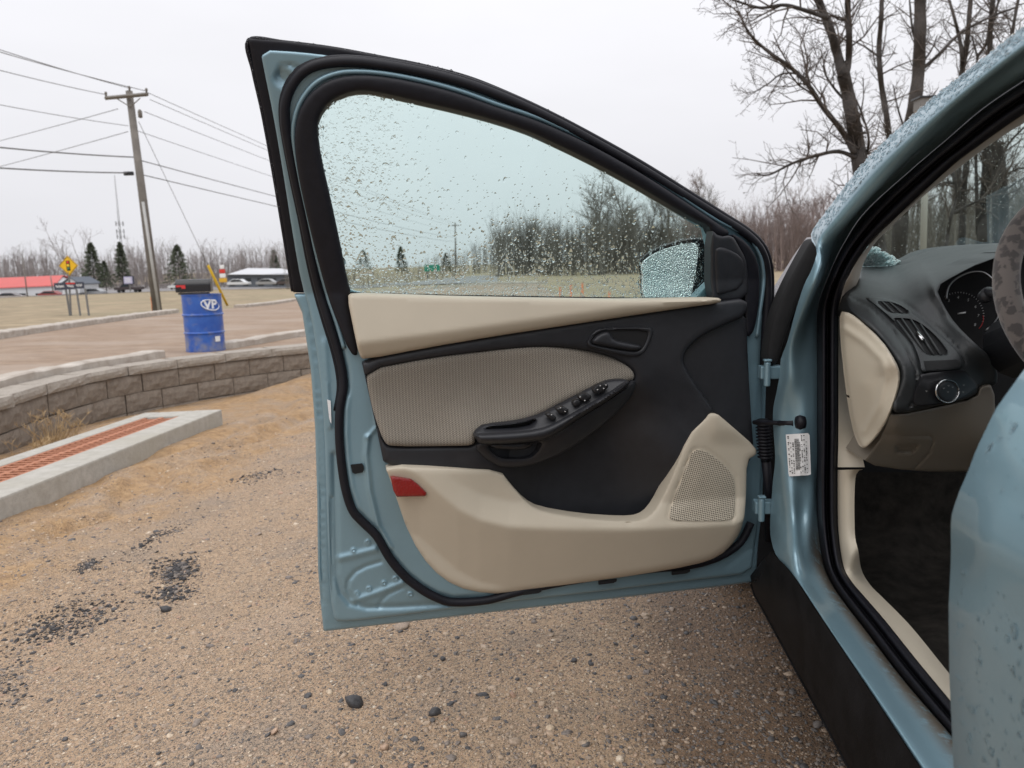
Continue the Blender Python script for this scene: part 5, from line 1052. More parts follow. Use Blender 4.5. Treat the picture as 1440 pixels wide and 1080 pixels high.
mb = MB(); mb.tube([gpt((1180, 295), 1.42), gpt((1050, 285), 1.45), gpt((990, 290), 1.46)], [0.008, 0.009, 0.012], 10); mb.tube([gpt((1000, 300), 1.455), gpt((930, 345), 1.47)], [0.014, 0.012], 12); mb.build('indicator_stalk', BLACK, car, True)
# steering wheel with a leopard-print cover
def leo_mat():
    m = bpy.data.materials.new('leopard_cover'); m.use_nodes = True; t = m.node_tree; b = t.nodes['Principled BSDF']; b.inputs['Roughness'].default_value = 0.9; b.inputs['Sheen Weight'].default_value = 0.3
    tc = nn(t, 'ShaderNodeTexCoord'); nz_ = nn(t, 'ShaderNodeTexNoise'); nz_.inputs['Scale'].default_value = 70; t.links.new(tc.outputs['Object'], nz_.inputs['Vector'])
    ad = nn(t, 'ShaderNodeMix', data_type='RGBA', blend_type='LINEAR_LIGHT'); ad.inputs[0].default_value = 0.012; t.links.new(tc.outputs['Object'], ad.inputs[6]); t.links.new(nz_.outputs['Color'], ad.inputs[7])
    vo = nn(t, 'ShaderNodeTexVoronoi'); vo.inputs['Scale'].default_value = 62; t.links.new(ad.outputs[2], vo.inputs['Vector'])
    r = nn(t, 'ShaderNodeMapRange'); r.inputs[1].default_value = 0.44; r.inputs[2].default_value = 0.56; t.links.new(vo.outputs['Distance'], r.inputs[0])
    x = nn(t, 'ShaderNodeMix', data_type='RGBA'); x.inputs[6].default_value = (0.045, 0.039, 0.038, 1); x.inputs[7].default_value = (0.105, 0.09, 0.083, 1); t.links.new(r.outputs[0], x.inputs[0]); t.links.new(x.outputs[2], b.inputs['Base Color']); return m
cx_, cz_ = 0, 0
wc = at_y(1411.0, 417.0, 1.18)+np.array([0.195, 0.02, 0.0]); mb = MB(); pts = []
for t in np.linspace(0, 2*math.pi, 65):
    pts.append(wc-CO+0.178*np.array([math.cos(t), math.sin(t)*0.40, math.sin(t)*0.917]))
mb.tube(pts, 0.0185, 14, False); sw_ = mb.build('steering_wheel', leo_mat(), car, True)
mb = MB(); c0 = wc-CO+np.array([0, 0.03, -0.012])
for d_ in ((-0.16, -0.005, -0.02), (0.16, -0.005, -0.02), (0, -0.07, -0.16)): mb.tube([c0, c0+np.array(d_)], [0.03, 0.014], 8)
mb.lathe([(0.001, -0.03), (0.05, -0.028), (0.07, -0.01), (0.075, 0.03), (0.03, 0.06)], c0, 'y', 24); mb.build('wheel_hub', BLACK, sw_, True)
mb = MB(); mb.tube([c0, c0+np.array([0, 0.25, -0.10])], [0.045, 0.06], 14); mb.build('steering_column', BLACK, sw_, True)
# windscreen and its rain
W1, W2, W3 = at_y(1196., 384., 2.02), at_y(1470., 340., 2.2), at_y(1440., 140., 1.62); wn = np.cross(W2-W1, W3-W1); wn /= np.linalg.norm(wn); wn = wn if wn[1] > 0 else -wn
def wsp(x, y, off):
    r = ray(x, y); t = ((W1-CP)@wn+np.asarray(off))/(r@wn); return CP+r*t[..., None]-CO
ws = sheet('windscreen', [(1196, 384), (1300, 372), (1440, 352), (1560, 335), (1600, 60), (1440, 120), (1360, 180), (1280, 250), (1230, 310)], wsp, 0.0, WSGLASS, car, res=60, smooth=0, skirt=None, edge_res=20)
k = 1100; gx = 1214+np.abs(RNG.normal(0, 24, k)); gy = 374-np.abs(RNG.normal(0, 13, k)); ok = gy > 372-0.55*(1275-gx); gx, gy = gx[ok], gy[ok]
drops('ice_slush', wsp(gx, gy, 0.001), np.tile(wn, (len(gx), 1))+RNG.normal(0, .3, (len(gx), 3)), RNG.uniform(0.0022, 0.005, len(gx)), ws, 0.8, None, slush_mat())
k = 1200; gx = RNG.uniform(1215, 1440, k); gy = RNG.uniform(170, 372, k); drops('rain_specks', wsp(gx, gy, 0.001), np.tile(wn, (k, 1)), np.exp(RNG.normal(math.log(0.0009), 0.3, k)), ws, 0.6)
# beads of ice and water standing on the roof edge
q0 = cr(np.array(R0[:7], float), 1400); q1 = cr(np.array(R1[:7], float), 1400); t = RNG.uniform(0.0, 0.95, 1400)[:, None]; q = q0*(1-t)+q1*t
P = body(q[:, 0], q[:, 1], .505-0.017*t[:, 0]); beads = drops('roof_beads', P, np.tile(np.array([-0.45, -0.25, 0.85]), (1400, 1))+RNG.normal(0, .15, (1400, 3)), RNG.uniform(0.0016, 0.0042, 1400), bodypart, 0.75)
# roof, bonnet, wing, wheel, floor, far side: the rest of the car, for the light and for other viewpoints
e0 = body(np.array([p[0] for p in R0[:7]], float), np.array([p[1] for p in R0[:7]], float), .505)
top = e0[0]; rows = []
back = [e0[0]+np.array([0.0, -d_, 0.02*d_]) for d_ in (1.6, 1.0, 0.5)]
line = np.array(back+[e0[0]]); n_ = len(line); v = []
for s_ in np.linspace(0, 1, 9):
    for p in line: v.append(p+np.array([0.95*s_, 0, 0.055*math.sin(math.pi*s_)]))
f = [(i*n_+j, i*n_+j+1, (i+1)*n_+j+1, (i+1)*n_+j) for i in range(8) for j in range(n_-1)]
pyd('roof', v, f, PAINT, car)
v = []
for s_ in np.linspace(0, 1, 9):
    for yy, zz, xi in ((2.02, 0.985, 0.05), (2.3, 0.945, 0.03), (2.7, 0.88, 0.02), (3.05, 0.78, 0.04), (3.18, 0.62, 0.08)):
        v.append(np.array([0.50+xi+(1.52-2*xi)*s_, yy, zz+0.05*math.sin(math.pi*s_)-0.03])-CO)
f = [(i*5+j, i*5+j+1, (i+1)*5+j+1, (i+1)*5+j) for i in range(8) for j in range(4)]
pyd('bonnet', v, f, PAINT, car)
v = []; arch = [(1.93, .24), (1.95, .30)]
fo = [(1.92, 0.26), (2.22, 0.26)]+[(2.60+0.36*math.cos(a_), 0.31+0.36*math.sin(a_)) for a_ in np.linspace(math.pi, 0.0, 12)]+[(3.14, 0.30), (3.16, 0.62), (3.04, 0.76), (2.7, 0.85), (2.3, 0.91), (2.0, 0.95), (1.92, 0.93)]
mb = MB(); mb.prism([np.array([0.475+0.03*(y_-1.9)*0.5, y_, z_])-CO for y_, z_ in fo], (0.06, 0, 0)); mb.build('front_wing', PAINT, car)
TYRE = mat('tyre_rubber', (0.02, 0.02, 0.02), 0.85, var=0.3, vscale=30)
mb = MB(); wc2 = np.array([0.585, 2.60, 0.30])-CO; mb.lathe([(0.19, -0.10), (0.26, -0.105), (0.295, -0.09), (0.31, -0.06), (0.31, 0.06), (0.295, 0.09), (0.26, 0.105), (0.19, 0.10)], wc2, 'x', 40); tyre = mb.build('front_wheel', TYRE, car, True)
mb = MB(); mb.lathe([(0.01, -0.07), (0.06, -0.075), (0.10, -0.05), (0.17, -0.06), (0.195, -0.09), (0.195, 0.09)], wc2, 'x', 40); mb.build('rim', mat('alloy', (0.45, 0.45, 0.46), 0.35, 0.9), tyre, True)
mb = MB(); mb.box(np.array([1.26, 1.0, 0.265])-CO, (1.50, 2.6, 0.05)); mb.build('floor_pan', CARPET, car)
sheet('carpet', [(1196, 664), (1290, 664), (1420, 660), (1420, 1000), (1338, 980), (1240, 850), (1208, 800), (1200, 740)], lambda x, y, h: at_z(x, y, h)-CO if False else dash(x, y, h), lambda x, y, d: np.interp(y, [660, 740, 800, 900, 1000], [2.05, 1.98, 1.80, 1.42, 1.18])+0.02*np.sin(x*0.05+y*0.03), CARPET, car, res=8, smooth=0, skirt=(0, 0, -0.03))
mb = MB(); mb.box(np.array([1.30, 2.65, 0.26])-CO, (1.10, 1.0, 0.08)); mb.build('underbody', VOID, car)
mb = MB(); mb.box(np.array([1.26, 2.16, 0.62])-CO, (1.42, 0.04, 0.70)); mb.build('firewall', VOID, car)
mb = MB(); mb.box(np.array([2.0, 0.95, 0.62])-CO, (0.05, 2.4, 0.70)); mb.build('far_side', PAINT, car)

# ================================================================== BACKGROUND
BARK = mat('dark_bark', (0.048, 0.041, 0.037), 0.95, var=0.35, vscale=9, bump=0.8, bscale=40, bdist=0.02)
TWIG = mat('twig_bark', (0.10, 0.082, 0.072), 0.95, var=0.2, vscale=2)
WOODC = mat('far_bark_hazed', (0.27, 0.238, 0.225), 0.95, var=0.25, vscale=0.3)  # bark made paler: distance haze is put into the colour
WOODW = mat('wood_bark', (0.17, 0.155, 0.135), 0.95, var=0.3, vscale=0.3)
WOODR = mat('brush_bark', (0.235, 0.185, 0.17), 0.95, var=0.25, vscale=0.4)
def branch(rng, p, d, L, r0, r1, n, wander, lift):
    pts = [p]; d = d/np.linalg.norm(d)
    for i in range(n-1):
        d = d+rng.normal(0, wander, 3)+np.array([0, 0, lift]); d = d/np.linalg.norm(d); pts.append(pts[-1]+d*L/(n-1))
    return np.array(pts), np.linspace(r0, r1, n)
def spawn(rng, out, pts, rad, L, level, n, dens, wander=0.22, lift=0.05, npts=4, rmin=0.002, frac=(0.2, 1.0), planar=None):
    if level == 0: return
    seg = len(pts)-1
    for _ in range(n):
        t = rng.uniform(*frac)*seg; i = min(int(t), seg-1); u = t-i; p = pts[i]*(1-u)+pts[i+1]*u; rr = rad[i]*(1-u)+rad[i+1]*u
        ax = pts[i+1]-pts[i]; ax = ax/(np.linalg.norm(ax)+1e-9); o = rng.normal(0, 1, 3); o -= ax*(o@ax); o /= np.linalg.norm(o)+1e-9; a = rng.uniform(0.45, 1.15)
        d = ax*math.cos(a)+o*math.sin(a); l = L*rng.uniform(0.5, 1.15)*(1-0.35*t/seg); r = max(min(rr*0.6, l*0.022), rmin)
        b, br = branch(rng, p, d, l, r, max(r*0.35, rmin*0.7), npts, wander, lift); out.append((b, br))
        spawn(rng, out, b, br, l*0.55, level-1, max(2, int(n*dens)), dens, wander, lift, npts, rmin, (0.15, 1.0))
def tubes_np(groups, sides=3):
    V = []; T = []; base = 0; by = {}
    for p, r in groups: by.setdefault(len(p), []).append((p, r))
    for n, L in by.items():
        P = np.array([q[0] for q in L]); R = np.array([q[1] for q in L]); D = np.gradient(P, axis=1); D /= np.linalg.norm(D, axis=2)[..., None]+1e-12
        a = np.where(np.abs(D[..., 2:3]) < 0.9, np.array([0, 0, 1.0]), np.array([1.0, 0, 0])); U = np.cross(D, a); U /= np.linalg.norm(U, axis=2)[..., None]; W = np.cross(D, U)
        th = np.arange(sides)*2*math.pi/sides
        v = P[:, :, None]+R[:, :, None, None]*(np.cos(th)[None, None, :, None]*U[:, :, None]+np.sin(th)[None, None, :, None]*W[:, :, None]); m = len(L)
        idx = base+np.arange(m*n*sides).reshape(m, n, sides); A = idx[:, :-1]; B = idx[:, 1:]; A2 = np.roll(A, -1, 2); B2 = np.roll(B, -1, 2)
        T.append(np.stack([A, A2, B2, B], -1).reshape(-1, 4)); V.append(v.reshape(-1, 3)); base += m*n*sides
    return np.vstack(V), np.vstack(T)
# ---- the bare trees behind the windscreen pillar, limbs laid out along the photographed ones
def limb_tree(label, depth, limbs, seed, twL, twN, lv=3, group='bare trees by the lot'):
    rng = np.random.default_rng(seed); out = []; main = []
    for px, r0, r1, d0, d1 in limbs:
        k = max(len(px)*4, 8); q = cr(np.array(px, float), k); dep = depth+np.linspace(d0, d1, k)+0.12*np.sin(np.arange(k)*0.9+seed)
        P = at_y(q[:, 0], q[:, 1], dep); rr = np.linspace(r0, r1, k)/F*depth/2*(1+0.05*np.sin(np.arange(k)*1.7)); main.append((P, rr))
        Lp = np.linalg.norm(np.diff(P, axis=0), axis=1).sum(); n = int(twN*Lp); spawn(rng, out, P, rr, twL, lv, n, 0.62 if n < 12 else 6.5/n, 0.24, 0.04, 4, 0.0035)
    base = at_y(float(limbs[0][0][0][0]), float(limbs[0][0][0][1]), depth); base[2] = float(gz_far(base[0], base[1]))
    t = empty('bare_tree', tuple(base)); tag(t, label, 'tree', group)
    mb = MB()
    for P, rr in main: mb.tube(P-base, rr, 9)
    mb.build('trunk', BARK, t, True)
    if out:
        V, T = tubes_np(out, 3); fast('crown', V-base, T, TWIG, t, k=4)
    return t
limb_tree('large forked bare tree with a low limb reaching left', 14.0, [
    ([(1240, 380), (1225, 310), (1211, 246), (1207, 211), (1199, 169), (1192, 130), (1186, 106)], 25, 16, 0, 0), ([(1186, 108), (1179, 81), (1169, 46), (1151, 0), (1130, -60)], 13, 8, 0, 0.6), ([(1187, 112), (1193, 88), (1194, 42), (1192, 0), (1196, -60)], 9, 6, 0, -0.5),
    ([(1202, 216), (1183, 183), (1155, 148), (1137, 120), (1112, 95), (1077, 70), (1053, 46), (1040, 18)], 8, 2.5, 0, -1.2), ([(1204, 222), (1179, 213), (1151, 218), (1116, 229), (1081, 246), (1064, 244)], 6, 2, 0, -0.8), ([(1166, 26), (1130, 14), (1102, 7), (1070, 11), (1040, 3), (1010, -8)], 6, 2, 0, -0.8),
    ([(1155, 148), (1128, 108), (1100, 104), (1080, 118), (1060, 130)], 4, 1.5, -0.3, 0.6), ([(1196, 150), (1170, 120), (1158, 95), (1165, 70)], 4, 1.5, 0, 0.8), ([(1210, 240), (1222, 200), (1212, 160), (1204, 140)], 4, 2, 0, -0.4)], 11, 1.1, 7.0)
limb_tree('slender wavy bare trunk right of the forked tree', 16.0, [([(1272, 300), (1260, 240), (1251, 197), (1246, 158), (1239, 116), (1236, 70), (1239, 28), (1240, 0), (1243, -60)], 9, 5, 0, 0), ([(1236, 80), (1215, 65), (1200, 58)], 3, 1.5, 0, 0.5), ([(1272, 182), (1262, 150), (1256, 120)], 3, 1.2, 0, -0.3)], 12, 1.0, 5.0)
limb_tree('thick straight bare trunk beside the light box', 18.0, [([(1262, 385), (1266, 320), (1274, 220), (1280, 176), (1287, 141), (1292, 98), (1294, 42), (1294, 0), (1297, -70)], 20, 13, 0, 0), ([(1296, 98), (1320, 77), (1348, 49), (1390, 25), (1430, 10)], 5, 2.5, 0, 0.8), ([(1292, 70), (1283, 40), (1279, 0)], 4, 2, 0, 0.4), ([(1297, 88), (1310, 70), (1318, 50)], 3, 1.2, 0, 0)], 13, 1.1, 4.6)
limb_tree('bare tree with crossing dark stems above the roof edge', 20.0, [([(1345, 300), (1350, 150), (1353, 102), (1359, 67), (1362, 35), (1368, -40)], 9, 5, 0, 0), ([(1353, 102), (1352, 70), (1346, 40), (1335, 0)], 6, 3, 0, 0), ([(1375, 330), (1372, 200), (1374, 90), (1372, 70), (1366, 50)], 5, 2, 0, 0), ([(1374, 80), (1388, 60), (1400, 20), (1410, -30)], 4, 2, 0, 0)], 14, 1.2, 4.8)
limb_tree('bare tree with two pale stems at the right edge', 19.0, [([(1402, 345), (1398, 200), (1392, 67), (1396, 0), (1399, -60)], 11, 5, 0, 0), ([(1398, 180), (1415, 100), (1428, 20), (1440, -40)], 6, 3, 0, 0), ([(1396, 240), (1420, 200), (1450, 170)], 4, 2, 0, 0)], 15, 1.2, 4.8)
limb_tree('bare trunk seen through the windscreen near the centre post', 21.0, [([(1352, 345), (1356, 260), (1362, 200), (1366, 150)], 9, 6, 0, 0), ([(1356, 270), (1340, 258), (1325, 258), (1312, 262)], 5, 2, 0, 0), ([(1358, 300), (1345, 270), (1338, 240)], 4, 2, 0, 0)], 16, 1.2, 5.0)
limb_tree('stout bare trunk seen through the middle of the windscreen', 20.0, [([(1382, 345), (1384, 290), (1388, 220), (1380, 150)], 15, 9, 0, 0), ([(1384, 300), (1400, 260), (1425, 240), (1450, 235)], 5, 2, 0, 0)], 17, 1.2, 5.0)
limb_tree('dark bare trunk low in the windscreen by the wheel', 17.0, [([(1330, 350), (1336, 310), (1345, 275), (1340, 240), (1330, 215)], 5, 2, 0, 0), ([(1338, 300), (1370, 285), (1410, 268), (1440, 250)], 4, 2, 0, 0), ([(1410, 345), (1412, 280), (1406, 200)], 13, 8, 0.5, 0.5)], 18, 1.2, 4.6)
# ---- tree variants for the woods
def make_variant(seed, n1, bushy):
    rng = np.random.default_rng(seed); out = []; h = 1.0
    stems = rng.integers(3, 6) if bushy else 1
    for s_ in range(stems):
        d = np.array([rng.normal(0, 0.22 if bushy else 0.04), rng.normal(0, 0.22 if bushy else 0.04), 1.0]); p, r = branch(rng, np.array([rng.normal(0, .04), rng.normal(0, .04), -0.02]), d, h*rng.uniform(0.8, 1.0), 0.016 if not bushy else 0.010, 0.003, 5, 0.07, 0.02); out.append((p, r))
        spawn(rng, out, p, r, 0.34, 2, n1//stems, 0.5, 0.18, 0.16, 3, 0.0016, (0.25 if not bushy else 0.1, 1.0))
    return tubes_np(out, 3)
def make_upright(seed, nb=17, tw=1, stems=5):
    rng = np.random.default_rng(seed); out = []
    for s_ in range(stems):
        p, r = branch(rng, np.array([rng.normal(0, .10), rng.normal(0, .10), -0.02]), np.array([rng.normal(0, .05), rng.normal(0, .05), 1.0]), rng.uniform(0.72, 1.0), rng.uniform(0.006, 0.012), 0.0022, 5, 0.035, 0.02); out.append((p, r))
        for _ in range(nb):
            t = rng.uniform(0.6, 4.0); i = min(int(t), 3); u = t-i; q = p[i]*(1-u)+p[i+1]*u; a = rng.uniform(0, 6.28); tl = rng.uniform(0.25, 0.75); b_, br_ = branch(rng, q, np.array([math.cos(a)*tl, math.sin(a)*tl, 1.0]), rng.uniform(0.12, 0.3), 0.0028, 0.0011, 3, 0.12, 0.1); out.append((b_, br_))
            for _ in range(tw):
                c_ = b_[1] if rng.uniform() < 0.5 else b_[2]; d_ = rng.normal(0, 0.6, 3)+np.array([0, 0, 0.8]); e_, er_ = branch(rng, c_, d_, rng.uniform(0.05, 0.12), 0.0016, 0.0008, 3, 0.15, 0.05); out.append((e_, er_))
    return tubes_np(out, 3)
VS = [make_upright(300+k) for k in range(5)]; VL = [make_upright(320+k, 13, 1, 3) for k in range(5)]
VTL = [make_variant(400+k, 11, False) for k in range(4)]; VBL = [make_variant(420+k, 12, True) for k in range(4)]
VT = [make_variant(100+k, 26, False) for k in range(5)]; VB = [make_variant(200+k, 30, True) for k in range(4)]
def woods(name, label, spots, var, m):
    V = []; T = []; b = 0
    for (X, Y, H, k) in spots:
        v, t = var[k % len(var)]; a = RNG.uniform(0, 6.28); c, s_ = math.cos(a), math.sin(a); wd = RNG.uniform(0.85, 1.3)
        q = np.stack([(v[:, 0]*c-v[:, 1]*s_)*wd, (v[:, 0]*s_+v[:, 1]*c)*wd, v[:, 2]], 1)*H+np.array([X, Y, float(gz_far(X, Y))-0.1]); V.append(q); T.append(t+b); b += len(q)
    o = fast(name, np.vstack(V), np.vstack(T), m, k=4); tag(o, label, kind='stuff'); return o
def spots_px(x0, x1, d0, d1, n, hf):
    S = []
    for k in range(n):
        x = x0+(x1-x0)*(k+RNG.uniform(-0.6, 1.6))/n; d = RNG.uniform(d0, d1); X = at_y(x, 380., d)[0]; S.append((X, d, hf(x)*RNG.uniform(0.75, 1.12), int(RNG.integers(0, 99))))
    return S
def woods2(name, label, groups, m):
    sp_ = []
    V = []; T = []; b = 0
    for spots, var in groups:
        for (X, Y, H, k) in spots:
            v, t = var[k % len(var)]; a = RNG.uniform(0, 6.28); c, s_ = math.cos(a), math.sin(a); wd = RNG.uniform(0.85, 1.35)
            q = np.stack([(v[:, 0]*c-v[:, 1]*s_)*wd, (v[:, 0]*s_+v[:, 1]*c)*wd, v[:, 2]], 1)*H+np.array([X, Y, float(gz_far(X, Y))-0.1]); V.append(q); T.append(t+b); b += len(q)
    o = fast(name, np.vstack(V), np.vstack(T), m, k=4); tag(o, label, kind='stuff'); return o
woods2('far_wood', 'dark bare wood seen through the wet door window', [(spots_px(695, 1010, 62, 88, 135, lambda x: 5.0+0.5*math.sin(x/19.0)), VS), (spots_px(820, 1010, 62, 80, 14, lambda x: 7.0), VT), (spots_px(400, 500, 120, 150, 40, lambda x: 4.0), VL), (spots_px(480, 700, 100, 130, 80, lambda x: 2.6+2.4*max(0, (x-560)/140)), VL)], WOODW)
woods2('far_wood', 'reddish bare brush between the door and the windscreen pillar', [(spots_px(975, 1250, 54, 74, 70, lambda x: 5.0), VS), (spots_px(975, 1250, 54, 74, 75, lambda x: 5.2+0.7*math.sin(x/25.0)), VB)], WOODR)
woods2('far_wood', 'grey bare wood seen through the windscreen', [(spots_px(1230, 1560, 36, 60, 80, lambda x: 5.0), VS)], WOODW)
woods2('far_wood', 'brownish bare treeline behind the far buildings', [(spots_px(-120, 440, 235, 300, 90, lambda x: 14.5+2.5*math.sin(x/33.0)), VTL), (spots_px(-120, 440, 230, 290, 130, lambda x: 12.0+2.0*math.sin(x/21.0)), VBL), (spots_px(-120, 440, 230, 290, 170, lambda x: 12.5+2.0*math.sin(x/27.0)), VL)], WOODC)
def bare(label, x, ytop, ybase, d, k, m=WOODC, var=None):
    v, t = (var or VT)[k % 5 if var is None else k % len(var)]; b = at_y(float(x), float(ybase), d); H = (ybase-ytop)/F*d
    o = fast('bare_tree', v*H, t, m, k=4); o.location = tuple(b); tag(o, label, 'tree', 'far bare trees'); return o
bare('tall spreading bare tree behind the yellow sign', 108, 312, 405, 190, 1, var=VB); bare('bare tree left of the radio mast', 128, 316, 404, 195, 2, var=VB); bare('bare tree just right of the radio mast', 200, 338, 402, 200, 3)
bare('rounded bare tree above the grey-roofed building', 344, 344, 400, 210, 4); bare('bare tree at the right end of the grey-roofed building', 383, 347, 400, 210, 0)
bare('tallest bare tree in the door window wood', 838, 232, 381, 66, 1, WOODW); bare('second tall bare tree in the door window wood', 885, 250, 380, 68, 3, WOODW); bare('bare tree rising over the right end of the window wood', 935, 268, 378, 66, 0, WOODW); bare('pale bare tree just right of the window frame top', 985, 250, 368, 70, 2, WOODR)
# ---- evergreens
NEEDLE = mat('pine_needles', (0.085, 0.10, 0.065), 0.9, var=0.4, vscale=0.6)
def pine(label, x, ytop, ybase, d, wpx, seed):
    rng = np.random.default_rng(seed); b = at_y(float(x), float(ybase), d); H = (ybase-ytop)/F*d; Wd = wpx/F*d/2
    t = empty('pine_tree', tuple(b)); tag(t, label, 'tree', 'evergreens by the highway')
    mb = MB(); mb.tube([(0, 0, -0.3), (0, 0, H*0.97)], [H*0.014, H*0.003], 6); mb.build('trunk', BARK, t, True)
    n = 1700; z = rng.uniform(0.06, 1, n)**0.8; a = rng.uniform(0, 6.283, n); lob = 1+0.4*np.sin(a*5+np.floor(z*16)*2.1)+0.18*np.sin(z*70)
    r = (1-z)**0.75*rng.uniform(0.25, 1, n)**0.5*lob; c = np.stack([r*Wd*np.cos(a), r*Wd*np.sin(a), z*H-0.10*r*Wd], 1)
    s_ = 0.05*H*rng.uniform(0.5, 1.2, n); d1 = np.stack([np.cos(a), np.sin(a), rng.normal(-0.1, 0.3, n)], 1); d2 = rng.normal(0, 1, (n, 3)); d2 *= 0.35/np.linalg.norm(d2, axis=1)[:, None]
    V = np.stack([c-d1*s_[:, None]*0.5, c+d2*s_[:, None], c+d1*s_[:, None], c-d2*s_[:, None]], 1).reshape(-1, 3); fast('crown', V, np.arange(n*4).reshape(-1, 4), NEEDLE, t, False, k=4)
pine('tall dark evergreen right of the yellow sign', 134, 341, 408, 150, 34, 1); pine('narrow evergreen in front of the radio mast', 174, 340, 402, 170, 22, 2); pine('broad evergreen right of the utility pole', 253, 344, 401, 160, 38, 3); pine('small evergreen beside the pylon sign', 150, 366, 408, 155, 22, 4); pine('low evergreen at the left of the window view', 512, 352, 386, 118, 30, 6); pine('taller evergreen left of the green sign in the window', 565, 347, 386, 122, 20, 7); pine('small evergreen right of the green sign in the window', 628, 356, 385, 124, 18, 8); pine('distant evergreen above the grey roof end', 388, 352, 398, 215, 18, 5)
# ---- utility pole, wires, guy
WOODP = mat('weathered_pole', (0.17, 0.155, 0.14), 0.9, var=0.25, vscale=3); WOODL = mat('pale_conduit', (0.42, 0.42, 0.41), 0.6, var=0.1, vscale=4)
pb = on_g(np.array([222.]), np.array([438.]), gz_far)[0]; PD = pb[1]
def pp(x, y, dd_=0.0): return at_y(float(x), float(y), PD+dd_)
up = empty('utility_pole', tuple(pb)); tag(up, 'tall wooden utility pole with a crossarm by the road', 'utility pole')
mb = MB(); mb.tube([pb-pb+np.array([0, 0, -0.4]), pp(181.5, 128)-pb], [0.16, 0.11], 12); mb.build('pole', WOODP, up, True)
mb = MB(); mb.tube([pp(223.5, 436, -0.2)-pb, pp(201, 284, -0.18)-pb], 0.05, 8); mb.build('conduit', WOODL, up, True)
mb = MB(); a_, b_ = pp(148, 138, -0.2), pp(208, 132.5, -0.2); R_ = None; mb.tube([a_-pb, b_-pb], 0.065, 4); mb.build('crossarm', WOODP, up)
for x, y in ((149, 133), (182, 125), (206, 128)):
    mb = MB(); c = pp(x, y, -0.2)-pb; mb.lathe([(0.01, -0.08), (0.035, -0.06), (0.03, 0), (0.05, 0.03), (0.03, 0.09), (0.005, 0.10)], c, 'z', 10); mb.build('insulator', WOODP, up, True)
for x0, x1 in ((163, 183), (197, 184)):
    mb = MB(); mb.tube([pp(x0, 138, -0.2)-pb, pp(x1, 150, -0.15)-pb], 0.018, 5); mb.build('brace', WOODP, up)
mb = MB(); c = pp(197, 160, -0.1)-pb; mb.lathe([(0.02, -0.14), (0.07, -0.12), (0.07, 0.08), (0.03, 0.14)], c, 'z', 12); mb.build('cutout_switch', WOODP, up, True)
mb = MB(); mb.box(pp(181, 244, -0.1)-pb, (0.32, 0.12, 0.13)); mb.build('splice_box', BLACK, up, bevel=0.02)
WIRE = mat('wire', (0.16, 0.16, 0.165), 0.7)
fp = on_g(np.array([641.]), np.array([388.]), gz_far)[0]; FD_ = 140.0
far_pole_b = at_y(641., 380., FD_)
fpo = empty('utility_pole', tuple(far_pole_b)); tag(fpo, 'distant utility pole seen through the door window', 'utility pole')
mb = MB(); mb.tube([(0, 0, -0.5), at_y(640., 313., FD_)-far_pole_b], [0.16, 0.11], 8); mb.build('pole', WOODP, fpo, True); mb = MB(); mb.tube([at_y(635., 317., FD_)-far_pole_b, at_y(646., 317., FD_)-far_pole_b], 0.08, 4); mb.build('crossarm', WOODP, fpo)
def wire(a_, b_, sag, r, label, da=0.0, db=None, ydepth=None):
    n = 40; A_ = pp(*a_) if len(a_) == 2 else np.array(a_); B_ = b_; t = np.linspace(0, 1, n)[:, None]; P = A_*(1-t)+B_*t; P[:, 2] -= sag*4*(t*(1-t))[:, 0]
    mb = MB(); mb.tube(P-A_, r, 5); o = mb.build('overhead_wire', WIRE, None, True); o.location = tuple(A_); tag(o, label, 'wire', 'overhead wires'); return o
def left(x, y, d): return at_y(float(x), float(y), d)
LW = [((182, 124), (-260, -20), 0.012, 'topmost wire running left from the pole top'), ((206, 128), (-260, -8), 0.012, 'second wire running left from the crossarm'), ((149, 133), (-260, 25), 0.012, 'wire running left from the left end of the crossarm'), ((181, 177), (-260, 92), 0.010, 'wire running left below the crossarm braces'), ((189, 221), (-260, 176), 0.022, 'upper thick cable running left'), ((183, 243), (-260, 214), 0.022, 'lower thick cable running left into the splice box')]
for a_, b_, r, lb in LW: wire(a_, left(b_[0], b_[1], PD*0.62), 0.10, r, lb)
wire((166, 153), left(-260, 255, PD*1.9), 0.2, 0.012, 'wire crossing down to the left from the pole'); wire((180, 185), left(-260, 292, PD*1.9), 0.2, 0.012, 'lower wire crossing down to the left')
RW = [((207, 130), 314, 0.011, 'topmost wire running right behind the door'), ((211, 140), 316, 0.011, 'second wire running right behind the door'), ((203, 157), 319, 0.011, 'third wire running right behind the door'), ((193, 184), 326, 0.011, 'fourth wire running right behind the door'), ((199, 226), 334, 0.018, 'upper thick cable running right behind the door'), ((201, 246), 340, 0.018, 'lower thick cable running right behind the door')]
for a_, y2, r, lb in RW: wire(a_, at_y(641., float(y2), FD_), 0.35, r, lb)
ga = pp(195, 171); gb = on_g(np.array([320.]), np.array([430.]), gz_far)[0]
mb = MB(); mb.tube([np.zeros(3), gb-ga], 0.010, 5); o = mb.build('guy_wire', WIRE, None, True); o.location = tuple(ga); tag(o, 'thin guy wire slanting from the pole to the ground', 'wire')
YEL = mat('yellow_plastic', (0.70, 0.45, 0.02), 0.5, var=0.08); ORG = mat('orange_plastic', (0.65, 0.17, 0.02), 0.5, var=0.1)
t_ = 0.80; mb = MB(); mb.tube([np.zeros(3), (ga-gb)*0.26], 0.055, 8); o = mb.build('guy_guard', YEL, None, True); o.location = tuple(gb); tag(o, 'yellow guard sleeve low on the guy wire', 'guard')
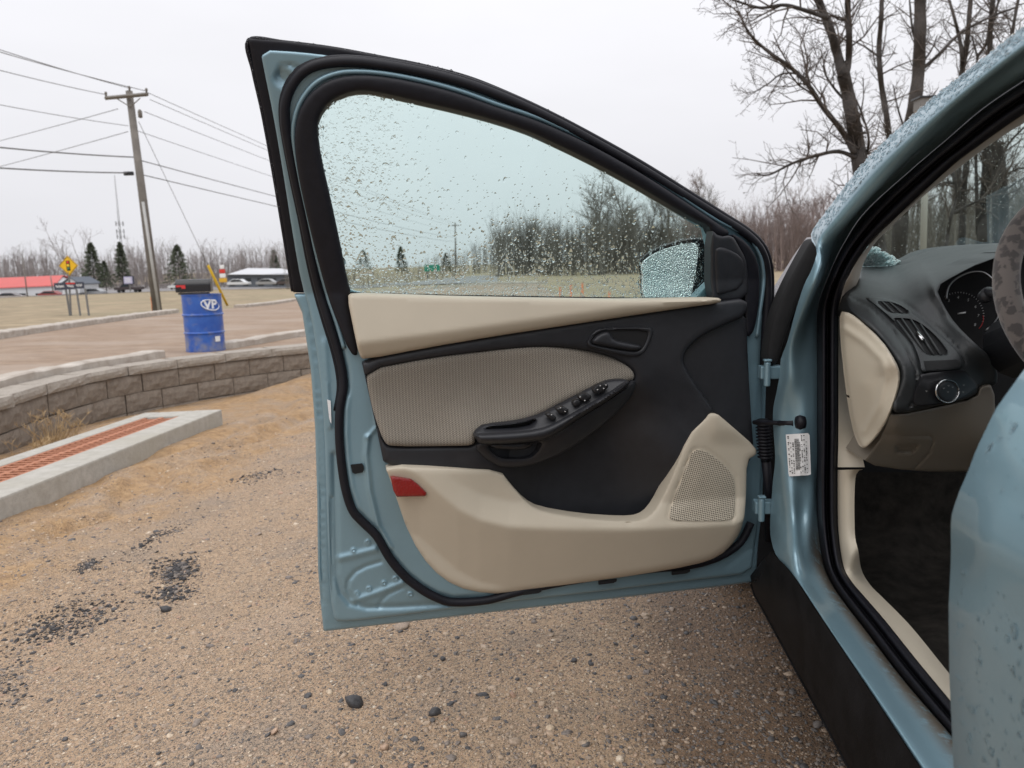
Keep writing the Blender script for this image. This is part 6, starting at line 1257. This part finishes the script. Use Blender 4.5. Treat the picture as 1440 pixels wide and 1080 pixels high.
mb = MB(); c = on_g(np.array([216.]), np.array([437.]), gz_far)[0]; mb.tube([(0, 0, -0.1), (0, 0, 0.40)], 0.06, 10); mb.lathe([(0.065, 0.36), (0.065, 0.5), (0.03, 0.54), (0.005, 0.55)], (0, 0, 0), 'z', 12); o = mb.build('marker_post', ORG, None, True); o.location = tuple(c); tag(o, 'orange marker post at the foot of the utility pole', 'marker')
# ---- traffic-signal-ahead sign
YS = mat('sign_yellow', (0.80, 0.47, 0.01), 0.45); GALV = mat('galvanised', (0.20, 0.20, 0.20), 0.6, 0.5)
sb = on_g(np.array([99.]), np.array([444.]), gz_far)[0]; SD = sb[1]; sc_ = at_y(96., 373.5, SD)
sg = empty('warning_sign', tuple(sb)); tag(sg, 'yellow diamond traffic-signal-ahead sign on a post', 'sign')
hd = 14.5/F*SD; c = sc_-sb
def diamond(r, y): return [np.array([c[0]+dx*r, c[1]+y, c[2]+dz*r]) for dx, dz in ((0, 1), (1, 0), (0, -1), (-1, 0))]
mb = MB(); mb.tube([(0, 0, -0.3), c+np.array([0, 0.03, hd*0.6])], 0.03, 6); mb.build('post', GALV, sg)
mb = MB(); mb.prism(diamond(hd, 0), (0, 0.01, 0)); pl = mb.build('sign_plate', YS, sg)
mb = MB(); rz_ = hd*0.9
for t0, t1 in ((0, 1), (1, 2), (2, 3), (3, 0)):
    d4 = diamond(hd*0.92, -0.004); mb.tube([d4[t0], d4[t1]], 0.006, 4)
mb.build('sign_border', BLACKG, pl)
mb = MB(); mb.box(c+np.array([0, -0.006, 0]), (hd*0.36, 0.008, hd*0.98)); mb.build('signal_symbol', BLACKG, pl)
for dz, m_ in ((0.31, mat('sign_red', (0.6, 0.03, 0.02), 0.5)), (0, mat('sign_amber', (0.85, 0.6, 0.02), 0.5)), (-0.31, mat('sign_green', (0.02, 0.16, 0.08), 0.5))):
    mb = MB(); mb.lathe([(0.001, -0.014), (hd*0.135, -0.014), (hd*0.135, -0.004)], c+np.array([0, 0, dz*hd]), 'y', 16); mb.build('signal_lens', m_, pl, True)
# ---- row of three dark direction boards
NAVY = mat('board_navy', (0.045, 0.05, 0.075), 0.6)
for (x0, x1, y0, y1, lb) in ((77, 93, 397.5, 408, 'left dark board under the yellow sign'), (93.6, 106, 397, 407, 'middle board with a red header under the yellow sign'), (106.6, 117.5, 396.5, 406, 'right dark board under the yellow sign')):
    bb = on_g(np.array([(x0+x1)/2+8]), np.array([446.]), gz_far)[0]; d_ = bb[1]+1.2; a_ = at_y(x0, y1, d_); b_ = at_y(x1, y0, d_); base = np.array([(a_[0]+b_[0])/2+0.15, d_, float(gz_far(a_[0], d_))])
    s_ = empty('notice_board', tuple(base)); tag(s_, lb, 'sign', 'boards under the yellow sign')
    mb = MB(); mb.box((a_+b_)/2-base, (abs(b_[0]-a_[0]), 0.03, abs(b_[2]-a_[2]))); pl = mb.build('board', NAVY, s_)
    mb = MB(); rr_ = random.Random(int(x0)); w_ = abs(b_[0]-a_[0]); h_ = abs(b_[2]-a_[2])
    xx = -0.32*w_
    while xx < 0.3*w_: mb.box((a_+b_)/2-base+np.array([xx, -0.018, rr_.uniform(-.02, .02)]), (0.05*w_, 0.006, 0.28*h_)); xx += 0.085*w_
    mb.build('board_lettering', WHITE, pl)
    if 'red' in lb: mb = MB(); mb.box((a_+b_)/2-base+np.array([0, -0.018, 0.36*h_]), (0.95*w_, 0.006, 0.2*h_)); mb.build('board_header', mat('sign_red', (0.6, 0.03, 0.02)), pl)
    mb = MB(); mb.tube([(0.12*w_, 0.03, -0.2), (0, 0.03, a_[2]-base[2])], 0.03, 6); mb.build('post', GALV, s_)
# ---- buildings
RROOF = mat('red_metal_roof', (0.50, 0.085, 0.075), 0.5, var=0.08, vscale=0.5); WW = mat('white_siding', (0.62, 0.63, 0.64), 0.6, var=0.05, vscale=0.4); GRF = mat('pale_metal_roof', (0.50, 0.51, 0.53), 0.45, var=0.05, vscale=0.3); DGW = mat('slate_wall', (0.10, 0.115, 0.14), 0.7, var=0.1); PANE = mat('dark_pane', (0.03, 0.035, 0.04), 0.15)
def at(x, y, d): return at_y(float(x), float(y), float(d))
b0 = at(0, 422, 150); bl = empty('store_building', tuple(b0)); tag(bl, 'long white building with a red metal roof', 'building')
D0 = 150.0; a0, a1 = at(-150, 424, D0), at(77, 417, D0); r0_, r1_ = at(-150, 411, D0), at(77, 401.5, D0); t0_, t1_ = at(-150, 398, D0+5), at(89, 388, D0+5)
mb = MB(); mb.prism([a0-b0, a1-b0, r1_-b0, r0_-b0], (0, 10, 0)); wall_ = mb.build('wall', WW, bl)
mb = MB(); mb.prism([r0_-b0+np.array([0, -0.4, -0.1]), r1_-b0+np.array([0.3, -0.4, -0.1]), t1_-b0, t0_-b0], (0, 0.05, 0.15)); mb.prism([t0_-b0, t1_-b0, r1_-b0+np.array([3, 10, 0]), r0_-b0+np.array([0, 10, 0])], (0, 0.05, 0.12)); rf = mb.build('roof', RROOF, bl)
mb = MB(); mb.prism([r1_-b0, t1_-b0+np.array([-0.4, 0, -0.1]), r1_-b0+np.array([0, 10, 0])], (0.12, 0, 0)); mb.build('gable', WW, bl)
for x0, x1 in ((2, 17), (21, 36), (-40, -20), (50, 56)):
    q = [at(x0, 419, D0-0.05), at(x1, 419, D0-0.05), at(x1, 412.5, D0-0.05), at(x0, 412.5, D0-0.05)]; mb = MB(); mb.prism([p-b0 for p in q], (0, 0.04, 0)); wnd = mb.build('window', PANE, bl)
b0 = at(360, 404, 170); b2 = empty('store_building', tuple(b0)); tag(b2, 'dark-walled building under a wide pale metal hip roof', 'building'); D1 = 170.0
e = [at(319, 386, D1), at(440, 386, D1), at(440, 386, D1+18), at(319, 386, D1+18)]; rg = [at(348, 377, D1+9), at(395, 377.5, D1+9)]
mb = MB(); b = len(mb.v); mb.v += [tuple(p-b0) for p in e+rg]; mb.f += [(0, 1, 5, 4), (1, 2, 5), (2, 3, 4, 5), (3, 0, 4), (3, 2, 1, 0)]; mb.build('roof', GRF, b2)
w0, w1 = at(321, 404, D1+0.8), at(438, 404, D1+0.8); mb = MB(); mb.prism([w0-b0, w1-b0, np.array([w1[0], w1[1], e[0][2]-0.1])-b0, np.array([w0[0], w0[1], e[0][2]-0.1])-b0], (0, 16, 0)); mb.build('wall', DGW, b2)
for x0 in (330, 345, 362, 380, 398):
    q = [at(x0, 398, D1+0.75), at(x0+8, 398, D1+0.75), at(x0+8, 391, D1+0.75), at(x0, 391, D1+0.75)]; mb = MB(); mb.prism([p-b0 for p in q], (0, 0.04, 0)); mb.build('window', PANE, b2)
b0 = at(98, 414, 140); b3 = empty('small_office', tuple(b0)); tag(b3, 'small white gabled office behind the dark boards', 'building')
q = [at(88, 414, 140), at(112, 412, 140), at(112, 400, 140), at(99, 391, 140), at(88, 400, 140)]; mb = MB(); mb.prism([p-b0 for p in q], (0, 6, 0)); mb.build('wall', WW, b3)
mb = MB(); mb.prism([q[2]-b0+np.array([0.3, -0.3, 0]), q[3]-b0+np.array([0, -0.3, 0.05]), q[3]-b0+np.array([0, -0.3, 0.2]), q[2]-b0+np.array([0.4, -0.3, 0.12])], (0, 6.5, 0)); mb.prism([q[4]-b0+np.array([-0.3, -0.3, 0]), q[3]-b0+np.array([0, -0.3, 0.05]), q[3]-b0+np.array([0, -0.3, 0.2]), q[4]-b0+np.array([-0.4, -0.3, 0.12])], (0, 6.5, 0)); mb.build('roof', DGW, b3)
# ---- pylon sign, lit board sign, mast, dark pole, green sign, orange stakes
b0 = at(314.5, 404, 140); s_ = empty('pylon_sign', tuple(b0)); tag(s_, 'fuel pylon sign in white, red and yellow panels', 'sign'); k_ = 140/F
mb = MB(); mb.tube([(0, 0.1, 0), (0, 0.1, 30*k_)], 0.12, 8); mb.build('post', GALV, s_)
for y0, y1, m_, w_ in ((372.5, 378, WHITE, 6), (378.6, 384, mat('sign_red', (0.6, 0.03, 0.02)), 8), (384.6, 390.5, WHITE, 8.5), (391, 397, mat('sign_ochre', (0.62, 0.36, 0.03), 0.5), 11)):
    mb = MB(); mb.box(((0.0), 0, (404-(y0+y1)/2)*k_), (w_*k_, 0.3, (y1-y0)*k_)); mb.build('panel', m_, s_, bevel=0.1)
b0 = at(183, 410, 140); s_ = empty('board_sign', tuple(b0)); tag(s_, 'pale lilac board sign on a post right of the evergreens', 'sign')
mb = MB(); mb.tube([(0, 0.1, 0), (0, 0.1, 14*k_)], 0.1, 8); mb.build('post', GALV, s_); mb = MB(); mb.box((0, 0, 16.3*k_), (15*k_, 0.3, 11.5*k_)); p_ = mb.build('board', NAVY, s_, bevel=0.05); mb = MB(); mb.box((-0.6*k_, -0.17, 16.3*k_), (12.6*k_, 0.03, 9.8*k_)); p2 = mb.build('board_face', mat('lilac_face', (0.45, 0.43, 0.60), 0.5), p_)
for dz in (2.4, 0, -2.4): mb = MB(); mb.box((-0.6*k_, -0.2, (16.3+dz)*k_), (9*k_, 0.02, 1.0*k_)); mb.build('lettering', WHITE, p_)
b0 = at(176, 392, 290); s_ = empty('radio_mast', tuple(b0)); tag(s_, 'thin lattice radio mast with antenna clusters', 'mast'); tp = at(161, 246, 290)-b0
for q in ((-1, -1), (1, -1), (0, 1)):
    mb = MB(); o_ = np.array([q[0]*0.45, q[1]*0.45, 0]); mb.tube([o_, tp*0.66+o_*0.5, tp+o_*0.05], [0.10, 0.08, 0.05], 4); mb.build('leg', GALV, s_)
mb = MB()
for t in np.linspace(0.02, 0.64, 22):
    c = tp*t; mb.tube([c+np.array([-0.45, -0.45, 0]), c+tp*0.014+np.array([0.45, -0.45, 0]), c+tp*0.028+np.array([-0.45, -0.45, 0])], 0.035, 3)
mb.build('bracing', GALV, s_)
for t in (0.535, 0.46, 0.41):
    mb = MB(); c = tp*t
    for a_ in np.linspace(0, 6.28, 7)[:-1]: mb.box(c+np.array([1.4*math.cos(a_), 1.4*math.sin(a_), 0]), (0.3, 0.2, 1.6)); mb.tube([c, c+np.array([1.4*math.cos(a_), 1.4*math.sin(a_), 0])], 0.05, 3)
    mb.build('antenna_cluster', GALV, s_)
for x0, y0, x1, y1, d_, lb in ((31, 357, 39, 419, 120, 'thin dark pole in front of the red-roofed building'), (71, 388, 75, 411, 125, 'short thin pole at the end of the red roof')):
    a_ = at(x1, y1, d_); mb = MB(); mb.tube([np.zeros(3), at(x0, y0, d_)-a_], [0.10, 0.07], 6); o = mb.build('lamp_pole', WOODP, None, True); o.location = tuple(a_); tag(o, lb, 'pole')
b0 = at(608, 388, 90); s_ = empty('road_sign', tuple(b0)); tag(s_, 'small green road sign seen through the door window', 'sign'); k9 = 90/F
mb = MB(); mb.box((0, 0, 11*k9), (22*k9, 0.06, 9*k9)); mb.build('sign_plate', mat('road_green', (0.01, 0.22, 0.14), 0.5), s_)
for dx in (-7, 7): mb = MB(); mb.tube([(dx*k9, 0.06, -0.3), (dx*k9, 0.06, 13*k9)], 0.05, 5); mb.build('post', GALV, s_)
for x, y0, y1, lb in ((788, 404, 417, 'leftmost orange stake seen through the window'), (803, 400, 417, 'tall orange stake, second from left in the window'), (819, 398, 414, 'orange stake, third from left in the window'), (857, 410, 419, 'short orange stake nearest the mirror')):
    c = on_g(np.array([float(x)]), np.array([float(y1)+4]), gz_far)[0]; h_ = (y1+4-y0)/F*c[1]; mb = MB(); mb.tube([(0, 0, -0.1), (0, 0, h_*0.9)], 0.035*c[1]/25, 6); mb.lathe([(0.09*c[1]/25, 0), (0.09*c[1]/25, 0.03), (0.04*c[1]/25, 0.06), (0.03*c[1]/25, h_)], (0, 0, 0), 'z', 10); o = mb.build('marker_stake', mat('pale_orange', (0.62, 0.20, 0.09), 0.6), None, True); o.location = tuple(c); tag(o, lb, 'stake', 'orange stakes in the field')
# light box on a pale post, right
b0 = at(1299, 372, 15); s_ = empty('light_box', tuple(b0)); tag(s_, 'grey light box on a pale post beside the thick trunk', 'lamp')
mb = MB(); mb.tube([(0, 0, -0.5), at(1303, 160, 15)-b0], 0.06, 8); mb.build('post', mat('pale_post', (0.40, 0.39, 0.36), 0.6), s_, True)
mb = MB(); mb.box(at(1308, 147, 14.9)-b0, (0.46, 0.3, 0.20)); bx_ = mb.build('housing', mat('grey_housing', (0.20, 0.19, 0.18), 0.5), s_, bevel=0.01); mb = MB(); mb.box(at(1308, 138, 14.9)-b0, (0.52, 0.36, 0.03)); mb.build('lid', BLACKG, s_); mb = MB(); mb.box(at(1307, 154.5, 14.9)-b0, (0.42, 0.28, 0.04)); mb.build('lens', WHITE, s_)
# ---- far vehicles
def vehicle(label, x, y, d, L, H, m, kind, face=1):
    b0 = at(x, y, d); v_ = empty('pickup_truck' if kind == 'truck' else 'parked_car', tuple(b0)); tag(v_, label, 'truck' if kind == 'truck' else 'car', 'vehicles by the highway'); W_ = 1.7
    if kind == 'truck': pr = [(-.5, .30), (.5, .30), (.5, .55), (.28, .60), (.16, .97), (-.08, 1.0), (-.12, .62), (-.5, .60)]; wn_ = [(.25, .62), (.14, .93), (-.06, .95), (-.08, .64)]
    else: pr = [(-.5, .22), (.5, .22), (.5, .50), (.32, .58), (.14, .97), (-.22, 1.0), (-.42, .62), (-.5, .56)]; wn_ = [(.28, .60), (.12, .92), (-.21, .94), (-.37, .62)]
    mb = MB(); mb.prism([np.array([face*a_*L, 0, b_*H]) for a_, b_ in pr], (0, W_, 0)); bd = mb.build('body', m, v_, bevel=0.05)
    mb = MB(); mb.prism([np.array([face*a_*L, -0.02, b_*H]) for a_, b_ in wn_], (0, 0.02, 0)); mb.build('window', PANE, v_)
    for wx in (-.32, .32):
        for yy in (0.02, W_-0.2): mb = MB(); mb.lathe([(0.01, 0), (H*.2, 0), (H*.2, 0.2), (0.01, 0.2)], (wx*L, yy, H*.2), 'y', 16); mb.build('wheel', TYRE, v_)
    mb = MB(); mb.box((face*0.5*L, 0.25, 0.45*H), (0.06, 0.3, 0.15)); mb.build('headlight', WHITE, v_)
vehicle('dark pickup truck on the highway right of the evergreens', 179, 411.5, 150, 5.4, 1.85, mat('car_dark', (0.06, 0.045, 0.045), 0.3, coat=0.5), 'truck', -1); vehicle('white car on the highway left of the mailbox', 251, 407, 150, 4.4, 1.45, mat('car_white', (0.62, 0.64, 0.66), 0.3, coat=0.5), 'car', -1)
vehicle('white car parked before the grey-roofed building', 334, 402.5, 150, 4.3, 1.4, MATS['car_white'], 'car'); vehicle('silver car parked at the right of the grey building', 375, 402, 152, 4.5, 1.4, mat('car_silver', (0.35, 0.36, 0.37), 0.3, 0.5), 'car'); vehicle('low red car beside the white building', 70, 418, 142, 4.8, 1.2, mat('car_red', (0.25, 0.04, 0.035), 0.35), 'car'); vehicle('pale car parked right of the dark boards', 128, 415.5, 142, 4.6, 1.3, MATS['car_silver'], 'car', -1); vehicle('grey car hidden behind the first kerb end of the grey building', 404, 401.5, 152, 4.5, 1.4, MATS['car_dark'], 'car')
vehicle('brown vehicle parked far left by the white building', 12, 420, 143, 5.0, 1.1, MATS['car_dark'], 'car')
# ---- blue drum and mailbox
BLUE = mat('drum_blue', (0.012, 0.075, 0.40), 0.4, var=0.15, vscale=5, col2=(0.03, 0.12, 0.44), coat=0.2)
def drum_dirt():
    t = BLUE.node_tree; b = t.nodes['Principled BSDF']; src = b.inputs['Base Color'].links[0].from_socket; tc = nn(t, 'ShaderNodeTexCoord'); sp_ = nn(t, 'ShaderNodeSeparateXYZ'); t.links.new(tc.outputs['Object'], sp_.inputs[0]); n = nn(t, 'ShaderNodeTexNoise'); n.inputs['Scale'].default_value = 9; n.inputs['Detail'].default_value = 7; t.links.new(tc.outputs['Object'], n.inputs['Vector'])
    r = nn(t, 'ShaderNodeMapRange'); r.inputs[1].default_value = 0.02; r.inputs[2].default_value = 0.30; r.inputs[3].default_value = 0.75; r.inputs[4].default_value = 0.28; t.links.new(sp_.outputs[2], r.inputs[0]); g_ = nn(t, 'ShaderNodeMath', operation='SUBTRACT'); t.links.new(n.outputs[0], g_.inputs[0]); g_.inputs[1].default_value = 0.62
    a = nn(t, 'ShaderNodeMath', operation='MULTIPLY_ADD'); t.links.new(g_.outputs[0], a.inputs[0]); a.inputs[1].default_value = 3.0; t.links.new(r.outputs[0], a.inputs[2]); a.use_clamp = True
    x = nn(t, 'ShaderNodeMix', data_type='RGBA'); t.links.new(a.outputs[0], x.inputs[0]); t.links.new(src, x.inputs[6]); x.inputs[7].default_value = (0.20, 0.20, 0.23, 1); t.links.new(x.outputs[2], b.inputs['Base Color'])
drum_dirt()
DB = on_g(np.array([290.]), np.array([494.5]), gz_up)[0]; DB[2] = float(gz_up(DB[0], DB[1])); kd = DB[1]/F; RD = 27.2*kd; HD = 83*kd
dr = empty('drum', tuple(DB)); tag(dr, 'blue steel drum standing behind the wall with a white logo', 'drum')
pf = [(0.01, 0.0), (RD*0.97, 0.0), (RD*1.0, 0.02), (RD*.985, 0.04), (RD*.985, HD*.32), (RD*1.035, HD*.335), (RD*1.035, HD*.35), (RD*.985, HD*.365), (RD*.985, HD*.63), (RD*1.035, HD*.645), (RD*1.035, HD*.66), (RD*.985, HD*.675), (RD*.985, HD*.975), (RD*1.01, HD*.985), (RD*1.01, HD), (RD*.96, HD), (RD*.95, HD*.97), (0.01, HD*.97)]
mb = MB(); mb.lathe(pf, (0, 0, 0), 'z', 48); o = mb.build('shell', BLUE, dr, True); autosmooth(o, 30)
toc = math.atan2(-DB[1], -DB[0])
def wrap(me, ang0, z0, lift): 
    for v_ in me.vertices: a_ = ang0+v_.co.x/RD; zz = z0+v_.co.y; v_.co = ((RD+lift)*math.cos(a_), (RD+lift)*math.sin(a_), zz)
LOGO = mat('logo_white', (0.72, 0.75, 0.80), 0.5)
me = text_mesh('VP', 0.15, 'logo_letters', LOGO, bold=True); wrap(me, toc+0.42, HD*0.825, 0.004); link('logo_letters', me, LOGO, dr, False)
mb = MB(); pts = []
for t in np.linspace(0.5, 6.6, 50):
    a_ = toc+0.44+0.115*math.cos(t)/RD; zz = HD*.82+0.062*math.sin(t)+0.02*math.cos(t)*-1; pts.append(((RD+0.004)*math.cos(a_), (RD+0.004)*math.sin(a_), zz))
mb.tube(pts, [0.003+0.005*abs(math.sin(t)) for t in np.linspace(0, 3, 50)], 5); mb.build('logo_swoosh', LOGO, dr, True)
me = bpy.data.meshes.new('paper_label'); me.from_pydata([(x_*0.036, y_*0.033, 0) for y_ in (-1, 1) for x_ in np.linspace(-1, 1, 6)], [], [(i, i+1, i+7, i+6) for i in range(5)]); wrap(me, toc+0.66, HD*0.235, 0.004); link('paper_label', me, WHITE, dr)
mbx = empty('mailbox', (DB[0], DB[1], DB[2]+HD)); tag(mbx, 'black dome-topped mailbox lying on the blue drum', 'mailbox')
mw, mh, ml = 0.085, 0.17, 0.40; ar = [(-mw, 0.03), (mw, 0.03), (mw, 0.115)]+[(mw*math.cos(a_), 0.115+0.075*math.sin(a_)) for a_ in np.linspace(0.2, math.pi-0.2, 10)]+[(-mw, 0.115)]
dirx = np.array([math.cos(0.28), math.sin(0.28), 0]); diry = np.array([-math.sin(0.28), math.cos(0.28), 0]); cB = np.array([-0.09, 0, 0])
def mp3(a_, b_, c_): return cB+dirx*a_+diry*b_+np.array([0, 0, c_])
mb = MB(); mb.prism([mp3(-ml/2, p[0], p[1]) for p in ar], dirx*ml); mb.build('box', BLACKG, mbx, bevel=0.004)
mb = MB(); mb.prism([mp3(ml/2+0.001, p[0]*1.05, p[1]*1.02-0.002) for p in ar], dirx*0.016); mb.build('lid', BLACKG, mbx, bevel=0.003)
mb = MB(); mb.box(mp3(0.0, 0, 0.012), (ml*0.9, 0.09, 0.024), np.array([dirx, diry, [0, 0, 1]]).T); mb.build('mounting_board', WOODP, mbx)
mb = MB(); mb.prism([mp3(-0.19, -mw-0.004, 0.12), mp3(-0.08, -mw-0.004, 0.12), mp3(-0.08, -mw-0.004, 0.075), mp3(-0.125, -mw-0.004, 0.075), mp3(-0.13, -mw-0.004, 0.098), mp3(-0.19, -mw-0.004, 0.095)], diry*-0.004); mb.build('flag', mat('flag_red', (0.6, 0.03, 0.03), 0.5), mbx)

# ------------------------------------------------------------------ rest of the cabin (behind the picture edge)
SEATF = mat('seat_cloth', (0.30, 0.27, 0.22), 0.95, var=0.15, vscale=40, bump=0.5, bscale=300)
for sx in (0.90, 1.62):
    mb = MB(); mb.box(np.array([sx, 0.62, 0.47])-CO, (0.50, 0.52, 0.16)); st_ = mb.build('seat', SEATF, car, bevel=0.05)
    mb = MB(); Rx = np.array(Matrix.Rotation(math.radians(18), 3, 'X')); mb.box(np.array([sx, 0.24, 0.82])-CO, (0.50, 0.14, 0.66), Rx); mb.build('seat_back', SEATF, st_, bevel=0.05)
    mb = MB(); mb.box(np.array([sx, 0.12, 1.20])-CO, (0.26, 0.09, 0.18), Rx); mb.build('headrest', SEATF, st_, bevel=0.035)
mb = MB(); mb.box(np.array([1.27, -0.75, 0.75])-CO, (1.50, 0.06, 1.0)); mb.build('tailgate', PAINT, car)
mb = MB(); mb.prism([np.array(p)-CO for p in ((0.49, 0.80, 0.93), (0.49, -0.75, 0.95), (0.60, -0.75, 1.36), (0.605, 0.60, 1.38))], (0.012, 0, 0)); mb.build('rear_window', WSGLASS, car)
mb = MB(); mb.tube([np.array((0.50, 0.80, 0.93))-CO, np.array((0.62, 0.62, 1.38))-CO], 0.035, 8); mb.build('centre_pillar', BLACK, car, True)
mb = MB(); mb.box(np.array([1.27, 1.0, 1.36])-CO, (1.2, 0.1, 0.03)); mb.build('header_rail', BLACK, car) if False else None
